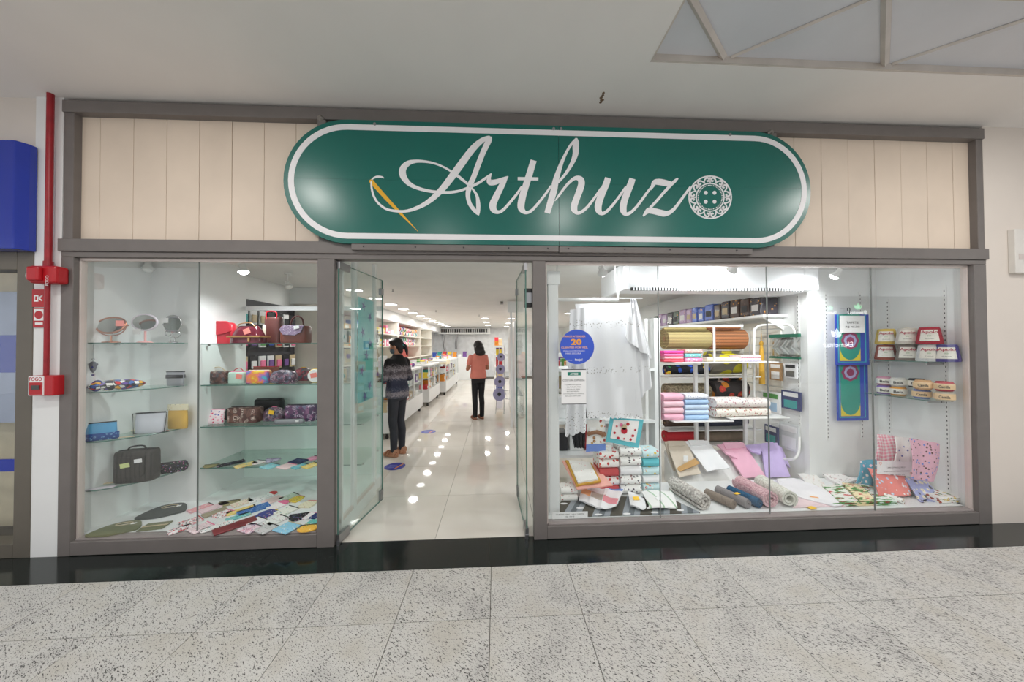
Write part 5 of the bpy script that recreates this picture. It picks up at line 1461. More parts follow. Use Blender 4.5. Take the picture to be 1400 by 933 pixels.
zip_pouch('tote_bag', 'tall dark maroon tote with a cream side on the top shelf', 364, 386, 434, .88, z1, .10, m_brown, prof=P_BOX, cat='bag',
          extra=lambda t, w_, d_, h_: (MB().tube(catmull([(-w_ * .3, -d_ * .4, h_ * .9), (-w_ * .28, -d_ * .4, h_ * 1.18), (w_ * .28, -d_ * .4, h_ * 1.18), (w_ * .3, -d_ * .4, h_ * .9)], 5), .006, 8).build('handle', m_redl, t, local=True, smooth=60),
                                        softbag(MB(), w_ * .3, d_ * 1.06, h_ * .5, P_BOX, c=(-w_ * .42, 0, h_ * .2)).build('cream_side', M('cream_leather', S(214, 206, 186), .4), t, local=True, smooth=50)))
x0, w0, zt = place(386, 424, 446, .76)
hb2 = thing('handbag', 'brown handbag with lilac floral flap and arched handle on the top shelf', 'bag', (x0, .76, z1))
hh = zt - z1
softbag(MB(), w0 * .96, .14, hh, P_BOX, 4.2).build('body', M('chestnut_leather', S(112, 56, 44), .3, var=.15, vscale=14, coat=.3), hb2, local=True, smooth=45)
m_lilfl = PAT('lilac_speckle', 'floral', [S(150, 130, 158), S(206, 196, 214), S(110, 90, 120), S(220, 214, 226)], 90)
MB().prism([(-w0 * .42, -.082, hh * .78), (-w0 * .30, -.082, hh * .48), (w0 * .12, -.082, hh * .44), (w0 * .34, -.082, hh * .62), (w0 * .44, -.082, hh * 1.0), (-w0 * .3, -.082, hh * 1.0)], (0, .014, 0)).build('flap', m_lilfl, hb2, local=True, bevel=.004)
MB().tube(catmull([(-w0 * .1, -.05, hh * .9), (-w0 * .02, -.05, hh * 1.35), (w0 * .16, -.05, hh * 1.55), (w0 * .34, -.05, hh * 1.35), (w0 * .38, -.05, hh * .9)], 6), .012, 8, flat=.6).build('handle', m_brown, hb2, local=True, smooth=60)
MB().obox((w0 * .2, -.086, hh * .9), (.05, .002, .03), Matrix.Rotation(-.2, 3, 'Y')).build('price_tag', m_paper, hb2, local=True)

# --- straight shelf 2
z2 = ZSR[1] + .0005
m_pai1 = PAT('brown_paisley', 'paisley', [S(70, 52, 50), S(150, 120, 120), S(120, 80, 70), S(180, 160, 150), S(90, 100, 110)], 42, rough=.35)
m_pai2 = PAT('grey_rose_paisley', 'paisley', [S(74, 66, 80), S(180, 130, 150), S(140, 140, 160), S(200, 180, 190), S(120, 80, 100)], 42, rough=.35)
m_pai3 = PAT('red_paisley', 'paisley', [S(80, 50, 60), S(190, 70, 90), S(150, 150, 150), S(210, 110, 120), S(120, 130, 140)], 42, rough=.35)
def h_loop(m_): return lambda t, w_, d_, h_: MB().tube(catmull([(-w_ * .34, 0, h_ * .96), (-w_ * .2, 0, h_ * 1.22), (w_ * .1, 0, h_ * 1.34), (w_ * .36, 0, h_ * 1.0)], 5), .004, 6).build('handle', m_, t, local=True, smooth=60)
zip_pouch('toiletry_bag', 'brown paisley box bag with pink tag and thin handle, left on the second shelf', 278, 314, 508, .72, z2, .11, m_pai1, prof=P_BOX, zipm=m_beige, tagp=(-.3, .45, m_tag, .05), extra=h_loop(m_beige), cat='toiletry bag')
zip_pouch('travel_tub', 'mint green rounded tub with pink price tags on the second shelf', 315, 337, 509, .70, z2, .10, M('mint_vinyl', S(196, 220, 208), .4), prof=P_BOX, zipm=m_goods[1], tagp=(.3, .62, m_tag, .055), extra=h_loop(m_redl), cat='toiletry bag')
m_rain = PAT('tie_dye_rainbow', 'mottle', [S(90, 190, 210), S(150, 120, 200), S(240, 130, 150), S(245, 150, 70), S(245, 220, 80), S(120, 200, 110)], 14, rough=.3)
zip_pouch('vanity_case', 'rainbow tie dye square case on the second shelf', 339, 369, 507, .70, z2, .09, m_rain, prof=P_BOX, zipm=m_paper, e=5, cat='case')
zip_pouch('leather_wallet', 'chestnut leather pouch lying behind the rainbow case', 346, 382, 502, .95, z2, .09, M('tan_leather', S(140, 78, 60), .35, var=.1), prof=P_POUCH, zipm=m_redl, cat='pouch')
zip_pouch('toiletry_bag', 'grey paisley domed bag on the second shelf', 371, 406, 506, .72, z2, .10, m_pai2, prof=P_DOME, zipm=m_dark, cat='toiletry bag')
zip_pouch('toiletry_bag', 'red paisley bag at the right of the second shelf', 403, 427, 503, .88, z2, .10, m_pai3, prof=P_DOME, zipm=m_ytag, cat='toiletry bag')
x0, w0, zt = place(422, 440, 505, .70)
rd = thing('round_purse', 'round white purse with pink price tag at the right end of the second shelf', 'purse', (x0, .70, z2))
r_ = (zt - z2) / 2
MB().lathe([(.01, -.025), (r_ * .9, -.025), (r_, -.01), (r_, .01), (r_ * .9, .025), (.01, .025)], (0, 0, r_), 24, RX90).build('body', m_paper, rd, local=True, smooth=40)
MB().tube([(r_ * math.cos(a), 0, r_ + r_ * math.sin(a)) for a in [2 * math.pi * i / 24 for i in range(24)]], .006, 6, closed=True).build('yellow_rim', m_ytag, rd, local=True, smooth=60)
MB().obox((0, -.028, r_ * 1.1), (.06, .002, .045), Matrix.Rotation(-.2, 3, 'Y')).build('price_tag', m_tag, rd, local=True)

# --- straight shelf 3
z3 = ZSR[2] + .0005
m_pinkf = PAT('pink_blue_blossom', 'floral', [S(244, 222, 228), S(220, 70, 110), S(90, 110, 180), S(240, 160, 180)], 42)
zip_pouch('zip_pouch', 'white pouch with pink and blue blossoms and pink tag on the third shelf', 273, 306, 561, .68, z3, .06, m_pinkf, zipm=m_goods[1], tagp=(-.2, .7, m_tag, .055), lean=.1)
zip_pouch('zip_pouch', 'dark slate pouch peeking out behind the blossom pouch', 296, 318, 559, .86, z3, .07, m_slate)
zip_pouch('toiletry_bag', 'large brown paisley box bag on the third shelf', 315, 357, 557, .74, z3, .13, PAT('coffee_paisley', 'paisley', [S(92, 66, 60), S(190, 160, 150), S(140, 100, 90), S(210, 190, 180), S(110, 70, 70)], 30, rough=.35), prof=P_BOX, zipm=m_black, e=5, cat='toiletry bag')
zip_pouch('toiletry_bag', 'plain black vanity bag standing behind the small paisley bag', 350, 387, 546, .98, z3, .12, M('black_nylon', S(26, 26, 28), .4), prof=P_BOX, zipm=m_dark, cat='toiletry bag')
zip_pouch('toiletry_bag', 'small rose paisley bag with yellow tag on the third shelf', 361, 390, 557, .78, z3, .09, m_pai2, prof=P_DOME, zipm=m_goods[1], tagp=(.0, .68, m_ytag, .05), cat='toiletry bag')
zip_pouch('toiletry_bag', 'big lilac paisley box bag at the right of the third shelf', 392, 434, 554, .76, z3, .12, PAT('lilac_box_paisley', 'paisley', [S(84, 70, 96), S(190, 130, 170), S(150, 150, 180), S(210, 190, 210), S(130, 80, 120)], 30, rough=.35), prof=P_BOX, zipm=m_dark, e=5, cat='toiletry bag')
x0, w0, zt = place(377, 416, 573, .64)
gl = thing('pencil_case', 'long silver grey pencil case lying in front on the third shelf', 'case', (x0, .635, z3), rz=.06)
softbag(MB(), w0, .05, .045, [(0, .94, .8), (.2, 1, 1), (.7, 1, .95), (1, .94, .6)], 5).build('body', M('silver_grey_vinyl', S(150, 152, 156), .35, .3), gl, local=True, smooth=50)
BOX(-w0 * .45, w0 * .45, -.003, .003, .043, .048).build('zipper', m_dark, gl, local=True)
BOX(w0 * .25, w0 * .36, -.028, -.026, .02, .036).build('logo_patch', m_paper, gl, local=True)

# --- goods on the shop wall seen through the open back
pg = thing('pegboard', 'dark pegboard with hooks on the shop wall behind the left display', 'pegboard', (-2.89, 1.75, .8))
BOX(-2.899, -2.88, 1.2, 2.28, .8, 2.05).build('board', M('charcoal_board', S(64, 62, 66), .6), pg)
random.seed(19)
for r in range(4):
    for cidx in range(7):
        yy = 1.28 + cidx * .145; zz = 1.93 - r * .27
        hk = MB().cyl((-2.88, yy, zz), (-2.80, yy, zz), .004, n=6).build('hook', m_chrome, pg)
        mt = random.choice(m_goods)
        t = thing('hanging_packet', hue(mt) + ' craft packet, row ' + ('one', 'two', 'three', 'four')[r] + ' of the dark pegboard', 'packet', (-2.83, yy, zz - .17), group='packets on the pegboard')
        BOX(-.006, .006, -.055, .055, 0, .165).build('card', random.choice([m_goods[7], m_goods[9], m_goods[8]]), t, local=True)
        BOX(.006, .02, -.04, .04, .02, .11).build('blister', mt, t, local=True, bevel=.006)
# freestanding hair accessory stand right behind the shelves
hs = thing('accessory_stand', 'grey wire stand of hair accessories behind the bag shelves', 'stand', (-1.75, 1.75, 0))
MB().lathe([(.22, .001), (.22, .02), (.03, .04), (.02, .06), (.02, 1.75)], (-1.75, 1.75, 0), 16).build('pole_and_base', m_dark, hs, smooth=40)
for i in range(5):
    z = .75 + i * .24
    MB().tube([(-1.75 + .2 * math.cos(a), 1.75 + .2 * math.sin(a), z) for a in [2 * math.pi * k / 20 for k in range(20)]], .005, 6, closed=True).build('ring', m_dark, hs)
    for k in range(4):
        a = math.pi / 4 + math.pi / 2 * k
        MB().tube([(-1.75, 1.75, z), (-1.75 + .2 * math.cos(a), 1.75 + .2 * math.sin(a), z)], .004, 5).build('spoke', m_dark, hs)
    for k in range(9):
        a = 2 * math.pi * (k + .5 * (i % 2)) / 9
        mt = random.choice(m_goods)
        t = thing('accessory_card', hue(mt) + ' trinket card on tier ' + ('one', 'two', 'three', 'four', 'five')[i] + ' of the grey wire stand', 'card', (-1.75 + .215 * math.cos(a), 1.75 + .215 * math.sin(a), z - .165), rz=a, group='cards on the wire stand')
        BOX(-.004, .004, -.045, .045, 0, .155).build('card', random.choice([m_goods[7], m_goods[8], m_goods[9]]), t, local=True)
        MB().ell((.012, 0, .07), (.012, .03, .03), 8, 6).build('trinket', mt, t, local=True, smooth=180)
# ================================================================== RIGHT DISPLAY
random.seed(12)
ZP1 = .1125
def quad(mb, tl, tr, br, bl, Yt, Yb, nu=14, nv=12, th=.006, wave=.004, scal=0, zmin=None, droop=0, nw=5):
    """cloth from four picture corners at two known depths (top, bottom)"""
    A, B, C_, D_ = at(*tl, Yt), at(*tr, Yt), at(*br, Yb), at(*bl, Yb)
    def fn(u, v):
        p = A.lerp(B, u).lerp(D_.lerp(C_, u), v)
        p = p + Vector((0, -wave * math.sin(u * nw * 2.1 + 1.3) * (.3 + .7 * v), 0))
        if scal and v > .999: p.z += abs(math.sin(u * math.pi * scal)) * -.018 + .009
        if droop: p.y -= droop * math.sin(v * math.pi)
        if zmin is not None: p.z = max(p.z, zmin)
        return p
    return mb.sheet(fn, nu, nv, th)
m_cloth = M('white_linen', S(240, 240, 242), .85, var=.02, bump=.25, bscale=300)
def lace():
    n = NT('white_cutwork_linen')
    c = n.coord((56, 56, 56))
    v = n.n('ShaderNodeTexVoronoi'); n.l(c, v.inputs['Vector']); v.inputs['Scale'].default_value = 1
    tc = n.n('ShaderNodeTexCoord'); sp = n.n('ShaderNodeSeparateXYZ'); n.l(tc.outputs['Object'], sp.inputs[0])
    nz = n.n('ShaderNodeTexNoise'); nz.inputs['Scale'].default_value = 4; n.l(tc.outputs['Object'], nz.inputs[0])
    zz = n.math('ADD', sp.outputs[2], n.math('MULTIPLY', n.math('SUBTRACT', nz.outputs[0], .5), .12))
    m1 = n.math('LESS_THAN', zz, .085)
    m2 = n.math('MULTIPLY', n.math('GREATER_THAN', zz, .43), n.math('LESS_THAN', zz, .50))
    m3 = n.math('MULTIPLY', n.math('GREATER_THAN', zz, .86), n.math('LESS_THAN', zz, .92))
    mm = n.math('MAXIMUM', m1, n.math('MAXIMUM', m2, m3))
    d = n.math('LESS_THAN', v.outputs['Distance'], n.math('MULTIPLY', mm, .27))
    col = n.mix(d, S(236, 236, 239), S(168, 164, 160))
    n.bsdf(col, .85, bump=v.outputs['Distance'], bstr=.15)
    return n.m
m_lace = lace()

# --- post, left shelf unit
wp = thing('window_post', 'white square post just right of the doorway inside the window', 'post', (.47, .18, .113))
BOX(.43, .515, .145, .215, .113, 2.0).build('shaft', m_lam, wp, bevel=.004)
BOX(.422, .53, .14, .225, 2.0, 2.11).build('cap', m_lam, wp, bevel=.004)
su = thing('shelf_unit', 'white open shelf unit behind the hanging tablecloth', 'shelving', (1.2, 1.05, 0))
BOX(1.68, 1.745, .86, 1.30, .001, 1.78).build('side_panel', m_lam, su)
BOX(.56, .60, .86, 1.30, .001, 1.78).build('side_panel', m_lam, su)
BOX(1.60, 1.63, .90, .94, .001, 1.78).build('slot_upright', m_metalw, su)
for z in (.35, .70, 1.25): BOX(.60, 1.68, .86, 1.30, z - .03, z).build('shelf', m_lam, su)
random.seed(3)
for z in (.351, .701):
    for i in range(6 if z < .5 else 3):
        box_good(.70 + i * .175, 1.1, z, .15, .2, random.uniform(.16, .3), random.choice([m_goods[0], m_goods[9], m_goods[8], m_goods[7]]), 'packed goods on the white shelf unit behind the tablecloth', grp='goods behind the tablecloth')
# --- rail and hanging tablecloth
rl = thing('hanging_rail', 'white tube rail carrying the white tablecloth', 'rail', (.8, .44, 1.9))
MB().tube([(.50, .44, 1.915), (1.13, .44, 1.915), (1.13, .44, 2.10)], .016, 10).build('tube', m_metalw, rl)
MB().tube([(.50, .62, 1.945), (1.0, .62, 1.945)], .016, 10).build('tube', m_metalw, rl)
BOX(.515, .53, .40, .66, 1.89, 1.97).build('bracket', m_metalw, rl)
MB().tube([(.56, .44, 1.915), (.56, .44, STORE_Z)], .006, 6).build('hanger_rod', m_metalw, rl)
MB().tube([(1.13, .44, 2.1), (1.13, .50, 2.1), (1.13, .50, STORE_Z)], .006, 6).build('hanger_rod', m_metalw, rl)
tcl = thing('tablecloth', 'white cutwork tablecloth hanging from the rail with scalloped hem', 'tablecloth', (.95, .45, .8))
quad(MB(), (786, 416), (862, 414), (878, 571), (802, 571), .425, .42, 48, 26, .004, .018, 12, nw=6).build('main_panel', m_lace, tcl, smooth=70)
quad(MB(), (779, 424), (801, 420), (801, 590), (772, 597), .40, .36, 16, 20, .004, .02, 4, nw=7).build('left_fold', m_lace, tcl, smooth=70)
A = [(866, 405, .46), (893, 486, .40), (888, 530, .40), (880, 545, .44), (868, 548, .45), (858, 470, .44), (852, 452, .42)]
quad(MB(), (862, 408), (870, 408), (893, 492), (853, 462), .47, .38, 14, 16, .004, .03, 4, nw=8).build('right_drape', m_lace, tcl, smooth=70)
quad(MB(), (866, 455), (886, 470), (891, 528), (868, 552), .43, .43, 10, 12, .004, .02, 4, nw=7).build('right_tail', m_lace, tcl, smooth=70)
BOX(.52, 1.36, .432, .448, 1.925, 1.934).build('top_fold', m_cloth, tcl, bevel=.003)
# --- air conditioner
m_acw = M('white_appliance', S(244, 245, 247), .35, var=.01)
ax0, ax1, ay0, ay1, az0, az1 = 1.25, 3.20, .56, 1.24, 2.03, 2.285
acu = thing('air_conditioner', 'wide white ceiling air conditioner behind the right window', 'air conditioner', ((ax0 + ax1) / 2, .9, az0))
MB().prism([(ax0, ay0, az0 + .02), (ax0, ay0, az1), (ax0, ay1, az1), (ax0, ay1, az0 + .10), (ax0, ay0 + .25, az0)], (ax1 - ax0, 0, 0)).build('case', m_acw, acu, bevel=.012, seg=3)
BOX(ax0 - .012, ax0 + .05, ay0 - .004, ay1, az0 + .005, az1 + .01).build('end_cap', m_acw, acu, bevel=.01, seg=3)
BOX(ax1 - .14, ax1 + .012, ay0 - .004, ay1, az0 + .005, az1 + .01).build('end_cap', m_acw, acu, bevel=.01, seg=3)
BOX(ax0 + .06, ax1 - .15, ay0 - .006, ay0 + .02, az0 - .004, az0 + .022).build('air_slot', m_dark, acu)
for i in range(60):
    xx = ax0 + .08 + (ax1 - ax0 - .25) * i / 59
    BOX(xx - .007, xx + .007, ay0 - .01, ay0 - .004, az0 - .006, az0 + .024).build('slot_fin', m_acw, acu)
for xx in (ax0 + .4, ax1 - .5): BOX(xx, xx + .05, .7, .75, az1, STORE_Z).build('hanger_bracket', m_steel, acu)

# --- papers on the glass
m_sblue = M('blue_sticker_print', S(58, 92, 208), .4)
m_peach = M('peach_print', S(250, 190, 150), .5)
m_orange = M('orange_print', S(246, 168, 60), .5)
c = at(789, 474.5, .0525)
st = thing('window_sticker', 'round blue sticker about 20 clients at a time on the window', 'sticker', (c.x, .0525, c.z - .135))
MB().lathe([(.138, -.0008), (.138, .0008)], c, 40, RX90).build('disc', m_sblue, st)
yT = .0505
def tx(s_, px, py, wpx, hpx, mt, par, Y=yT, **k):
    a, b = at(px - wpx / 2, py, Y), at(px + wpx / 2, py, Y)
    return TXT(s_, 'lettering', par, mt, ((a.x + b.x) / 2, Y, (a.z + b.z) / 2), b.x - a.x, hpx * .0058, **k)
tx('VAMOS ATENDER', 785, 461.5, 31, 2.6, m_peach, st, bold=.02)
tx('20', 788, 472, 14.5, 8.5, m_orange, st, bold=.04)
tx('CLIENTES POR VEZ,', 785.5, 477, 36.5, 2.8, m_peach, st, bold=.02)
tx('PARA SUA PROTEÇÃO', 785, 481.2, 29, 2.2, m_paper, st)
tx('MAIS SEGURA', 784, 484.6, 21, 2.2, m_paper, st)
tx('SHOPPING', 778.5, 493.5, 7, 1.2, m_paper, st)
tx('Itajaí', 791.5, 494.5, 10.5, 4, m_paper, st, bold=.02)
nt_ = thing('window_notice', 'white typed notice with a green heading on the window', 'notice', (at(785, 553, .0525).x, .0525, at(785, 553, .0525).z))
a, b = at(767.5, 505.5, .0525), at(801.5, 552.5, .0525)
BOX(a.x, b.x, .0515, .0535, b.z, a.z).build('sheet', m_paper, nt_)
BOX(a.x, b.x, .0508, .0515, a.z - .004, a.z + .002).build('tape', m_dark, nt_)
BOX(a.x, b.x, .0508, .0515, b.z - .002, b.z + .003).build('tape', m_dark, nt_)
g0, g1 = at(776, 509, .0505), at(794, 513.6, .0505)
BOX(g0.x, g1.x, .0505, .0515, g1.z, g0.z).build('green_heading', M('green_print', S(20, 130, 110), .5), nt_)
tx('AVISO', 785, 513, 11, 3, m_paper, nt_, Y=.0500, bold=.02)
tx('COSTURA EXPRESSA', 784.5, 521.5, 30, 2.6, m_ink, nt_)
for k_, s_ in enumerate(('- CONSERTOS E AJUSTES', '- BARRAS', '- TROCA DE ZÍPER', '- BOTÕES PRESSÃO')):
    tx(s_, 783, 527.3 + k_ * 2.9, 24 - k_ * 2, 1.5, m_ink, nt_)
tx('INFORMAÇÕES NO INTERIOR', 784.5, 539.5, 29, 1.6, m_ink, nt_)
tx('DA LOJA COM CAIXA', 784, 542.8, 22, 1.6, m_ink, nt_)
lb = thing('price_card', 'narrow white price card at the foot of the window on the striped mat', 'card', (at(779, 711, .075).x, .08, .116))
a, b = at(755, 700, .08), at(803.5, 709.8, .08)
BOX(a.x, b.x, .078, .081, .113, .166).build('card', m_paper, lb)
TXT('TAPETES SISAL 1,60 X 2,00 DE', 'lettering', lb, m_ink, ((a.x + b.x) / 2, .0772, .142), (b.x - a.x) * .8, .011)
TXT('R$ 199,90', 'lettering', lb, m_ink, ((a.x + b.x) / 2, .0772, .124), (b.x - a.x) * .24, .011)

# --- textiles on the left of the window
def towel_stack(name, label, px0, px1, pyt, pyb, Y, base_z, mats, d_=.26, cat='towels', rz=0.0):
    """folded towels, one above the other, each a part with a rounded fold at the front"""
    a, b = at(px0, pyb, Y), at(px1, pyb, Y)
    zt = at(px0, pyt, Y).z
    n = len(mats); h_ = (zt - base_z) / n
    t = thing(name, label, cat, ((a.x + b.x) / 2, Y + d_ / 2, base_z + .0004), rz=rz)
    w_ = b.x - a.x
    for i, mt in enumerate(mats):
        ww = w_ * random.uniform(.95, 1.0)
        sec = []
        z0_ = i * h_
        for k_ in range(9):
            aa = math.pi / 2 + math.pi * k_ / 8
            sec.append((-d_ / 2 + h_ * .46 + math.cos(aa) * h_ * .46, z0_ + h_ / 2 + math.sin(aa) * h_ * .47))
        sec += [(d_ / 2, z0_ + h_ * .03), (d_ / 2, z0_ + h_ * .97)]
        MB().prism([(-ww / 2, y_, z_) for y_, z_ in sec], (ww, 0, 0)).build('folded_piece', mt, t, local=True, smooth=50)
    return t
def printed(nm, *c, sc_=45, thr=.22): return PAT(nm, 'floral', [S(246, 244, 240)] + [S(*q) for q in c], sc_, thr=thr)
# fruit print apron and dark cloth hanging low, turquoise tea towel
ap = thing('printed_apron', 'small apron printed with a brown bag above a blue hem, hanging', 'apron', (at(814, 617, .5).x, .50, at(814, 617, .5).z))
quad(MB(), (803, 574), (827, 574), (828, 616), (801, 617), .50, .50, 10, 10, .006, .006).build('cloth', printed('apron_print', (150, 100, 60), (190, 60, 60), (210, 170, 120), sc_=22, thr=.3), ap, smooth=60)
quad(MB(), (801.5, 608), (828, 607), (828, 617), (801, 618), .494, .494, 8, 3, .004, .006).build('blue_hem', M('cornflower_hem', S(120, 150, 220), .8), ap, smooth=60)
MB().tube(catmull([at(803, 594, .485), at(815, 591, .48), at(827, 595, .485)], 5), [.02] * 11, 8).build('brown_roll', M('brown_fabric', S(150, 110, 84), .8), ap, smooth=60)
q = at(810, 587, .485); BOX(q.x - .03, q.x + .03, .476, .479, q.z - .02, q.z + .02).build('price_tag', m_paper, ap)
tt = thing('tea_towel', 'turquoise bordered tea towel with cupcake print hanging under the tablecloth', 'tea towel', (at(856, 612, .48).x, .48, at(856, 612, .48).z))
m_turqb = M('turquoise_cotton', S(110, 200, 212), .85)
quad(MB(), (834, 571), (880, 574), (873, 613), (828, 604), .48, .46, 12, 10, .006, .006).build('cloth', m_turqb, tt, smooth=60)
quad(MB(), (839, 574), (874, 576), (869, 606), (834, 599), .474, .454, 12, 10, .004, .006).build('white_field', M('white_cotton', S(246, 244, 242), .85), tt, smooth=60)
m_redpr = M('red_print', S(200, 40, 60), .8)
for px, py, r_ in ((840, 592, .012), (845, 599, .012), (865, 596, .013), (862, 601, .012), (853, 600, .008), (843, 583, .009), (868, 588, .009)):
    q = at(px, py, .455); MB().lathe([(r_, 0), (r_, .002)], q + Vector((0, -.004, 0)), 10, RX90).build('strawberry_print', m_redpr, tt)
for px, py, r_, mt in ((853, 589, .03, m_redpr), (853, 584, .026, m_goods[8]), (849, 581, .016, m_goods[1]), (858, 580, .016, m_goods[0])):
    q = at(px, py, .462); MB().lathe([(r_, 0), (r_, .002)], q + Vector((0, -.006, 0)), 12, RX90).build('cupcake_print', mt, tt)
quad(MB(), (781, 592), (800, 590), (798, 613), (785, 612), .42, .42, 14, 8, .006, .02, nw=9).build('dark_fringe', M('black_fringe', S(44, 44, 48), .9), smooth=60, label='short black fringed cloth hanging below the left fold of the tablecloth', cat='cloth')
# pink framed print
pf = thing('printed_cloth', 'pink and mustard edged white printed panel leaning at the left of the window', 'fabric', (at(800, 668, .36).x, .36, ZP1))
quad(MB(), (768, 630), (812, 636), (838, 664), (789, 670), .62, .30, 10, 8, .010, .003, zmin=ZP1 + .006).build('pink_border', M('salmon_cotton', S(240, 180, 168), .85), pf, smooth=60)
quad(MB(), (773, 630), (808, 634), (822, 659), (788, 665), .61, .32, 10, 8, .016, .003, zmin=ZP1 + .012).build('mustard_border', M('mustard_cotton', S(206, 160, 70), .85), pf, smooth=60)
quad(MB(), (777, 630.5), (806, 633.5), (818, 656), (790, 661), .605, .33, 10, 8, .022, .003, zmin=ZP1 + .016).build('printed_field', printed('crochet_print', (180, 180, 190), (150, 170, 160), (230, 140, 150), sc_=35, thr=.15), pf, smooth=60)
towel_stack('folded_towel', 'small folded white towel with red print at the left corner', 767, 790, 668, 680, .34, ZP1, [printed('red_motif', (200, 70, 80), (110, 60, 60), (220, 120, 120), sc_=40)] * 2, .12)
m_wred = PAT('white_red_band', 'floral', [S(246, 244, 240), S(206, 70, 70), S(210, 90, 80), S(200, 60, 60)], 24, thr=.3)
m_wstr = PAT('white_grey_band', 'floral', [S(246, 245, 242), S(90, 90, 96), S(150, 110, 110), S(120, 110, 120)], 30, thr=.28)
m_aqua = PAT('aqua_motif', 'floral', [S(206, 232, 236), S(210, 120, 120), S(230, 200, 90), S(246, 246, 240)], 26, thr=.3)
m_redband = M('red_check_cotton', S(206, 90, 92), .85)
towel_stack('dish_towels', 'stack of dish towels with red apple prints in the window', 820, 847, 618, 668, .46, ZP1, [m_redband, m_wred, m_redband, m_wred, m_wred], .2)
towel_stack('dish_towels', 'stack of dish towels with grey and black prints in the middle', 849, 878, 613, 667, .44, ZP1, [m_wstr, m_wstr, m_cloth, m_wstr, m_wstr], .2)
towel_stack('dish_towels', 'stack of pale aqua dish towels with cup prints', 880, 903, 617, 664, .48, ZP1, [m_aqua, m_cloth, m_aqua, m_turqb, m_aqua], .18)
# grey striped mat flat at the front
m_mat = PAT('grey_striped_mat', 'stripes', [S(92, 88, 80), S(92, 88, 80), S(152, 158, 164), S(110, 116, 120), S(152, 158, 164)], 4.6, rough=.9, rnd=False, rot=(0, 0, .5))
mt_ = thing('striped_mat', 'grey striped mat with cut slots lying flat along the window front', 'mat', (1.0, .25, ZP1))
om = [on(755, 700, ZP1), on(772, 682, ZP1), on(850, 680, ZP1), on(915, 682, ZP1), on(962, 706, ZP1), on(935, 710, ZP1), on(760, 713, ZP1)]
om = [Vector((p.x, max(p.y, .097), ZP1)) for p in om]
MB().prism(om, (0, 0, .010)).build('mat_body', m_mat, mt_, bevel=.003)
for px, py in ((771, 689), (793, 695), (818, 704), (857, 703), (866, 692), (895, 701), (930, 698)):
    q = on(px, py, ZP1 + .01); MB().lathe([(.032, 0), (.032, .0015)], q, 14, sy=.4).build('cut_slot', m_cloth, mt_)
# fanned towels with pastel squares
for i, (c4, col) in enumerate(((((801, 655), (822, 657), (812, 690), (793, 684)), (S(150, 210, 190), S(250, 190, 140))), (((816, 658), (838, 661), (825, 695), (806, 689)), (S(130, 170, 220), S(190, 180, 170))), (((832, 661), (857, 666), (842, 702), (822, 695)), (S(120, 150, 210), S(230, 150, 160))))):
    fp = thing('pastel_towel', ['fanned white towel with mint and peach squares', 'fanned white towel with sky blue and grey squares', 'fanned white towel with blue and pink squares'][i], 'towel', (at(*c4[3], .2).x, .25, ZP1 + .014))
    t0, t1, t2, t3 = [on(px, py, ZP1 + .055) for px, py in c4]
    def fan(u, v, t0=t0, t1=t1, t2=t2, t3=t3, i=i):
        p = t0.lerp(t1, u).lerp(t3.lerp(t2, u), v)
        p.y = max(p.y, .125) + .03
        p.z = ZP1 + .03 + .028 * math.sin(v * 3.0) + .006 * math.sin(u * 6 + i)
        return p
    MB().sheet(fan, 8, 12, .014).build('cloth', m_cloth, fp, smooth=60)
    for (ua, ub, va, vb), c_ in zip(((.04, .96, .04, .3), (.04, .96, .62, .8)), col):
        MB().sheet(lambda u, v: Vector(fan(ua + (ub - ua) * u, va + (vb - va) * v)) + Vector((0, -.002, .0075)), 6, 4, .003).build('pastel_square', M('pastel_%d_%d' % (i, int(c_[0] * 999)), c_, .85), fp, smooth=60)
for i, c4 in enumerate((((858, 672), (880, 680), (885, 700), (862, 690)), ((877, 672), (918, 670), (926, 692), (892, 702)))):
    fp = thing('white_towel', ['small white towel with yellow tag in the middle front', 'white striped towel with price card beside the crochet roll'][i], 'towel', (on(*c4[3], ZP1).x, .22, ZP1 + .012))
    t0, t1, t2, t3 = [on(px, py, ZP1 + .04) for px, py in c4]
    def fan(u, v):
        p = t0.lerp(t1, u).lerp(t3.lerp(t2, u), v); p.y = max(p.y, .14); p.z = ZP1 + .03 + .02 * math.sin(v * 3.1) + .008 * math.sin(u * 5); return p
    MB().sheet(fan, 10, 10, .016).build('cloth', PAT('white_green_lines', 'stripes', [S(246, 246, 244)] * 7 + [S(170, 200, 170)], 9, rough=.85, rnd=False) if i else m_cloth, fp, smooth=60)
    p = Vector(fan(.4, .6)); MB().obox(p + Vector((0, -.01, .016)), (.05, .035, .002), Matrix.Rotation(.4, 3, 'X')).build('price_tag', m_ytag if i == 0 else m_paper, fp)

# --- rolled rugs
def rug_roll(label, f_px, b_px, R, mat, mat_end=None, turns=2.6, th=None, tagm=None, Z=ZP1, core=.3, fr=False):
    f = on(f_px[0], f_px[1], Z + R); b = on(b_px[0], b_px[1], Z + R)
    f = Vector((f.x, max(f.y, .14), Z + R)); b = Vector((b.x, b.y, Z + R))
    t = thing('rolled_rug', label, 'rug', ((f.x + b.x) / 2, (f.y + b.y) / 2, Z))
    MB().roll(f, b, R, turns, core, th, 20, start=2.6).build('roll', mat, t, smooth=50)
    d = (b - f).normalized()
    if fr:
        for q, s_ in ((f, -1), (b, 1)): pass
    if tagm:
        p = f.lerp(b, .35) + Vector((0, -.0, R + .004))
        MB().obox(p, (.05, .03, .002), Matrix.Rotation(.3, 3, 'Z')).build('price_tag', tagm, t)
    return t
m_crochet = PAT('cream_crochet', 'weave', [S(244, 240, 234), S(150, 142, 136)], 55, bump=1.0, rough=.95)
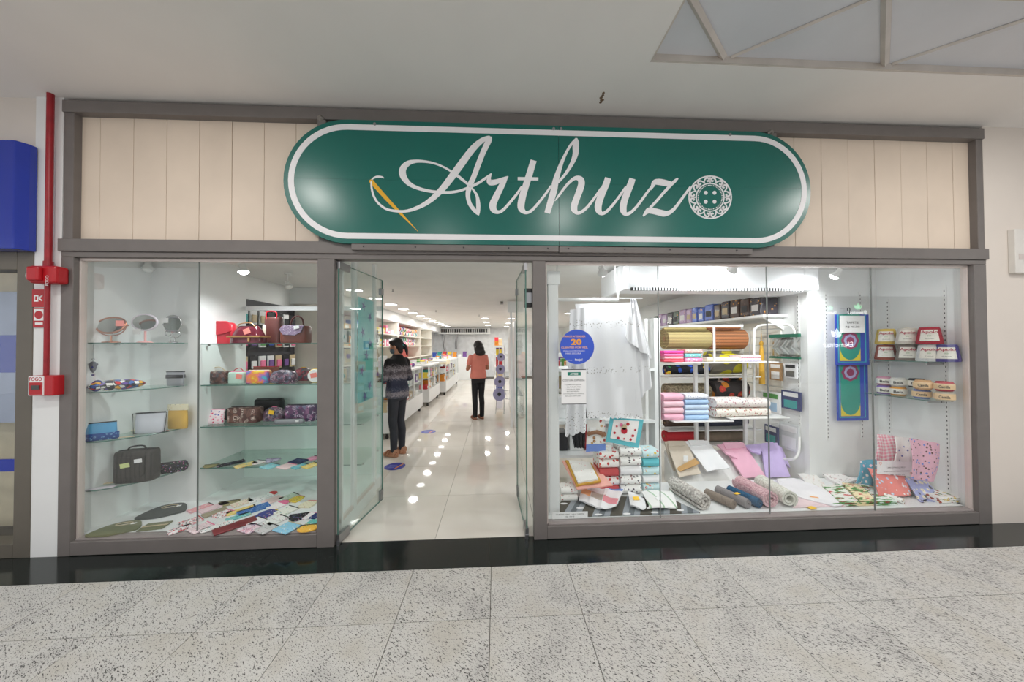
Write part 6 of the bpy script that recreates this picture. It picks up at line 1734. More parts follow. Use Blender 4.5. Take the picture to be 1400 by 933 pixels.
m_taupe = PAT('taupe_plush', 'weave', [S(168, 154, 142), S(120, 108, 98)], 160, bump=.5, rough=1)
m_grey = PAT('grey_plush', 'weave', [S(170, 164, 164), S(120, 116, 118)], 160, bump=.5, rough=1)
m_petrol = PAT('petrol_plush', 'weave', [S(38, 100, 140), S(24, 66, 100)], 160, bump=.5, rough=1)
m_pinkch = PAT('pink_chenille', 'weave', [S(240, 208, 212), S(190, 140, 150)], 75, bump=1.0, rough=1)
m_whch = PAT('white_chenille', 'weave', [S(244, 244, 236), S(200, 198, 186)], 75, bump=.8, rough=1)
rug_roll('thick cream crochet rug rolled up in the window middle', (967, 689), (920, 660), .074, m_crochet, turns=2.2, core=.25)
rug_roll('slim taupe plush mat rolled up beside the crochet rug', (1006, 692), (966, 674), .04, m_taupe, turns=2.6)
rug_roll('slim grey plush mat rolled up with a yellow tag', (1024, 690), (981, 670), .042, m_grey, tagm=m_ytag)
rug_roll('slim petrol blue plush mat rolled up', (1039, 689), (997, 670), .042, m_petrol)
rug_roll('thick pink chenille rug rolled up', (1058, 685), (1011, 659), .076, m_pinkch, turns=2.4)
rug_roll('thick white chenille rug rolled up', (1082, 684), (1040, 659), .074, m_whch, turns=2.0, core=.45)

# --- ironing board covers lying flat
ib = thing('board_cover', 'white pointed ironing board cover with orange tag lying flat', 'cover', (on(1110, 680, ZP1).x, .4, ZP1 + .012))
o1 = [on(px, py, ZP1 + .02) for px, py in ((1062, 655), (1085, 654), (1115, 664), (1148, 682), (1152, 691), (1140, 692), (1100, 682), (1068, 672))]
MB().prism([Vector((p.x, p.y, ZP1 + .0125)) for p in o1], (0, 0, .012)).build('cover_body', M('white_quilt', S(246, 244, 248), .8), ib, bevel=.005)
q = on(1113, 680, ZP1 + .025); MB().obox(q, (.06, .02, .002), Matrix.Rotation(-.4, 3, 'Z')).build('price_tag', m_orange, ib)
ib2 = thing('board_cover', 'pale pink ironing board cover under the white one', 'cover', (on(1120, 690, ZP1).x, .3, ZP1))
o2 = [on(px, py, ZP1) for px, py in ((1078, 658), (1110, 662), (1150, 684), (1168, 698), (1140, 702), (1096, 702), (1085, 690))]
MB().prism([Vector((p.x, max(p.y, .13), ZP1 + .0004)) for p in o2], (0, 0, .011)).build('cover_body', M('blush_quilt', S(240, 216, 220), .8), ib2, bevel=.004)
q = on(1113, 696, ZP1 + .012); MB().obox(q + Vector((0, .02, 0)), (.06, .04, .002), Matrix.Rotation(.2, 3, 'Z')).build('price_tag', m_ytag, ib2)

# --- christmas prints in folded rows
def xmas(nm, base=(240, 240, 232)):
    return PAT(nm, 'mottle', [S(206, 44, 48), S(*base), S(*base), S(70, 150, 70), S(150, 60, 50), S(*base)], 30, thr=.6, stretch=(.3, 1, 1), rough=.8)
rows = [('fabric_fold', 'floral beige folded fabric at the back of the christmas prints', ((1090, 648), (1112, 646), (1142, 676), (1122, 680)), printed('beige_rose', (206, 120, 110), (150, 150, 110), (230, 180, 150)), .02),
        ('fabric_fold', 'white fabric with small red dots behind the christmas prints', ((1120, 646), (1140, 644), (1172, 656), (1150, 664)), PAT('white_red_dot', 'spots', [S(246, 242, 240), S(190, 50, 60), S(70, 60, 60)], 40, thr=.22), .03),
        ('fabric_fold', 'striped red green and white christmas fabric, left fold', ((1124, 664), (1148, 662), (1184, 694), (1160, 698)), xmas('christmas_left'), .03),
        ('fabric_fold', 'striped red green and white christmas fabric, middle fold', ((1151, 660), (1174, 662), (1210, 694), (1188, 697)), xmas('christmas_middle', (250, 232, 190)), .04),
        ('fabric_fold', 'striped red green and white christmas fabric, right fold', ((1177, 663), (1202, 668), (1244, 695), (1214, 698)), xmas('christmas_right', (236, 246, 240)), .035)]
for nm, lab, c4, mt, h_ in rows:
    t0, t1, t2, t3 = [on(px, py, ZP1 + h_) for px, py in c4]
    fb_ = thing(nm, lab, 'fabric', ((t0.x + t2.x) / 2, (t0.y + t2.y) / 2, ZP1))
    for k_ in range(2):
        def fn(u, v, k_=k_):
            p = t0.lerp(t1, u).lerp(t3.lerp(t2, u), v); p.y = max(p.y, .135); p.z = ZP1 + h_ * (.25 + .5 * k_) + .004 * math.sin(8 * v); return p
        MB().sheet(fn, 8, 10, h_ * .48).build('fold_layer', mt, fb_, smooth=50)

# --- promo corner: draped prints with a hand lettered sign
m_pk1 = PAT('pink_gingham_patch', 'plaid', [S(238, 150, 170), S(246, 236, 238)], 30, rough=.85)
m_cats = printed('grey_blue_cats', (80, 90, 170), (190, 60, 80), (110, 120, 190), sc_=22, thr=.2)
m_pk2 = PAT('pink_dark_drops', 'spots', [S(240, 186, 206), S(100, 60, 50), S(110, 140, 220), S(90, 50, 50), S(120, 150, 220)], 34, thr=.3)
m_tealf = PAT('teal_blossom', 'floral', [S(86, 160, 186), S(240, 220, 220), S(236, 190, 200), S(250, 240, 236)], 26, thr=.3)
m_coralf = PAT('coral_blossom', 'floral', [S(240, 140, 132), S(220, 226, 240), S(200, 214, 236), S(250, 250, 250)], 26, thr=.3)
m_lavf = PAT('lavender_cream_print', 'floral', [S(170, 176, 222), S(240, 232, 206), S(236, 226, 200), S(90, 80, 90)], 26, thr=.42)
DR = [('gingham and floral patch print draped at the top left of the promo corner', ((1199, 594), (1225, 596), (1222, 634), (1193, 632)), .46, .43, m_pk1),
      ('grey print with blue hats draped in the middle of the promo corner', ((1223, 597), (1246, 599), (1246, 634), (1220, 633)), .38, .35, m_cats),
      ('pink print with dark drops draped at the right of the promo corner', ((1243, 599), (1282, 606), (1274, 658), (1244, 654)), .21, .20, m_pk2),
      ('teal blossom print draped at the left of the promo corner', ((1176, 630), (1198, 628), (1194, 664), (1168, 660)), .42, .36, m_tealf),
      ('coral blossom print draped over the box in the promo corner', ((1186, 640), (1232, 648), (1244, 676), (1200, 682)), .36, .24, m_coralf),
      ('lavender and cream print hanging to the front of the promo corner', ((1236, 654), (1262, 653), (1290, 695), (1258, 696)), .33, .16, m_lavf)]
for lab, c4, Yt, Yb, mt in DR:
    t = thing('draped_fabric', lab, 'fabric', (at(*c4[3], Yb).x, (Yt + Yb) / 2, ZP1))
    quad(MB(), *c4, Yt, Yb, 12, 12, .008, .012, 0, ZP1 + .005, .015, 4).build('cloth', mt, t, smooth=60)
    c2 = [(x_ + 2, y_ + 1) for x_, y_ in c4]
    quad(MB(), *c2, Yt + .015, Yb + .015, 8, 8, .008, .012, 0, ZP1 + .005, .015, 4).build('under_layer', mt, t, smooth=60)
pb = thing('cardboard_box', 'small brown box under the coral print', 'box', (at(1236, 680, .34).x, .36, ZP1))
q = at(1232, 680, .33); BOX(q.x - .13, q.x + .09, .36, .48, ZP1, ZP1 + .16).build('carton', M('kraft_board', S(176, 140, 100), .8), pb, bevel=.003)
sg = thing('promo_sign', 'hand lettered white promotion sign leaning on the draped prints', 'sign', (at(1225, 652, .27).x, .27, at(1225, 652, .27).z))
quad(MB(), (1199, 630), (1251, 632), (1251, 652), (1199, 648), .335, .32, 2, 2, .002, 0).build('paper', m_paper, sg)
q = at(1226, 641, .32); TXT('PROMOÇÃO', 'lettering', sg, m_ink, (q.x, .322, q.z), .17, .017, shear=.2)
q = at(1226, 645.5, .32); TXT('TECIDOS DE COSTURA ESTAMPADOS', 'lettering', sg, m_ink, (q.x, .320, q.z), .26, .009)
q = at(1227, 650, .32); TXT('R$ 15,90 mt', 'lettering', sg, m_ink, (q.x, .318, q.z), .14, .012)
for px, py in ((1204, 634), (1246, 648)):
    q = at(px, py, .317)
    hp = [(math.sin(a) ** 3 * .013, (13 * math.cos(a) - 5 * math.cos(2 * a) - 2 * math.cos(3 * a) - math.cos(4 * a)) * .0009) for a in [2 * math.pi * i / 20 for i in range(20)]]
    MB().tube([(q.x + a, .318, q.z + b) for a, b in hp], .0014, 4, closed=True).build('heart_outline', M('coral_ink', S(240, 140, 120), .7), sg)
f, b = on(1253, 693, ZP1 + .02), on(1207, 678, ZP1 + .02)
rb = thing('rolled_fabric', 'thin roll of cream red print in front of the coral print', 'fabric', ((f.x + b.x) / 2, (f.y + b.y) / 2, ZP1))
MB().roll(Vector((f.x, max(f.y, .14), ZP1 + .024)), Vector((b.x, b.y, ZP1 + .024)), .024, 3, .2).build('roll', printed('cream_red_print', (180, 70, 60), (90, 80, 70), (210, 170, 110), sc_=50, thr=.3), rb, smooth=50)
towel_stack('folded_fabric', 'folded green and yellow print at the right end of the window', 1284, 1326, 681, 696, .13, ZP1, [printed('green_yellow_print', (90, 130, 70), (226, 200, 110), (170, 70, 50), sc_=30, thr=.4)] * 3, .22, 'fabric')

# --- yarn on the right wall shelves
for z, lab in ((1.337, 'upper glass shelf on the right wall carrying yarn cones'), (.995, 'lower glass shelf on the right wall carrying yarn balls')):
    t = thing('glass_shelf', lab, 'shelf', (3.92, .44, z - .006))
    BOX(3.80, 4.018, .17, .69, z - .006, z).build('glass_plate', g_shelf, t)
    BOX(3.796, 3.80, .17, .69, z - .0065, z + .0005).build('polished_edge', g_edge, t)
    for yy in (.22, .62): BOX(3.86, 4.018, yy - .004, yy + .004, z - .03, z - .007).build('bracket', m_chrome, t)
m_lab = M('printed_label_paper', S(236, 232, 222), .5)
m_labr = M('crimson_print', S(170, 30, 60), .5)
def cone(px, pyc, zb, hpx, mt, label, Xs=3.9, wpx=26):
    p = atx(px, pyc, Xs)
    z0_ = zb
    t = thing('yarn_cone', label, 'yarn', (p.x, p.y, z0_ + .0005))
    rb_, rt_, h_ = .080, .062, .150
    MB().lathe([(.02, 0), (rb_ * .96, 0), (rb_, .012), (rb_ * .97, .03), (rt_, h_ - .015), (rt_ * .9, h_), (.018, h_)], (0, 0, 0), 24).build('wound_yarn', mt, t, local=True, smooth=50)
    d = (CC - p); d.z = 0; a0 = math.atan2(d.y, d.x)
    def lab_fn(u, v, r0=.0, ):
        a = a0 + (u - .5) * 1.45
        z_ = .026 + .10 * v
        r = rb_ + (rt_ - rb_) * (z_ - .03) / (h_ - .045) + .003
        return (r * math.cos(a), r * math.sin(a), z_)
    lb_ = MB().sheet(lab_fn, 10, 3, .001).build('paper_label', m_lab, t, local=True, smooth=60)
    def put(s_, z_, w_, hh, mt_):
        R = Matrix((Vector((-math.sin(a0), math.cos(a0), 0)), Vector((0, 0, 1)), Vector((math.cos(a0), math.sin(a0), 0)))).transposed()
        r = rb_ + .0115
        TXT(s_, 'lettering', t, mt_, (p.x + r * .93 * math.cos(a0), p.y + r * .93 * math.sin(a0), z0_ + z_), w_, hh, R, bold=.02)
    put('Apolo', .088, .095, .032, m_labr)
    put('ECO', .068, .02, .010, m_goods[4])
    put('600g 100% algodão', .044, .05, .007, m_ink)
    MB().cyl((0, 0, 0), (0, 0, h_ + .004), .016, n=10).build('cardboard_core', m_beige, t, local=True)
m_y = lambda n_, c_: PAT('yarn_' + n_, 'weave', [S(*c_), tuple(x * .6 for x in S(*c_)[:3]) + (1,)], 220, bump=.4, rough=.9)
y_spec = [(1212, 1, 'yellow', (240, 206, 100), 'yellow yarn cone, top left of the cone stack'), (1241, 1, 'cream', (232, 224, 212), 'cream yarn cone, top middle of the cone stack'), (1271, 1, 'crimson', (190, 40, 60), 'crimson yarn cone, top right of the cone stack'),
          (1211, 0, 'rust', (170, 92, 74), 'rust brown yarn cone, bottom left of the cone stack'), (1241, 0, 'taupe', (150, 138, 128), 'taupe yarn cone, bottom middle of the cone stack'), (1270, 0, 'white', (240, 240, 240), 'white yarn cone below the crimson one'), (1294, 0, 'violet', (84, 74, 150), 'violet yarn cone at the right end of the cone stack')]
for px, lev, n_, c_, lab in y_spec:
    cone(px, 480, 1.338 + lev * .1555, 30, m_y(n_, c_), lab, 3.9 if n_ != 'violet' else 3.94)
def ball(px, zb, mt, band, label, txt='Bella', Xs=3.88):
    p = atx(px, 525, Xs)
    t = thing('yarn_ball', label, 'yarn', (p.x, p.y, zb + .0005))
    R_, h_ = .056, .086
    MB().lathe([(.02, 0), (R_ * .8, .002), (R_, .02), (R_ * 1.03, h_ / 2), (R_, h_ - .02), (R_ * .8, h_ - .002), (.02, h_)], (0, 0, 0), 22).build('wound_yarn', mt, t, local=True, smooth=60)
    MB().lathe([(R_ * 1.0, .018), (R_ * 1.06, .019), (R_ * 1.07, h_ / 2), (R_ * 1.06, h_ - .019), (R_ * 1.0, h_ - .018)], (0, 0, 0), 22).build('paper_band', band, t, local=True, smooth=60)
    d = (CC - p); a0 = math.atan2(d.y, d.x)
    R = Matrix((Vector((-math.sin(a0), math.cos(a0), 0)), Vector((0, 0, 1)), Vector((math.cos(a0), math.sin(a0), 0)))).transposed()
    r = R_ * 1.1
    TXT(txt, 'lettering', t, m_ink, (p.x + r * math.cos(a0), p.y + r * math.sin(a0), zb + .03), .06, .024, R, bold=.02)
zb = .996
b_spec = [(1209, 1, 'pink', (230, 170, 190), 'pink yarn ball, upper left on the lower shelf', 'Bela'), (1209, 0, 'lilac', (150, 120, 200), 'lilac yarn ball, lower left on the lower shelf', 'Bela'), (1228, 1, 'ivory', (238, 234, 226), 'ivory yarn ball with orange print on the lower shelf', 'Bela'), (1228, 0, 'orange', (244, 170, 60), 'orange yarn ball on the lower shelf', 'Bela'),
          (1253, 1, 'black', (50, 50, 56), 'black yarn ball behind the peach banded ball', 'Duna'), (1260, 0, 'blue', (130, 150, 220), 'blue white yarn ball in the middle of the lower shelf', 'Camila'), (1291, 1, 'red', (206, 44, 60), 'red yarn ball, upper right on the lower shelf', 'Camila'), (1291, 0, 'stone', (214, 208, 190), 'stone yarn ball, lower right on the lower shelf', 'Camila')]
for px, lev, n_, c_, lab, tx_ in b_spec:
    ball(px, zb + lev * .0875, m_y('b' + n_, c_), M('peach_band', S(240, 206, 160), .5) if px > 1250 and n_ != 'black' else m_lab, lab, tx_, 3.95 if n_ == 'black' else 3.88)
ball(1262, zb + .0875, m_y('peach', (240, 190, 140)), M('peach_band', S(240, 206, 160), .5), 'peach yarn ball in front of the black ball', 'Camila', 3.84)
# slotted wall tracks
m_slots = PAT('slotted_strip', 'stripes', [S(60, 60, 62), S(214, 214, 216), S(214, 214, 216)], 1.0, rough=.4, rnd=False)
def track(x_, y_, z0_, z1_, nx, label):
    t = thing('slotted_track', label, 'track', (x_, y_, z0_))
    if nx: BOX(x_ - .006, x_, y_ - .012, y_ + .012, z0_, z1_).build('strip', m_metalw, t)
    else: BOX(x_ - .012, x_ + .012, y_ - .006, y_, z0_, z1_).build('strip', m_metalw, t)
    sl = MB(); z = z0_ + .02
    while z < z1_ - .02:
        if nx: sl.box(x_ - .0068, x_ - .0055, y_ - .003, y_ + .003, z, z + .016)
        else: sl.box(x_ - .003, x_ + .003, y_ - .0068, y_ - .0055, z, z + .016)
        z += .04
    tag(sl.build('slot_holes', m_dark, t), kind='stuff')
track(4.019, .62, .45, 1.95, True, 'slotted wall track behind the yellow yarn cone')
track(4.019, .20, .18, 2.02, True, 'slotted wall track nearest the glass at the right end')
track(3.45, .719, .5, 2.05, False, 'slotted wall track left of the hanging prayer mats')
track(3.83, .719, .5, 2.05, False, 'slotted wall track behind the hanging prayer mats')
track(3.249, .82, .5, 2.1, True, 'slotted wall track beside the hanging packets')

# --- hanging mats with medallions
m_mblue = M('royal_blue_weave', S(52, 76, 180), .8); m_mteal = M('teal_weave', S(60, 170, 190), .8); m_mgreen = M('sea_green_weave', S(46, 150, 132), .8)
m_mpink = M('plum_weave', S(150, 60, 100), .8); m_myel = M('gold_weave', S(226, 206, 60), .8); m_mlil = M('lilac_weave', S(170, 170, 210), .8)
def deco_mat(name, label, tl, br, Y, second):
    a, b = at(*tl, Y), at(*br, Y)
    x0, x1, z1_, z0_ = a.x, b.x, a.z, b.z
    t = thing(name, label, 'mat', ((x0 + x1) / 2, Y, z0_))
    wv, hv = x1 - x0, z1_ - z0_
    BOX(x0, x1, Y, Y + .010, z0_, z1_).build('blue_border', m_mblue, t, bevel=.002)
    BOX(x0 + wv * .06, x1 - wv * .10, Y - .002, Y, z0_ + hv * .05, z1_).build('teal_stripe', m_mteal, t)
    BOX(x0 + wv * .09, x1 - wv * .14, Y - .003, Y - .002, z0_ + hv * .065, z1_).build('blue_stripe', m_mblue, t)
    BOX(x0 + wv * .10, x1 - wv * .28, Y - .004, Y - .003, z0_ + hv * .08, z1_).build('gold_corner', m_myel, t)
    fx0, fx1 = x0 + wv * .10, x1 - wv * .28
    cx = (fx0 + fx1) / 2; rr = (fx1 - fx0) / 2
    pts = [(fx0, z1_), ] + [(cx - rr * math.cos(q), z0_ + hv * .10 + rr * 1.3 - rr * 1.3 * math.sin(q)) for q in [math.pi * i / 14 for i in range(15)]] + [(fx1, z1_)]
    MB().prism([(p, Y - .005, z) for p, z in pts], (0, .001, 0)).build('green_field', m_mgreen, t)
    zc = z1_ - hv * second
    for r_, mt, dy in ((.092, m_mpink, .006), (.066, m_mlil, .007), (.04, m_mpink, .008)):
        n_ = 24
        MB().prism([(cx + r_ * (1 + .06 * math.cos(8 * q)) * math.cos(q), Y - dy, zc + r_ * .95 * (1 + .06 * math.cos(8 * q)) * math.sin(q)) for q in [2 * math.pi * i / n_ for i in range(n_)]], (0, .001, 0)).build('medallion', mt, t)
    return t
deco_mat('prayer_mat', 'lower teal and blue hanging mat with plum medallion', (1144, 497), (1188, 575), .66, .16)
deco_mat('prayer_mat', 'upper teal and blue hanging mat under the paper sign', (1142, 430), (1189, 499), .62, .52)
a, b = at(1148, 432, .60), at(1182, 455, .60)
ps = thing('paper_sign', 'hand written white paper pinned on the upper hanging mat', 'sign', ((a.x + b.x) / 2, .60, b.z))
BOX(a.x, b.x, .598, .6, b.z, a.z).build('paper', m_paper, ps)
TXT('TAPETE', 'lettering', ps, m_ink, ((a.x + b.x) / 2, .5965, a.z - .08), .13, .022)
TXT('R$ 45,00', 'lettering', ps, m_ink, ((a.x + b.x) / 2, .5965, a.z - .125), .15, .022)
q = at(1161, 425, .64)
hgk = thing('hanger', 'black hook hanger holding the hanging mats', 'hanger', (q.x, .64, q.z - .03))
MB().tube(catmull([(q.x - .012, .645, q.z), (q.x - .01, .645, q.z + .022), (q.x + .006, .645, q.z + .028), (q.x + .014, .645, q.z + .012), (q.x + .006, .645, q.z - .03)], 5), .004, 6).build('hook', m_black, hgk)
MB().tube([(q.x - .13, .645, q.z - .05), (q.x + .006, .645, q.z - .03), (q.x + .14, .645, q.z - .05)], .005, 6).build('arms', m_black, hgk)
MB().tube([(q.x - .002, .645, q.z + .028), (q.x - .002, .719, q.z + .03)], .003, 6).build('wall_pin', m_chrome, hgk)

# --- rack with rolls and folded fabrics
RXa, RXb, RYf, RYb = 1.93, 3.05, 1.0, 1.36
rk = thing('fabric_rack', 'white metal rack holding fabric rolls behind the window', 'rack', (2.4, 1.2, 0))
for px in (951, 966, 1018):
    xx = at(px, 560, RYf + .05).x
    BOX(xx - .016, xx + .016, RYf + .03, RYf + .06, .001, 1.30).build('upright', m_metalw, rk)
for xx in (RXa, RXb): BOX(xx - .015, xx + .015, RYb, RYb + .03, .001, 1.75).build('upright', m_metalw, rk)
for py in (514, 548, 584, 604):
    z = at(960, py, RYf + .2).z
    BOX(RXa, RXb - .02, RYf + .06, RYb + .02, z - .012, z).build('shelf', m_metalw, rk)
zA, zB = at(960, 494, RYf).z, at(940, 570, RYf).z
sa_ = BOX(at(907, 494, RYf).x, at(1042, 494, RYf).x, RYf - .22, RYf + .02, zA - .012, zA).build('front_shelf', m_metalw, rk, bevel=.003)
BOX(at(907, 570, RYf).x, at(984, 570, RYf).x, RYf - .22, RYf + .03, zB - .012, zB).build('front_shelf', m_metalw, rk, bevel=.003)
zB2 = at(1000, 566, RYf).z
BOX(at(976, 566, RYf).x + .03, at(1056, 566, RYf).x, RYf - .22, RYf + .03, zB2 - .012, zB2).build('front_shelf', m_metalw, rk, bevel=.003)
zT = at(960, 447, RYf).z
BOX(RXa, at(1018, 447, RYf).x, RYf + .02, RYf + .05, zT, zT + .02).build('top_bar', m_metalw, rk)
xx = at(976, 490, RYf - .2).x; BOX(xx - .008, xx + .008, RYf - .215, RYf - .20, zA, zT).build('front_post', m_metalw, rk)
def froll(px0, px1, py0, py1, Y, mat, label, turns=4, core=.18, endm=None):
    a, b = at(px0, (py0 + py1) / 2, Y), at(px1, (py0 + py1) / 2, Y)
    R = abs(at(px0, py0, Y).z - at(px0, py1, Y).z) / 2
    t = thing('fabric_roll', label, 'roll', ((a.x + b.x) / 2, Y, a.z - R))
    z = (a.z + b.z) / 2
    MB().roll((a.x, Y, z), (b.x, Y, z), R, turns, core, None, 20).build('roll', mat, t, smooth=40)
    MB().cyl((a.x - .004, Y, z), (b.x + .004, Y, z), R * .2, n=10).build('core_tube', endm or M('kraft_board', S(176, 140, 100), .8), t)
m_straw1 = PAT('pale_straw_mat', 'stripes', [S(176, 160, 108), S(196, 180, 128), S(150, 132, 84)], 60, rough=.7, rnd=False, rot=(math.pi / 2, 0, math.pi / 2), bump=.4)
m_straw2 = PAT('brown_straw_mat', 'stripes', [S(150, 96, 60), S(190, 128, 80), S(96, 58, 40)], 60, rough=.7, rnd=False, rot=(math.pi / 2, 0, math.pi / 2), bump=.4)
froll(908, 966, 448, 479, 1.20, m_straw1, 'pale straw mat roll at the top left of the rack')
froll(967, 1013, 447, 480, 1.19, m_straw2, 'brown straw mat roll at the top right of the rack')
froll(909, 967, 499, 513, 1.20, PAT('tropical_black', 'floral', [S(20, 22, 30), S(206, 50, 50), S(40, 90, 200), S(240, 200, 60), S(60, 160, 80)], 14, thr=.4), 'black roll with bright tropical print')
m_lemon = PAT('lemon_grey', 'spots', [S(126, 120, 106), S(216, 204, 40), S(206, 196, 50)], 7.5, thr=.5)
froll(968, 1012, 480, 513, 1.19, m_lemon, 'grey roll with big yellow lemons')
froll(971, 1016, 517, 547, 1.19, PAT('dark_orange_floral', 'floral', [S(54, 48, 48), S(230, 150, 50), S(206, 70, 60), S(226, 206, 190), S(220, 140, 50)], 9, thr=.34), 'dark roll with orange and white flowers')
froll(909, 968, 524, 546, 1.22, PAT('cream_fringe', 'weave', [S(206, 192, 160), S(110, 98, 76)], 40, bump=.8), 'fringed cream throw roll on the rack')
froll(909, 950, 572, 584, 1.2, M('dark_brown_fabric', S(84, 64, 52), .8), 'dark brown fabric roll low on the rack')
froll(952, 1018, 566, 584, 1.19, M('navy_fabric', S(46, 52, 70), .8), 'navy fabric roll low on the rack')
froll(908, 948, 588, 604, 1.19, M('bright_red_fabric', S(214, 46, 56), .8), 'bright red fabric roll low on the rack')
froll(949, 1018, 589, 604, 1.2, M('taupe_fabric', S(128, 112, 94), .8, var=.15, vscale=20), 'taupe fabric roll low on the rack')
def fold_stack(px0, px1, pyt, Y, zb_, mats, label, d_=.17): return towel_stack('folded_fabrics', label, px0, px1, pyt, pyt, Y, zb_ + .0004, mats, d_, 'fabric')
m_mag, m_hot, m_ros, m_cor = [M('cotton_' + n_, S(*c_), .85) for n_, c_ in (('magenta', (240, 80, 170)), ('hot_pink', (244, 120, 170)), ('rose', (244, 170, 180)), ('coral', (240, 90, 110)))]
fold_stack(908, 935, 480, RYf - .18, zA, [m_cor, m_ros, m_hot, m_mag], 'stack of magenta to coral folded cottons')
fold_stack(937, 961, 478, RYf - .16, zA, [PAT('pink_circles', 'rings', [S(240, 140, 180), S(250, 240, 240), S(110, 190, 180)], 36), PAT('aqua_dots', 'spots', [S(120, 200, 200), S(230, 70, 110), S(250, 240, 230)], 60, thr=.3), PAT('peach_dots', 'spots', [S(240, 180, 170), S(250, 240, 230), S(220, 90, 110)], 60, thr=.3)], 'stack of folded pink and aqua prints')
fold_stack(967, 1012, 489, RYf - .18, zA, [M('cream_cotton', S(232, 222, 200), .85)], 'single cream folded cotton with paper tag')
fold_stack(1013, 1041, 486, RYf - .16, zA, [PAT('lilac_check', 'plaid', [S(220, 210, 236), S(250, 246, 250)], 30), PAT('pink_check', 'plaid', [S(240, 160, 180), S(250, 240, 240)], 40)], 'folded pink and lilac checks at the right end')
m_pp, m_pp2 = M('cotton_baby_pink', S(244, 186, 206), .85), M('cotton_pale_pink', S(248, 206, 218), .85)
fold_stack(908, 935, 540, RYf - .18, zB, [m_pp, m_pp2, m_pp2, m_pp], 'stack of baby pink folded cottons')
m_bb, m_bb2 = M('cotton_baby_blue', S(176, 206, 240), .85), M('cotton_pale_blue', S(206, 224, 246), .85)
fold_stack(937, 969, 540, RYf - .17, zB, [m_bb, m_bb2, m_bb2, m_bb, PAT('navy_star', 'spots', [S(236, 236, 244), S(70, 90, 150), S(70, 90, 150)], 60, thr=.25)], 'stack of baby blue folded cottons')
m_spr = PAT('sprig_print', 'floral', [S(240, 232, 228), S(200, 140, 150), S(150, 140, 150), S(150, 120, 130)], 44, thr=.3)
m_spr2 = PAT('rose_sprig_print', 'floral', [S(244, 236, 226), S(206, 110, 110), S(170, 150, 120), S(190, 100, 100)], 36, thr=.32)
fold_stack(980, 1022, 546, RYf - .19, zB2, [m_spr2, m_spr], 'folded sprig prints on the right shelf, left pile')
fold_stack(1020, 1054, 547, RYf - .16, zB2, [m_spr2, m_spr], 'folded sprig prints on the right shelf, right pile')

# --- slanted stand with shirts
ss = thing('slanted_stand', 'low slanted white stand under the folded shirts', 'stand', (2.4, .9, 0))
MB().prism([(1.85, .775, .001), (1.85, 1.0, .001), (1.85, 1.0, .33), (1.85, .775, .07)], (.03, 0, 0)).build('side_frame', m_metalw, ss)
MB().prism([(2.95, .775, .001), (2.95, 1.0, .001), (2.95, 1.0, .33), (2.95, .775, .07)], (.03, 0, 0)).build('side_frame', m_metalw, ss)
MB().prism([(1.88, .775, .055), (1.88, .995, .315), (1.88, .995, .327), (1.88, .775, .067)], (1.07, 0, 0)).build('top_board', m_metalw, ss)
def shirt(label, c4, mat, collar=None, sleeves=None, extra=None):
    t = thing('folded_shirt', label, 'shirt', (at(*c4[3], .76).x, .86, .24))
    quad(MB(), *c4, .985, .745, 12, 14, .016, .006, nw=4).build('body', mat, t, smooth=60)
    if collar: quad(MB(), *collar, .985, .93, 8, 3, .024, .003).build('collar', mat, t, smooth=60)
    for s_ in sleeves or (): quad(MB(), *s_, .98, .86, 6, 6, .018, .006).build('sleeve', mat, t, smooth=60)
    if extra: extra(t)
m_bg = M('beige_knit', S(214, 202, 186), .9, var=.05)
def bow(t):
    quad(MB(), (924, 641), (950, 627), (957, 634), (930, 645), .80, .76, 6, 3, .012, .002).build('tan_belt', M('tan_cotton', S(196, 156, 104), .9), t, smooth=60)
    q = at(937, 627, .80); BOX(q.x - .025, q.x + .025, .79, .792, q.z - .03, q.z + .03).build('price_tag', m_paper, t)
shirt('beige folded shirt with tan belt on the slanted stand', ((910, 604), (938, 604), (958, 648), (928, 653)), m_bg, ((912, 604), (935, 604), (936, 610), (914, 611)), (((908, 604), (918, 606), (930, 640), (920, 645)),), bow)
shirt('white folded shirt on the slanted stand', ((936, 604), (966, 603), (998, 640), (966, 645)), m_cloth, ((940, 603), (962, 603), (966, 609), (944, 610)))
shirt('pink folded shirt on the slanted stand', ((986, 607), (1016, 606), (1047, 653), (1016, 654)), M('candy_pink_cotton', S(240, 184, 206), .85), ((988, 606), (1014, 606), (1018, 613), (992, 615)), (((980, 609), (996, 608), (1008, 628), (994, 622)),))
shirt('lilac folded shirt on the slanted stand', ((1040, 607), (1062, 606), (1080, 652), (1046, 654)), M('lilac_cotton', S(200, 180, 228), .85), ((1034, 608), (1056, 605), (1062, 616), (1040, 618)), (((1017, 610), (1040, 608), (1040, 622), (1028, 618)), ((1058, 607), (1068, 612), (1080, 640), (1068, 630))))
# chrome hook rail bits right of the shirts
MB().tube(catmull([atx(1072, 628, 3.1), atx(1085, 628, 3.1), atx(1092, 618, 3.15), atx(1093, 598, 3.2)], 5), .012, 8).build('tube_stand', m_metalw, smooth=60, label='bent white tube end beside the lilac shirt', cat='tube')

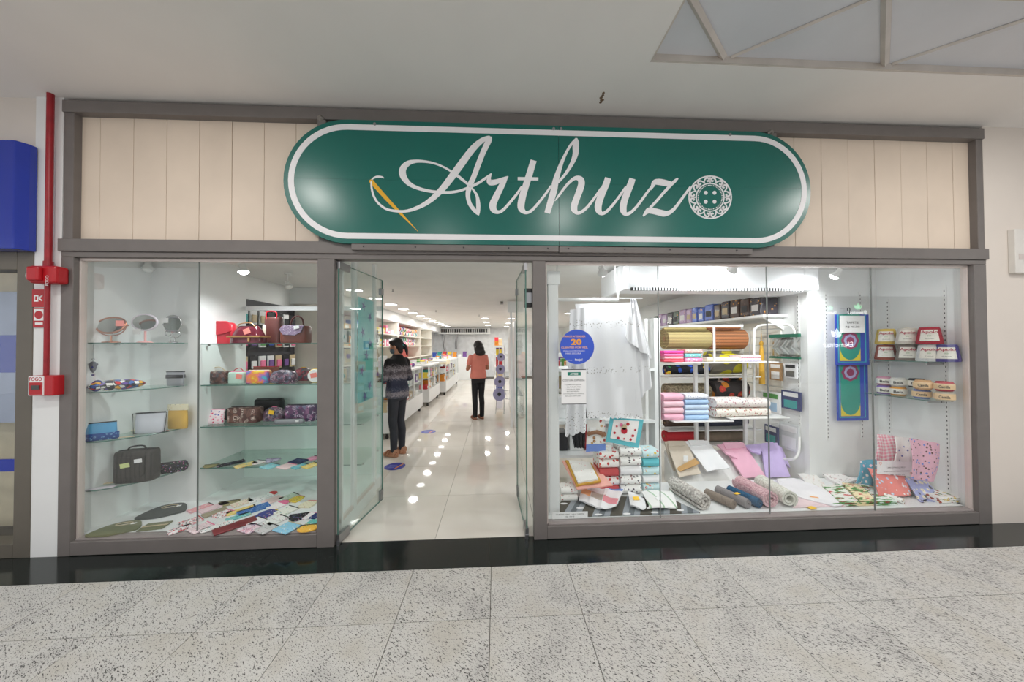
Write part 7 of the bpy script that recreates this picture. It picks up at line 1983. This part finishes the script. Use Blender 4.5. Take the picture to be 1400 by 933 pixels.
# --- shelf with packs on the right wall
ws = thing('wall_shelf', 'long white shelf high on the right shop wall', 'shelf', (3.1, 2.8, 1.8))
BOX(2.97, 3.249, .95, 4.6, 1.80, 1.83).build('board', m_lam, ws)
for yy in (1.0, 1.6, 2.2, 2.8, 3.4, 4.0, 4.5): MB().prism([(3.249, yy, 1.66), (3.249, yy, 1.8), (3.0, yy, 1.8)], (0, .012, 0)).build('bracket', m_metalw, ws)
random.seed(9)
pk = [('blue packed quilt', S(80, 110, 200)), ('lilac packed quilt', S(196, 170, 206)), ('dark packed quilt', S(64, 58, 66)), ('brown packed quilt', S(84, 66, 60)), ('green packed quilt', S(90, 110, 96)), ('grey packed quilt', S(150, 140, 146)), ('white packed quilt', S(226, 226, 226))]
order = [2, 3, 3, 2, 3, 0, 0, 0, 1, 1, 4, 2, 1, 1, 4, 6, 6]
y = 1.02
for i, k_ in enumerate(order):
    d_ = random.uniform(.13, .19)
    t = thing('packed_quilt', pk[k_][0] + ' in film, ' + ORD[i] + ' from the window on the high wall shelf', 'pack', (3.11, y + d_ / 2, 1.8305), group='packs on the high wall shelf')
    hh = random.uniform(.19, .235)
    BOX(-.11, .11, -d_ / 2, d_ / 2, 0, hh).build('fold', PAT('pack_print_%d' % k_, 'floral', [pk[k_][1], tuple(min(1, c * 2.2) for c in pk[k_][1][:3]) + (1,), tuple(c * .5 for c in pk[k_][1][:3]) + (1,), S(226, 160, 70)], 24, thr=.25, rough=.2, coat=.5), t, local=True, bevel=.02, seg=3)
    BOX(-.113, -.110, -d_ * .3, d_ * .3, hh * .25, hh * .6).build('insert_card', random.choice([m_goods[7], m_goods[9], m_goods[8]]), t, local=True)
    y += d_ + .012
# --- packets hanging on the right wall
def hung(label, px0, px1, pyt, pyb, col, kind, X=3.19):
    a, b = atx(px0, pyt, X), atx(px1, pyb, X)
    t = thing('hanging_pack', label, 'pack', (X, (a.y + b.y) / 2, b.z))
    y0, y1 = min(a.y, b.y), max(a.y, b.y)
    if kind == 'clear':
        BOX(X - .012, X + .012, y0, y1, b.z, a.z).build('film_bag', GLASS('bag_film', (.9, .92, .92, 1), 1.5, .15), t, bevel=.008)
        BOX(X - .016, X + .012, y0, y1, a.z, a.z + .035).build('green_header', M('deep_green_card', S(24, 110, 84), .5), t)
        BOX(X - .016, X + .012, y0, y1, b.z - .02, b.z).build('green_footer', M('deep_green_card', S(24, 110, 84), .5), t)
        for k_ in range(3):
            yy = y0 + (y1 - y0) * (k_ + .5) / 3
            MB().tube([(X, yy - .05, b.z + .03), (X, yy + .04, (a.z + b.z) / 2), (X, yy - .03, a.z - .03)], .008, 6).build('white_hook', m_metalw, t)
    elif kind == 'card':
        BOX(X - .008, X + .012, y0, y1, b.z, a.z).build('card', col[0], t)
        BOX(X - .011, X - .008, y0 + (y1 - y0) * .1, y1 - (y1 - y0) * .1, a.z - (a.z - b.z) * .3, a.z - (a.z - b.z) * .08).build('title_band', col[1], t)
        BOX(X - .011, X - .008, y0 + (y1 - y0) * .15, y1 - (y1 - y0) * .15, b.z + (a.z - b.z) * .08, b.z + (a.z - b.z) * .5).build('picture', col[2], t)
    MB().tube([(X, (y0 + y1) / 2, a.z + .005), (X, (y0 + y1) / 2, a.z + .02), (3.249, (y0 + y1) / 2, a.z + .022)], .003, 6).build('peg', m_chrome, t)
hung('clear bag of white hooks with green header on the right wall', 1053, 1094, 462, 489, None, 'clear')
hung('brown card with white clips on the right wall', 1053, 1069, 496, 521, (M('kraft_board', S(176, 140, 100), .8), m_paper, m_cloth), 'card')
hung('dark grey bracket card right of the brown card', 1073, 1090, 497, 518, (m_cloth, m_dark, m_steel), 'card')
hung('green and white storage pack low on the right wall', 1042, 1067, 534, 567, (m_paper, m_goods[4], M('pale_blue_print', S(180, 210, 236), .5), ), 'card', 3.17)
hung('navy and teal storage pack low on the right wall', 1069, 1095, 533, 563, (M('navy_card', S(56, 62, 110), .5), m_goods[7], m_goods[10]), 'card', 3.2)
hung('navy and teal storage pack below the green one', 1046, 1064, 580, 610, (M('navy_card', S(56, 62, 110), .5), m_goods[7], m_goods[10]), 'card', 3.17)
hung('clear dotted sheet pack above the shirts', 1066, 1093, 576, 620, (M('dotted_film', S(222, 226, 226), .2, var=.1, vscale=120), m_paper, m_cloth), 'card', 3.22)
def tassel(px, pyt, pyb, mt, label):
    a, b = atx(px, pyt, 3.12), atx(px, pyb, 3.12)
    t = thing('tassel', label, 'tassel', (a.x, a.y, b.z))
    MB().tube([a + Vector((0, 0, .12)), a], .003, 6).build('cord', mt, t)
    MB().tube([a + Vector((0, 0, .12)), Vector((3.249, a.y, a.z + .12))], .003, 6).build('peg', m_chrome, t)
    MB().ell(a, (.022, .022, .03), 10, 8).build('knot', mt, t, smooth=180)
    MB().lathe([(.012, a.z - b.z), (.022, (a.z - b.z) * .8), (.03, .02), (.031, 0)], (a.x, a.y, b.z), 14).build('skirt', mt, t, smooth=50)
tassel(1041, 470, 525, M('mustard_silk', S(220, 170, 60), .5), 'long mustard tassel hanging beside the rack')
tassel(1032, 500, 520, M('ivory_silk', S(230, 220, 200), .6), 'ivory tassel hanging left of the mustard one')
# pale slat board with hanging strands behind the tassels
slb = thing('slat_board', 'pale slat board with hanging cords on the right shop wall', 'board', (3.245, 1.6, .9))
for k_ in range(9): BOX(3.232, 3.249, 1.02, 2.4, .92 + k_ * .095, 1.0 + k_ * .095).build('slat', m_shelfw, slb)
for i in range(6):
    yy = 1.25 + i * .17
    MB().tube([(3.2, yy, 1.72), (3.2, yy + .01, 1.4), (3.2, yy, 1.2)], [.004, .008, .014], 6).build('braided_rope', [M('ivory_silk', S(230, 220, 200), .6), m_goods[7], m_goods[8]][i % 3], smooth=60, label=['ivory', 'white', 'beige'][i % 3] + ' cord hanging on the pale slat board, number %s from the front' % ['one', 'two', 'three', 'four', 'five', 'six'][i], cat='cord')

at_ = thing('arched_tube_stand', 'white arched tube stand beside the fabric rack', 'stand', (at(1031, 600, 1.05).x, 1.05, 0))
pa = [at(x_, y_, 1.05 - (x_ - 1031) * .0044) for x_, y_ in ((1031, 640), (1031, 560), (1031, 460), (1033, 450), (1041, 445), (1072, 444), (1082, 447), (1086, 455), (1087, 475))]
pa[0].z = .0; pa[0].x = pa[1].x; pa[0].y = pa[1].y
MB().tube(catmull(pa, 4), .012, 8).build('tube', m_metalw, at_, smooth=60)
MB().tube([Vector((pa[0].x, 1.0, .012)), Vector((pa[0].x, 1.3, .012))], .012, 8).build('foot', m_metalw, at_)
# ================================================================== PEOPLE
def cap(mb, p0, p1, r0, r1, n=12):
    p0, p1 = Vector(p0), Vector(p1)
    d = (p1 - p0); L = d.length; d.normalize()
    pts, rs = [], []
    for a in (-80, -55, -25): pts.append(p0 + d * r0 * math.sin(math.radians(a))); rs.append(r0 * math.cos(math.radians(a)))
    pts += [p0, p1]; rs += [r0, r1]
    for a in (25, 55, 80): pts.append(p1 + d * r1 * math.sin(math.radians(a))); rs.append(r1 * math.cos(math.radians(a)))
    return mb.tube(pts, rs, n)
def limb(mb, pts, n=12):
    for (a, ra), (b, rb_) in zip(pts[:-1], pts[1:]): cap(mb, a, b, ra, rb_, n)
def loft(mb, rings, e=2.3, n=24):
    vs = []
    for z, hw, hd, cy in rings:
        for k in range(n):
            a = 2 * math.pi * k / n; ca, sa = math.cos(a), math.sin(a)
            vs.append((hw * math.copysign(abs(ca) ** (2 / e), ca), cy + hd * math.copysign(abs(sa) ** (2 / e), sa), z))
    m_ = len(rings)
    fs = [tuple(range(n - 1, -1, -1)), tuple((m_ - 1) * n + k for k in range(n))]
    for i in range(m_ - 1):
        for k in range(n): fs.append((i * n + k, i * n + (k + 1) % n, (i + 1) * n + (k + 1) % n, (i + 1) * n + k))
    return mb.add(vs, fs)
def fuse(o, vox, it=4, f=.5):
    r = o.modifiers.new('fuse', 'REMESH'); r.mode = 'VOXEL'; r.voxel_size = vox; r.use_smooth_shade = True
    if it:
        s_ = o.modifiers.new('relax', 'SMOOTH'); s_.factor = f; s_.iterations = it
    return o
def hand(mb, wrist, fwd, side, thumb_side, curl=.5, s=1.0):
    """palm with four fingers and a thumb; fwd = along the hand, side = across the knuckles"""
    w_ = Vector(wrist); f = Vector(fwd).normalized(); sd = Vector(side); sd = (sd - f * sd.dot(f)).normalized(); dn = f.cross(sd)
    if dn.z > 0: dn = -dn
    cap(mb, w_, w_ + f * .03 * s, .021 * s, .024 * s)
    for k in range(4):
        off = (k - 1.5) * .0185 * s
        b0 = w_ + f * .02 * s + sd * off * .6
        b1 = w_ + f * .075 * s + sd * off
        L = (.040, .046, .043, .034)[k] * s
        cap(mb, b0, b1, .011 * s, .0095 * s, 8)
        j1 = b1 + (f * math.cos(curl * .8) + dn * math.sin(curl * .8)) * L * .55
        j2 = j1 + (f * math.cos(curl * 1.8) + dn * math.sin(curl * 1.8)) * L * .5
        cap(mb, b1, j1, .0092 * s, .0085 * s, 8); cap(mb, j1, j2, .0085 * s, .007 * s, 8)
    t0 = w_ + f * .025 * s + sd * thumb_side * .02 * s
    t1 = t0 + (f * .7 + sd * thumb_side * .7 + dn * .2) * .032 * s
    t2 = t1 + (f * .9 + sd * thumb_side * .25 + dn * .3) * .028 * s
    cap(mb, t0, t1, .012 * s, .0105 * s, 8); cap(mb, t1, t2, .0105 * s, .008 * s, 8)
def person(label, loc, rz, k, arms, skin, hair_fn, top, trous, shoe, face, head_turn, extra=None):
    """k scales a 1.60 m figure; local +y is forward"""
    P = thing('person', label, 'person', loc, rz=rz)
    P.scale = (k, k, k)
    HC = Vector((0, .02, 1.492))
    Rh = Matrix.Rotation(head_turn[0], 3, 'Z') @ Matrix.Rotation(head_turn[1], 3, 'X')
    H = lambda x, y, z: HC + Rh @ Vector((x, y, z))
    b = MB()
    b.ell(H(0, -.008, .018), (.071, .088, .09), 18, 12, Rh)
    b.ell(H(0, .022, -.045), (.055, .062, .062), 16, 10, Rh)
    b.ell(H(0, .058, -.078), (.024, .022, .022), 10, 8, Rh)
    b.ell(H(0, .086, -.022), (.012, .018, .018), 10, 8, Rh)
    for s_ in (-1, 1):
        b.ell(H(s_ * .07, -.005, -.012), (.010, .018, .030), 8, 8, Rh)
        b.ell(H(s_ * .03, .068, -.005), (.016, .012, .01), 8, 6, Rh)
    b.ell(H(0, .078, -.056), (.022, .008, .008), 10, 6, Rh)
    limb(b, [((0, -.012, 1.30), .056), ((0, -.002, 1.37), .048), (H(0, -.005, -.06), .046)])
    loft(b, [(.80, .124, .09, 0), (.88, .130, .096, -.008), (1.0, .112, .082, 0), (1.12, .126, .092, 0), (1.24, .15, .095, 0), (1.31, .13, .075, -.005), (1.355, .06, .055, -.008)])
    for s_ in (-1, 1):
        limb(b, [((s_ * .072, 0, .82), .068), ((s_ * .073, .012, .47), .047), ((s_ * .075, -.012, .33), .045), ((s_ * .074, -.012, .09), .034)])
        b.ell((s_ * .076, .045, .034), (.04, .115, .032), 14, 8)
    for s_, (el, wr, hf) in zip((-1, 1), arms):
        sh = Vector((s_ * .165, -.005, 1.288)); el = Vector(el); wr = Vector(wr)
        limb(b, [(sh, .045), (el, .036), (el.lerp(wr, .35), .036), (wr, .024)])
        hand(b, wr, hf[0], hf[1], hf[2], hf[3])
    fuse(b.build('body', skin, P, local=True), .0055, 3)
    # top
    t = MB(); q = top['wf']
    loft(t, [(top['hem'], .172 * q, .125, -.005), (.90, .174 * q, .128, -.008), (1.0, .155 * q, .112, 0), (1.12, .152 * q, .110, 0), (1.24, .168 * q, .110, 0), (1.315, .138, .088, -.005), (1.36, .074, .066, -.008), (1.385, .062, .060, -.006)])
    for s_, (el, wr, hf) in zip((-1, 1), arms):
        sh = Vector((s_ * .163, -.005, 1.282)); el = Vector(el); wr = Vector(wr)
        if top['long']: limb(t, [(sh, .055), (el, .046), (el.lerp(wr, .4), .043), (wr - (wr - el) * .04, .034)])
        else: limb(t, [(sh, .056), (sh.lerp(el, .55), .053)])
    fuse(t.build('shirt', top['mat'], P, local=True), .009, 5)
    g = MB()
    loft(g, [(.76, .142, .104, -.004), (.84, .152, .112, -.010), (.92, .146, .108, -.008), (1.0, .125, .092, 0)])
    for s_ in (-1, 1):
        limb(g, [((s_ * .074, -.004, .81), .080), ((s_ * .072, .012, .47), .060), ((s_ * .075, -.014, .33), .057), ((s_ * .075, -.012, trous['end']), trous['r'])])
    fuse(g.build('trousers', trous['mat'], P, local=True), .009, 4)
    for s_ in (-1, 1):
        sh = thing
        f = MB()
        f.prism([(s_ * .076 + .05 * math.cos(a) * (1 if math.sin(a) < 0 else .98), .045 + .128 * math.sin(a), .001) for a in [2 * math.pi * i / 20 for i in range(20)]], (0, 0, shoe['sole']))
        so = f.build('shoe', shoe['mat'], P, local=True, bevel=.004)
        for yy, hh in shoe['straps']:
            MB().tube([(s_ * .076 + .047 * math.cos(a), yy - .01 * math.sin(a), .022 + hh * math.sin(a)) for a in [math.pi * i / 10 for i in range(11)]], .011, 6, flat=2.2).build('shoe_strap', shoe['mat'], so, local=True, smooth=60)
    # eyes, brows
    for s_ in (-1, 1):
        MB().ell(H(s_ * .03, .0775, -.002), (.0085, .004, .005), 8, 6, Rh).build('eye', m_ink, P, local=True, smooth=180)
        MB().tube([H(s_ * .016, .08, .016), H(s_ * .03, .081, .020), H(s_ * .046, .073, .016)], .003, 5).build('eyebrow', m_ink, P, local=True)
    MB().tube([H(-.02, .083, -.056), H(0, .0865, -.055), H(.02, .083, -.056)], .0042, 6).build('lips', M('lip_tone', S(170, 96, 90), .5), P, local=True, smooth=60)
    hair_fn(P, H, Rh)
    if extra: extra(P, H, Rh)
    return P
m_skin = M('warm_skin', S(196, 140, 112), .5, var=.05)
m_skin2 = M('tan_skin', S(180, 122, 94), .5, var=.05)
m_hair = M('black_hair', S(30, 24, 24), .4, var=.2, vscale=40, bump=.5, bscale=160)

def sweater():
    n = NT('striped_ombre_knit')
    tc = n.n('ShaderNodeTexCoord'); sp = n.n('ShaderNodeSeparateXYZ'); n.l(tc.outputs['Object'], sp.inputs[0])
    nz = n.n('ShaderNodeTexNoise'); nz.inputs['Scale'].default_value = 60; nz.inputs['Detail'].default_value = 4; n.l(tc.outputs['Object'], nz.inputs[0])
    f = n.math('ADD', sp.outputs[2], n.math('MULTIPLY', n.math('SUBTRACT', nz.outputs[0], .5), .19))
    f = n.math('DIVIDE', n.math('SUBTRACT', f, .74), .64)
    B, G, W, N_ = S(20, 19, 22), S(96, 90, 96), S(158, 150, 156), S(44, 48, 68)
    col = n.ramp(f, [(0, S(150, 150, 158)), (.10, S(70, 72, 86)), (.17, W), (.24, S(76, 78, 96)), (.34, N_), (.46, S(60, 62, 80)), (.52, W), (.57, S(110, 100, 106)), (.64, S(84, 78, 84)), (.68, W), (.72, S(120, 112, 116)), (.77, S(60, 54, 58)), (.80, B), (1, B)])
    n.bsdf(col, .9)
    return n.m
def hair1(P, H, Rh):
    h = MB()
    h.ell(H(0, -.022, .030), (.079, .090, .092), 18, 12, Rh)
    h.ell(H(0, -.055, -.005), (.072, .06, .075), 16, 10, Rh); h.ell(H(0, -.045, -.07), (.05, .035, .05), 12, 8, Rh)
    h.ell(H(.03, .02, .066), (.042, .05, .036), 12, 8, Rh); h.ell(H(-.03, .02, .066), (.042, .05, .036), 12, 8, Rh)
    pts = [H(0, -.1, .0), H(.01, -.125, -.04), H(.015, -.12, -.10), H(.03, -.105, -.16)]
    limb(h, [(pts[0], .026), (pts[1], .026), (pts[2], .022), (pts[3], .010)])
    fuse(h.build('hair', m_hair, P, local=True), .007, 3)
    MB().tube([H(.026 * math.cos(a), -.112 + .01 * math.sin(a), -.015 + .026 * math.sin(a)) for a in [2 * math.pi * i / 14 for i in range(14)]], .006, 6, closed=True).build('hair_tie', m_goods[10], P, local=True)
def extra1(P, H, Rh):
    m_mask = M('grey_blue_mask', S(92, 110, 122), .8)
    k = MB(); k.ell(H(0, .04, -.052), (.058, .058, .05), 16, 10, Rh)
    k.build('face_mask', m_mask, P, local=True, smooth=180)
    for s_ in (-1, 1):
        MB().tube([H(s_ * .052, .045, -.045), H(s_ * .074, -.005, -.02)], .0025, 5).build('mask_loop', m_mask, P, local=True)
        MB().tube([H(s_ * .03 + .024 * math.cos(a), .092, -.002 + .019 * math.sin(a)) for a in [2 * math.pi * i / 16 for i in range(16)]], .002, 5, closed=True).build('glasses_rim', m_steel, P, local=True)
        MB().tube([H(s_ * .054, .09, 0), H(s_ * .078, -.005, .005)], .002, 5).build('glasses_temple', m_steel, P, local=True)
w1 = on(543, 622, 0)
person('person in a striped grey jumper and dark jeans standing at the near counter', (w1.x, w1.y, 0), math.radians(64), 1.0,
       [((-.215, .03, 1.045), (-.12, .235, 1.10), ((.25, 1, .0), (1, 0, .3), 1, .9)), ((.215, -.03, 1.04), (.13, .17, 1.02), ((-.5, .8, .1), (-1, -.3, .2), -1, .9))],
       m_skin, hair1, {'hem': .79, 'wf': .97, 'long': True, 'mat': sweater()}, {'end': .09, 'r': .046, 'mat': M('charcoal_denim', S(54, 56, 64), .8, var=.15, vscale=12)},
       {'sole': .03, 'mat': M('tan_sandal', S(190, 140, 110), .6), 'straps': ((.10, .035), (.05, .045), (-.04, .06))}, None, (math.radians(20), math.radians(-16)), extra1)
# the purse she holds
hbp = Vector((w1.x, w1.y, 0)) + Matrix.Rotation(math.radians(64), 3, 'Z') @ Vector((-.10, .30, .0))
hg = thing('clutch_bag', 'black and white clutch held by the person in the striped jumper', 'bag', (hbp.x, hbp.y, .74))
softbag(MB(), .14, .04, .26, P_POUCH, 3.6).build('body', m_black, hg, local=True, smooth=50)
BOX(-.05, .05, -.022, -.019, .05, .15).build('white_panel', m_paper, hg, local=True)
MB().tube(catmull([(-.05, 0, .25), (-.03, 0, .33), (.03, 0, .34), (.05, 0, .25)], 5), .006, 6).build('strap', m_black, hg, local=True)

def hair2(P, H, Rh):
    h = MB()
    h.ell(H(0, -.022, .03), (.098, .104, .102), 18, 12, Rh)
    h.ell(H(0, -.05, -.05), (.115, .085, .10), 16, 10, Rh)
    h.ell(H(-.055, -.01, -.06), (.032, .05, .09), 12, 8, Rh); h.ell(H(.055, -.01, -.06), (.032, .05, .09), 12, 8, Rh)
    h.ell(H(.01, -.065, -.125), (.122, .062, .08), 14, 10, Rh)
    h.ell(H(.055, -.05, -.165), (.035, .035, .05), 10, 8, Rh)
    fuse(h.build('hair', m_hair, P, local=True), .008, 3)
w2 = on(654, 573, 0)
person('person in a salmon T-shirt and black trousers farther down the aisle', (w2.x, w2.y, 0), math.radians(24), .985,
       [((-.235, -.01, 1.04), (-.12, .19, 1.07), ((.4, .9, .1), (1, -.3, 0), 1, .8)), ((.215, .02, 1.04), (.10, .21, 1.05), ((-.5, .8, .1), (-1, -.3, 0), -1, .8))],
       m_skin2, hair2, {'hem': .845, 'wf': 1.0, 'long': False, 'mat': M('salmon_jersey', S(232, 140, 124), .85, var=.05, bump=.2, bscale=30)}, {'end': .07, 'r': .05, 'mat': M('black_trouser', S(22, 22, 26), .8)},
       {'sole': .025, 'mat': M('brown_flat_shoe', S(150, 104, 84), .6), 'straps': ((.09, .04), (.045, .05))}, None, (math.radians(10), math.radians(-10)))
# ================================================================== lit shop sign across the walkway (only seen as a reflection in the glass)
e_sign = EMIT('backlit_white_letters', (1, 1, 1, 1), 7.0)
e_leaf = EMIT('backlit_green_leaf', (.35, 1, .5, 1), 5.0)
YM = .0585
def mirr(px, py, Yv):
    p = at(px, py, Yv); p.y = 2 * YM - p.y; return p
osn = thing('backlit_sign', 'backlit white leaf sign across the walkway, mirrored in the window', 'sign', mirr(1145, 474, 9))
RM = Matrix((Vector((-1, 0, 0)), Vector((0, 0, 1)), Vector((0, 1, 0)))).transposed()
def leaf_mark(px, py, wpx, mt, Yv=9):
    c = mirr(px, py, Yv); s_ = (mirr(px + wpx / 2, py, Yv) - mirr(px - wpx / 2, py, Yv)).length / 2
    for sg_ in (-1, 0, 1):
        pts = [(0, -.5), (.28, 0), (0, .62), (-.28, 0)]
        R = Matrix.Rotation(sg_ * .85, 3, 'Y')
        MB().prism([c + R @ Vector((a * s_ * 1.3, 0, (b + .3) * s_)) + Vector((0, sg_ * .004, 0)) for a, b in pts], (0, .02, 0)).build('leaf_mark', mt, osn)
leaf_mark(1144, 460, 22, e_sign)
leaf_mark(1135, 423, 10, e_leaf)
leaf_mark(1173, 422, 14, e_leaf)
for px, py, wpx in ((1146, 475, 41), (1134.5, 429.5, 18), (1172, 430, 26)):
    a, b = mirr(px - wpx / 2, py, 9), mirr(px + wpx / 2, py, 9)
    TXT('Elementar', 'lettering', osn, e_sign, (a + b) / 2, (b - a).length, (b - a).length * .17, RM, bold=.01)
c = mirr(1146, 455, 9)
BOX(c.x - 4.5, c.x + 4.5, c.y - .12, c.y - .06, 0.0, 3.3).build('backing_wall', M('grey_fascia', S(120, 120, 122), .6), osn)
